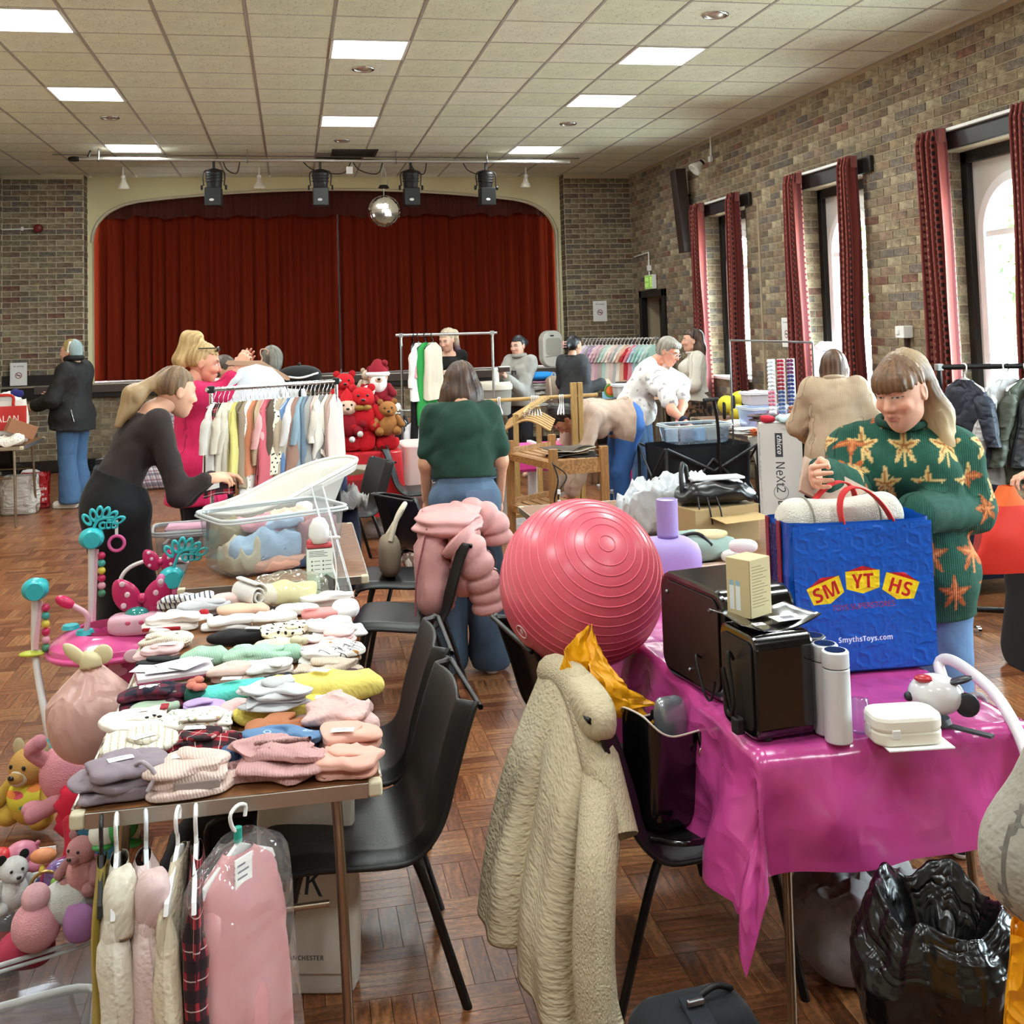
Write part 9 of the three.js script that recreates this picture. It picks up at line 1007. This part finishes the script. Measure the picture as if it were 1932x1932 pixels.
// coats on the rack, skirted tables and the red bag at the right
{const a=Zp(1772,702,-5.75),b=Zp(2080,700,-5.35);a.y=b.y=1.46;const t=thing('coat_rack','black wheeled clothes rack with padded coats at the right','clothes rail');railParts(t,a,b,{mat:MAT.blackMetal,r:0.016,over:0.0});for(const p of[a,b])mesh('castor',[cyl(0.025,0.025,0.02,0,0,0).rotateZ(PI/2).translate(p.x,0.028,p.z+0.24)],MAT.chrome,t);
const dir=Math.atan2(b.x-a.x,b.z-a.z),m=(f)=>M(f,0.6,{bumpMap:BUMP.crumple,bumpScale:0.01});[['navy quilted jacket with cream cuffs, leftmost on the coat rack',0x10172a,0.16],['pale grey fleece-lined jacket second on the coat rack',0xa9a6a4,0.42],['olive green parka third on the coat rack',0x3b3f30,0.55],['charcoal padded coat fourth on the coat rack',0x2a2c30,0.68],['navy padded coat at the cut-off end of the coat rack',0x171c2c,0.8]].forEach(([lab,f,k],i)=>{const p=a.clone().lerp(b,k);p.y+=0.018;hung(lab,m(f),p,dir+PI/2+(i?0.75:-1.1),{group:'coats on the black rack',cat:'coat',W:0.2,L:i?0.52:0.42,T:0.05,sleeve:i?0.42:0.3,sr:0.075,sang:0.35,style:'plain',hanger:MAT.white,folds:3,parts:i===0?[['fleece_cuff',[lump(0.05,0.03,0.045,3,8).translate(0.3,-0.45,0)],fleece(0xd9d4cc)]]:[]});});
const q=thing('skirted_table','table under a dark navy cloth below the coat rack','table',[4.05,0,-6.55]);mesh('tablecloth',[loft([[0.5,0.3,0.1],[0.48,0.28,0.7],[0.46,0.26,0.74],[0.001,0.001,0.74]],8,60)],c(0x131a30),q);mesh('paper_on_top',[box(0.3,0.01,0.16,-0.2,0.747,0.1)],MAT.paper,q);const k=thing('skirted_table','table under a black fitted cloth cut off at the right edge','table',[3.86,0,-4.86]);mesh('tablecloth',[loft([[0.36,0.28,0.0],[0.33,0.25,0.35],[0.35,0.27,0.74],[0.001,0.001,0.745]],8,60,(s,u)=>{if(s[1]<0.3)s[1]+=0.1*(1-s[1]/0.3)*(0.5-0.5*cos(u*8*PI));})],c(0x0e0f11),k);
const r=thing('red_bag','red and orange patterned bag held up at the right edge','bag',Zp(1895,1010,-4.45));mesh('bag_body',[loft([[0.13,0.05,-0.16],[0.17,0.07,-0.1],[0.15,0.06,0.02],[0.06,0.03,0.14],[0.02,0.015,0.22]],3,40,(s,u,w)=>{s[0]+=0.03*noise(s[1]*8,u*5,2)-0.15*(s[1]<0?0:-s[1]);s[2]+=0.02*noise(u*6,s[1]*9,4);})],label2d(0.4,0.4,(x)=>{x.fillStyle='#d42a18';x.fillRect(0,0,256,256);x.fillStyle='#e0601c';x.fillRect(0,190,256,66);x.fillStyle='#8e1712';x.fillRect(90,80,50,50);x.fillStyle='#e8a8a0';x.fillRect(60,120,40,34);}),r);}
// ================================================================ LIGHTING BAR, MIRROR BALL, WALL FITTINGS
{const Y=3.83,A=F(140,300,Y),B=F(1075,306,Y),t=thing('lighting_bar','long silver pipe under the ceiling carrying the stage lanterns','lighting bar'),on=(px)=>A.clone().lerp(B,(px-140)/935);mesh('pipe',[rod(A,B,0.024,0.024,16)],metal(0xc9c9c6,0.35),t);for(const px of[182,445,725,905])mesh('hanger_rod',[rod(on(px),on(px).setY(CEIL),0.006),new THREE.TorusGeometry(0.03,0.008,6,16).rotateY(PI/2).translate(...on(px).toArray())],MAT.steel,t);mesh('conduit',[rod(on(90).setY(CEIL-0.02),on(1112).setY(CEIL-0.02),0.007)].map((g)=>g.translate(0,0,-0.4)),MAT.steel,t);mesh('plug',[lump(0.07,0.03,0.03,3,8).translate(...A.toArray()),rod(A.clone().add(v(0.15,0.02,0)),A.clone().add(v(0.18,0.1,0)),0.012)],MAT.black,t);
for(const[p,q]of[[400,432],[545,640],[640,700],[752,785],[855,905]])mesh('cable',[tube([on(p),on(p).lerp(on(q),0.25).add(v(0,-0.12,0.02)),on(p).lerp(on(q),0.8).add(v(0,-0.16,0.02)),on(q)],0.007,24,6)],MAT.black,t);mesh('socket_box',[box(0.08,0.09,0.06,0,0,0,0.006).translate(...on(635).add(v(0,-0.12,0)).toArray())],MAT.white,t);
let proto;[[384,'stage lantern hanging leftmost on the lighting bar'],[580,'stage lantern hanging second from the left on the bar'],[753,'stage lantern hanging just right of the mirror ball'],[902,'stage lantern hanging rightmost on the lighting bar']].forEach(([px,lab])=>{const p=on(px);p.y-=0.03;if(proto)return dup(proto,p,0.1*(px-640)/300,lab);const s=proto=thing('stage_lantern',lab,'lamp',p,-0.08,'black stage lanterns');mesh('clamp',[box(0.03,0.1,0.03,0,-0.03,0,0.006)],MAT.black,s);mesh('yoke',[tube([[-0.12,-0.28,0],[-0.12,-0.12,0],[0,-0.09,0],[0.12,-0.12,0],[0.12,-0.28,0]],0.008,30,6)],MAT.black,s);mesh('lamp_house',[cyl(0.085,0.1,0.2,0,-0.22,0.0,24),ball(0.1,0,-0.13,0,1,0.6,1),...[0,1,2].map((i)=>new THREE.TorusGeometry(0.1,0.006,6,24).rotateX(PI/2).translate(0,-0.15-i*0.035,0))].map((g)=>g.rotateX(0.12)),M(0x0c0d0e,0.45),s);mesh('barrel',[box(0.19,0.22,0.17,0,-0.42,0.03,0.01)],M(0x0f1112,0.45),s);mesh('emblem',[ball(0.016,-0.01,-0.46,0.118,1.8,1,0.2)],M(0xd0d0d0,0.5),s);for(const k of[-1,1])mesh('knob',[cyl(0.03,0.03,0.02,0,0,0,8).rotateZ(PI/2).translate(k*0.14,-0.3,0)],MAT.black,s);});
[[229,'white spotlight on the ceiling left of the first stage lantern'],[488,'white spotlight on the ceiling between the first two stage lanterns'],[996,'white spotlight on the ceiling near the right end of the bar']].forEach(([px,lab])=>{const s=thing('ceiling_spotlight',lab,'lamp',F(px,312,CEIL).add(v(0,0,-0.15)),0,'white ceiling spotlights');mesh('stem',[rod([0,0,0],[0,-0.1,0],0.012),ball(0.03,0,-0.13,0)],MAT.white,s);mesh('shade',[lathe([[0.03,-0.15],[0.035,-0.19],[0.07,-0.25],[0.078,-0.28],[0.06,-0.285],[0,-0.27]],24).rotateX(0.15)],M(0xe3ded0,0.4),s);});
const m=thing('mirror_ball','silver mirror ball hanging in front of the stage curtain','mirror ball',on(700).setY(0)),y=Zp(700,397,A.z).y,R=0.195;mesh('motor',[cyl(0.07,0.05,0.035,0,y+R+0.11,0)],MAT.black,m);mesh('chain',[rod([0,y+R,0],[0,y+R+0.1,0],0.006),rod([-0.05,y+R+0.12,0],[0,Y,0],0.003),rod([0.05,y+R+0.12,0],[0,Y,0],0.003)],MAT.steel,m);mesh('core',[ball(R-0.004,0,y,0,1,1,1,32)],M(0x55585a,0.5),m);
const tile=box(0.0165,0.0165,0.003),mir=M(0xe6e6e3,0.06,{metalness:1}),L=[];for(let i=1;i<34;i++){const th=i/34*PI,n=max(1,Math.round(2*PI*R*sin(th)/0.018));for(let k=0;k<n;k++){const a=k/n*2*PI;L.push(v(sin(th)*cos(a),cos(th),sin(th)*sin(a)));}}L.sort((p,q)=>q.z-p.z);const seat=(o,d)=>{o.position.set(d.x*R,y+d.y*R,d.z*R);o.lookAt(o.position.clone().add(d).add(v(rr(-0.05,0.05),rr(-0.05,0.05),0)));};L.slice(0,300).forEach((d)=>seat(mesh('mirror_tile',tile,mir,m),d));const im=new THREE.InstancedMesh(tile,mir,L.length-300),o=new THREE.Object3D();im.name='mirror_tile';L.slice(300).forEach((d,i)=>{seat(o,d);o.updateMatrix();im.setMatrixAt(i,o.matrix);});stuff(im);m.add(im);}
const onWall=(lab,name,cat,px,py,fn,dx=0.02)=>{const p=Xp(px,py,XR-dx),t=thing(name,lab,cat,p,-PI/2);fn(t);return t;};
onWall('tall dark brown column loudspeaker tilted forward on the right wall','column_speaker','loudspeaker',1287,398,(t)=>{mesh('case',[box(0.2,1.05,0.14,0,0,0,0.006).rotateX(0.08)],M(0x2a1a15,0.5),t);mesh('bracket',[rod([0,0.2,0],[0,0.2,-0.14],0.01),rod([0,-0.4,-0.03],[0,-0.4,-0.14],0.01)],MAT.black,t);},0.13);
onWall('white spotlight on a conduit high on the right wall','wall_spotlight','lamp',1342,300,(t)=>{mesh('conduit',[rod([0,0,0],[0,0.32,0],0.012),box(0.07,0.07,0.04,0,0,0.01,0.006)],MAT.white,t);mesh('shade',[lathe([[0.03,0],[0.035,0.05],[0.08,0.14],[0.085,0.17],[0.07,0.17]],24).rotateX(2.3).translate(0.05,-0.03,0.12)],plas(0xe0ddd4,0.4),t);mesh('band',[cyl(0.038,0.038,0.03,0,0.03,0).rotateX(2.3).translate(0.05,-0.03,0.12)],MAT.black,t);});
onWall('green illuminated fire exit sign above the door','exit_sign','sign',1230,532,(t)=>{mesh('case',[box(0.34,0.2,0.06,0,0,0.02,0.006)],MAT.white,t);mesh('legend',[sheet((u,w)=>[(u-0.5)*0.32,0.09-0.18*w,0.052],1,1,0.001)],M(0xffffff,0.4,{map:canvas(256,144,(x)=>{x.fillStyle='#16452a';x.fillRect(0,0,256,144);x.fillStyle='#d9f08a';x.font='bold 58px sans-serif';x.fillText('FIRE',8,62);x.fillText('EXIT',8,126);x.fillRect(190,20,50,104);x.fillStyle='#16452a';x.beginPath();x.arc(212,42,9,0,7);x.fill();x.fillRect(204,52,18,40);x.fillRect(198,90,10,26);x.fillRect(216,90,10,26);}),emissive:new THREE.Color(0.35,0.6,0.12),emissiveIntensity:0.35}),t);mesh('conduit',[rod([-0.1,0.28,0],[-0.1,0.1,0],0.01),rod([-0.1,0.42,0],[-0.1,0.28,0],0.01),rod([-0.1,0.42,0],[-0.75,0.4,0],0.01),box(0.07,0.08,0.05,-0.1,0.2,0.0,0.006)],MAT.white,t);},0.03);
onWall('white isolator switch with brown conduit between the windows','wall_switch','switch',1712,626,(t)=>{mesh('switch_box',[box(0.13,0.1,0.09,0,0,0.03,0.008),box(0.05,0.04,0.01,-0.02,0,0.08,0.004)],MAT.white,t);mesh('conduit',[box(0.035,0.32,0.03,0,-0.21,0.01,0.004)],M(0x3a2620,0.6),t);});
const noSmoke=label2d(0.21,0.3,(x,W,H)=>{x.fillStyle='#e6e6e3';x.fillRect(0,0,W,H);x.fillStyle='#2a2a2c';x.font='bold 26px sans-serif';x.fillText('No  Smoking',52,66);x.lineWidth=11;x.strokeStyle='#8a3036';x.beginPath();x.arc(128,205,46,0,7);x.moveTo(96,172);x.lineTo(160,238);x.stroke();x.fillStyle='#2a2a2c';x.fillRect(92,200,70,11);});
{const P=(lab,p,turn)=>{const t=thing('notice',lab,'sign',p,turn);mesh('paper',[box(0.21,0.3,0.003)],MAT.paper,t);mesh('print',[sheet((u,w)=>[(u-0.5)*0.208,0.149-0.298*w,0.0022],1,1,0.0003)],noSmoke,t);};P('white no smoking notice on the brick pier right of the stage',Zp(1132,587,ZB+0.01),0);P('white no smoking notice standing on the stage edge at the left',Zp(35,706,ZB+0.06),0);P('white no smoking notice on the right wall behind a curtain',Xp(1484,627,XR-0.012),-PI/2);}
{const t=thing('alarm_sounder','dark red fire alarm sounder on the left brick pier','alarm',Zp(72,431,ZB+0.03));mesh('sounder_body',[lathe([[0,0.05],[0.04,0.05],[0.055,0.02],[0.06,-0.02],[0,-0.02]],24).rotateX(PI/2)],plas(0x6e1216,0.4),t);mesh('conduit',[rod([-0.05,0,-0.015],[-0.46,-0.01,-0.015],0.009),box(0.03,0.05,0.02,-0.2,0,-0.012)],MAT.white,t);}
{const t=thing('mains_cable','thin white conduit running up the right wall between windows','conduit',[XR-0.012,0,-11.02]);mesh('conduit',[box(0.02,3.0,0.025,0,1.55,0,0.003)],M(0xa39378,0.7),t);}
scene.traverse((o)=>{if(o.isMesh&&o.geometry&&!o.geometry.attributes.uv)o.geometry.setAttribute('uv',new THREE.BufferAttribute(new Float32Array(o.geometry.attributes.position.count*2),2));});
renderer.render(scene,camera);
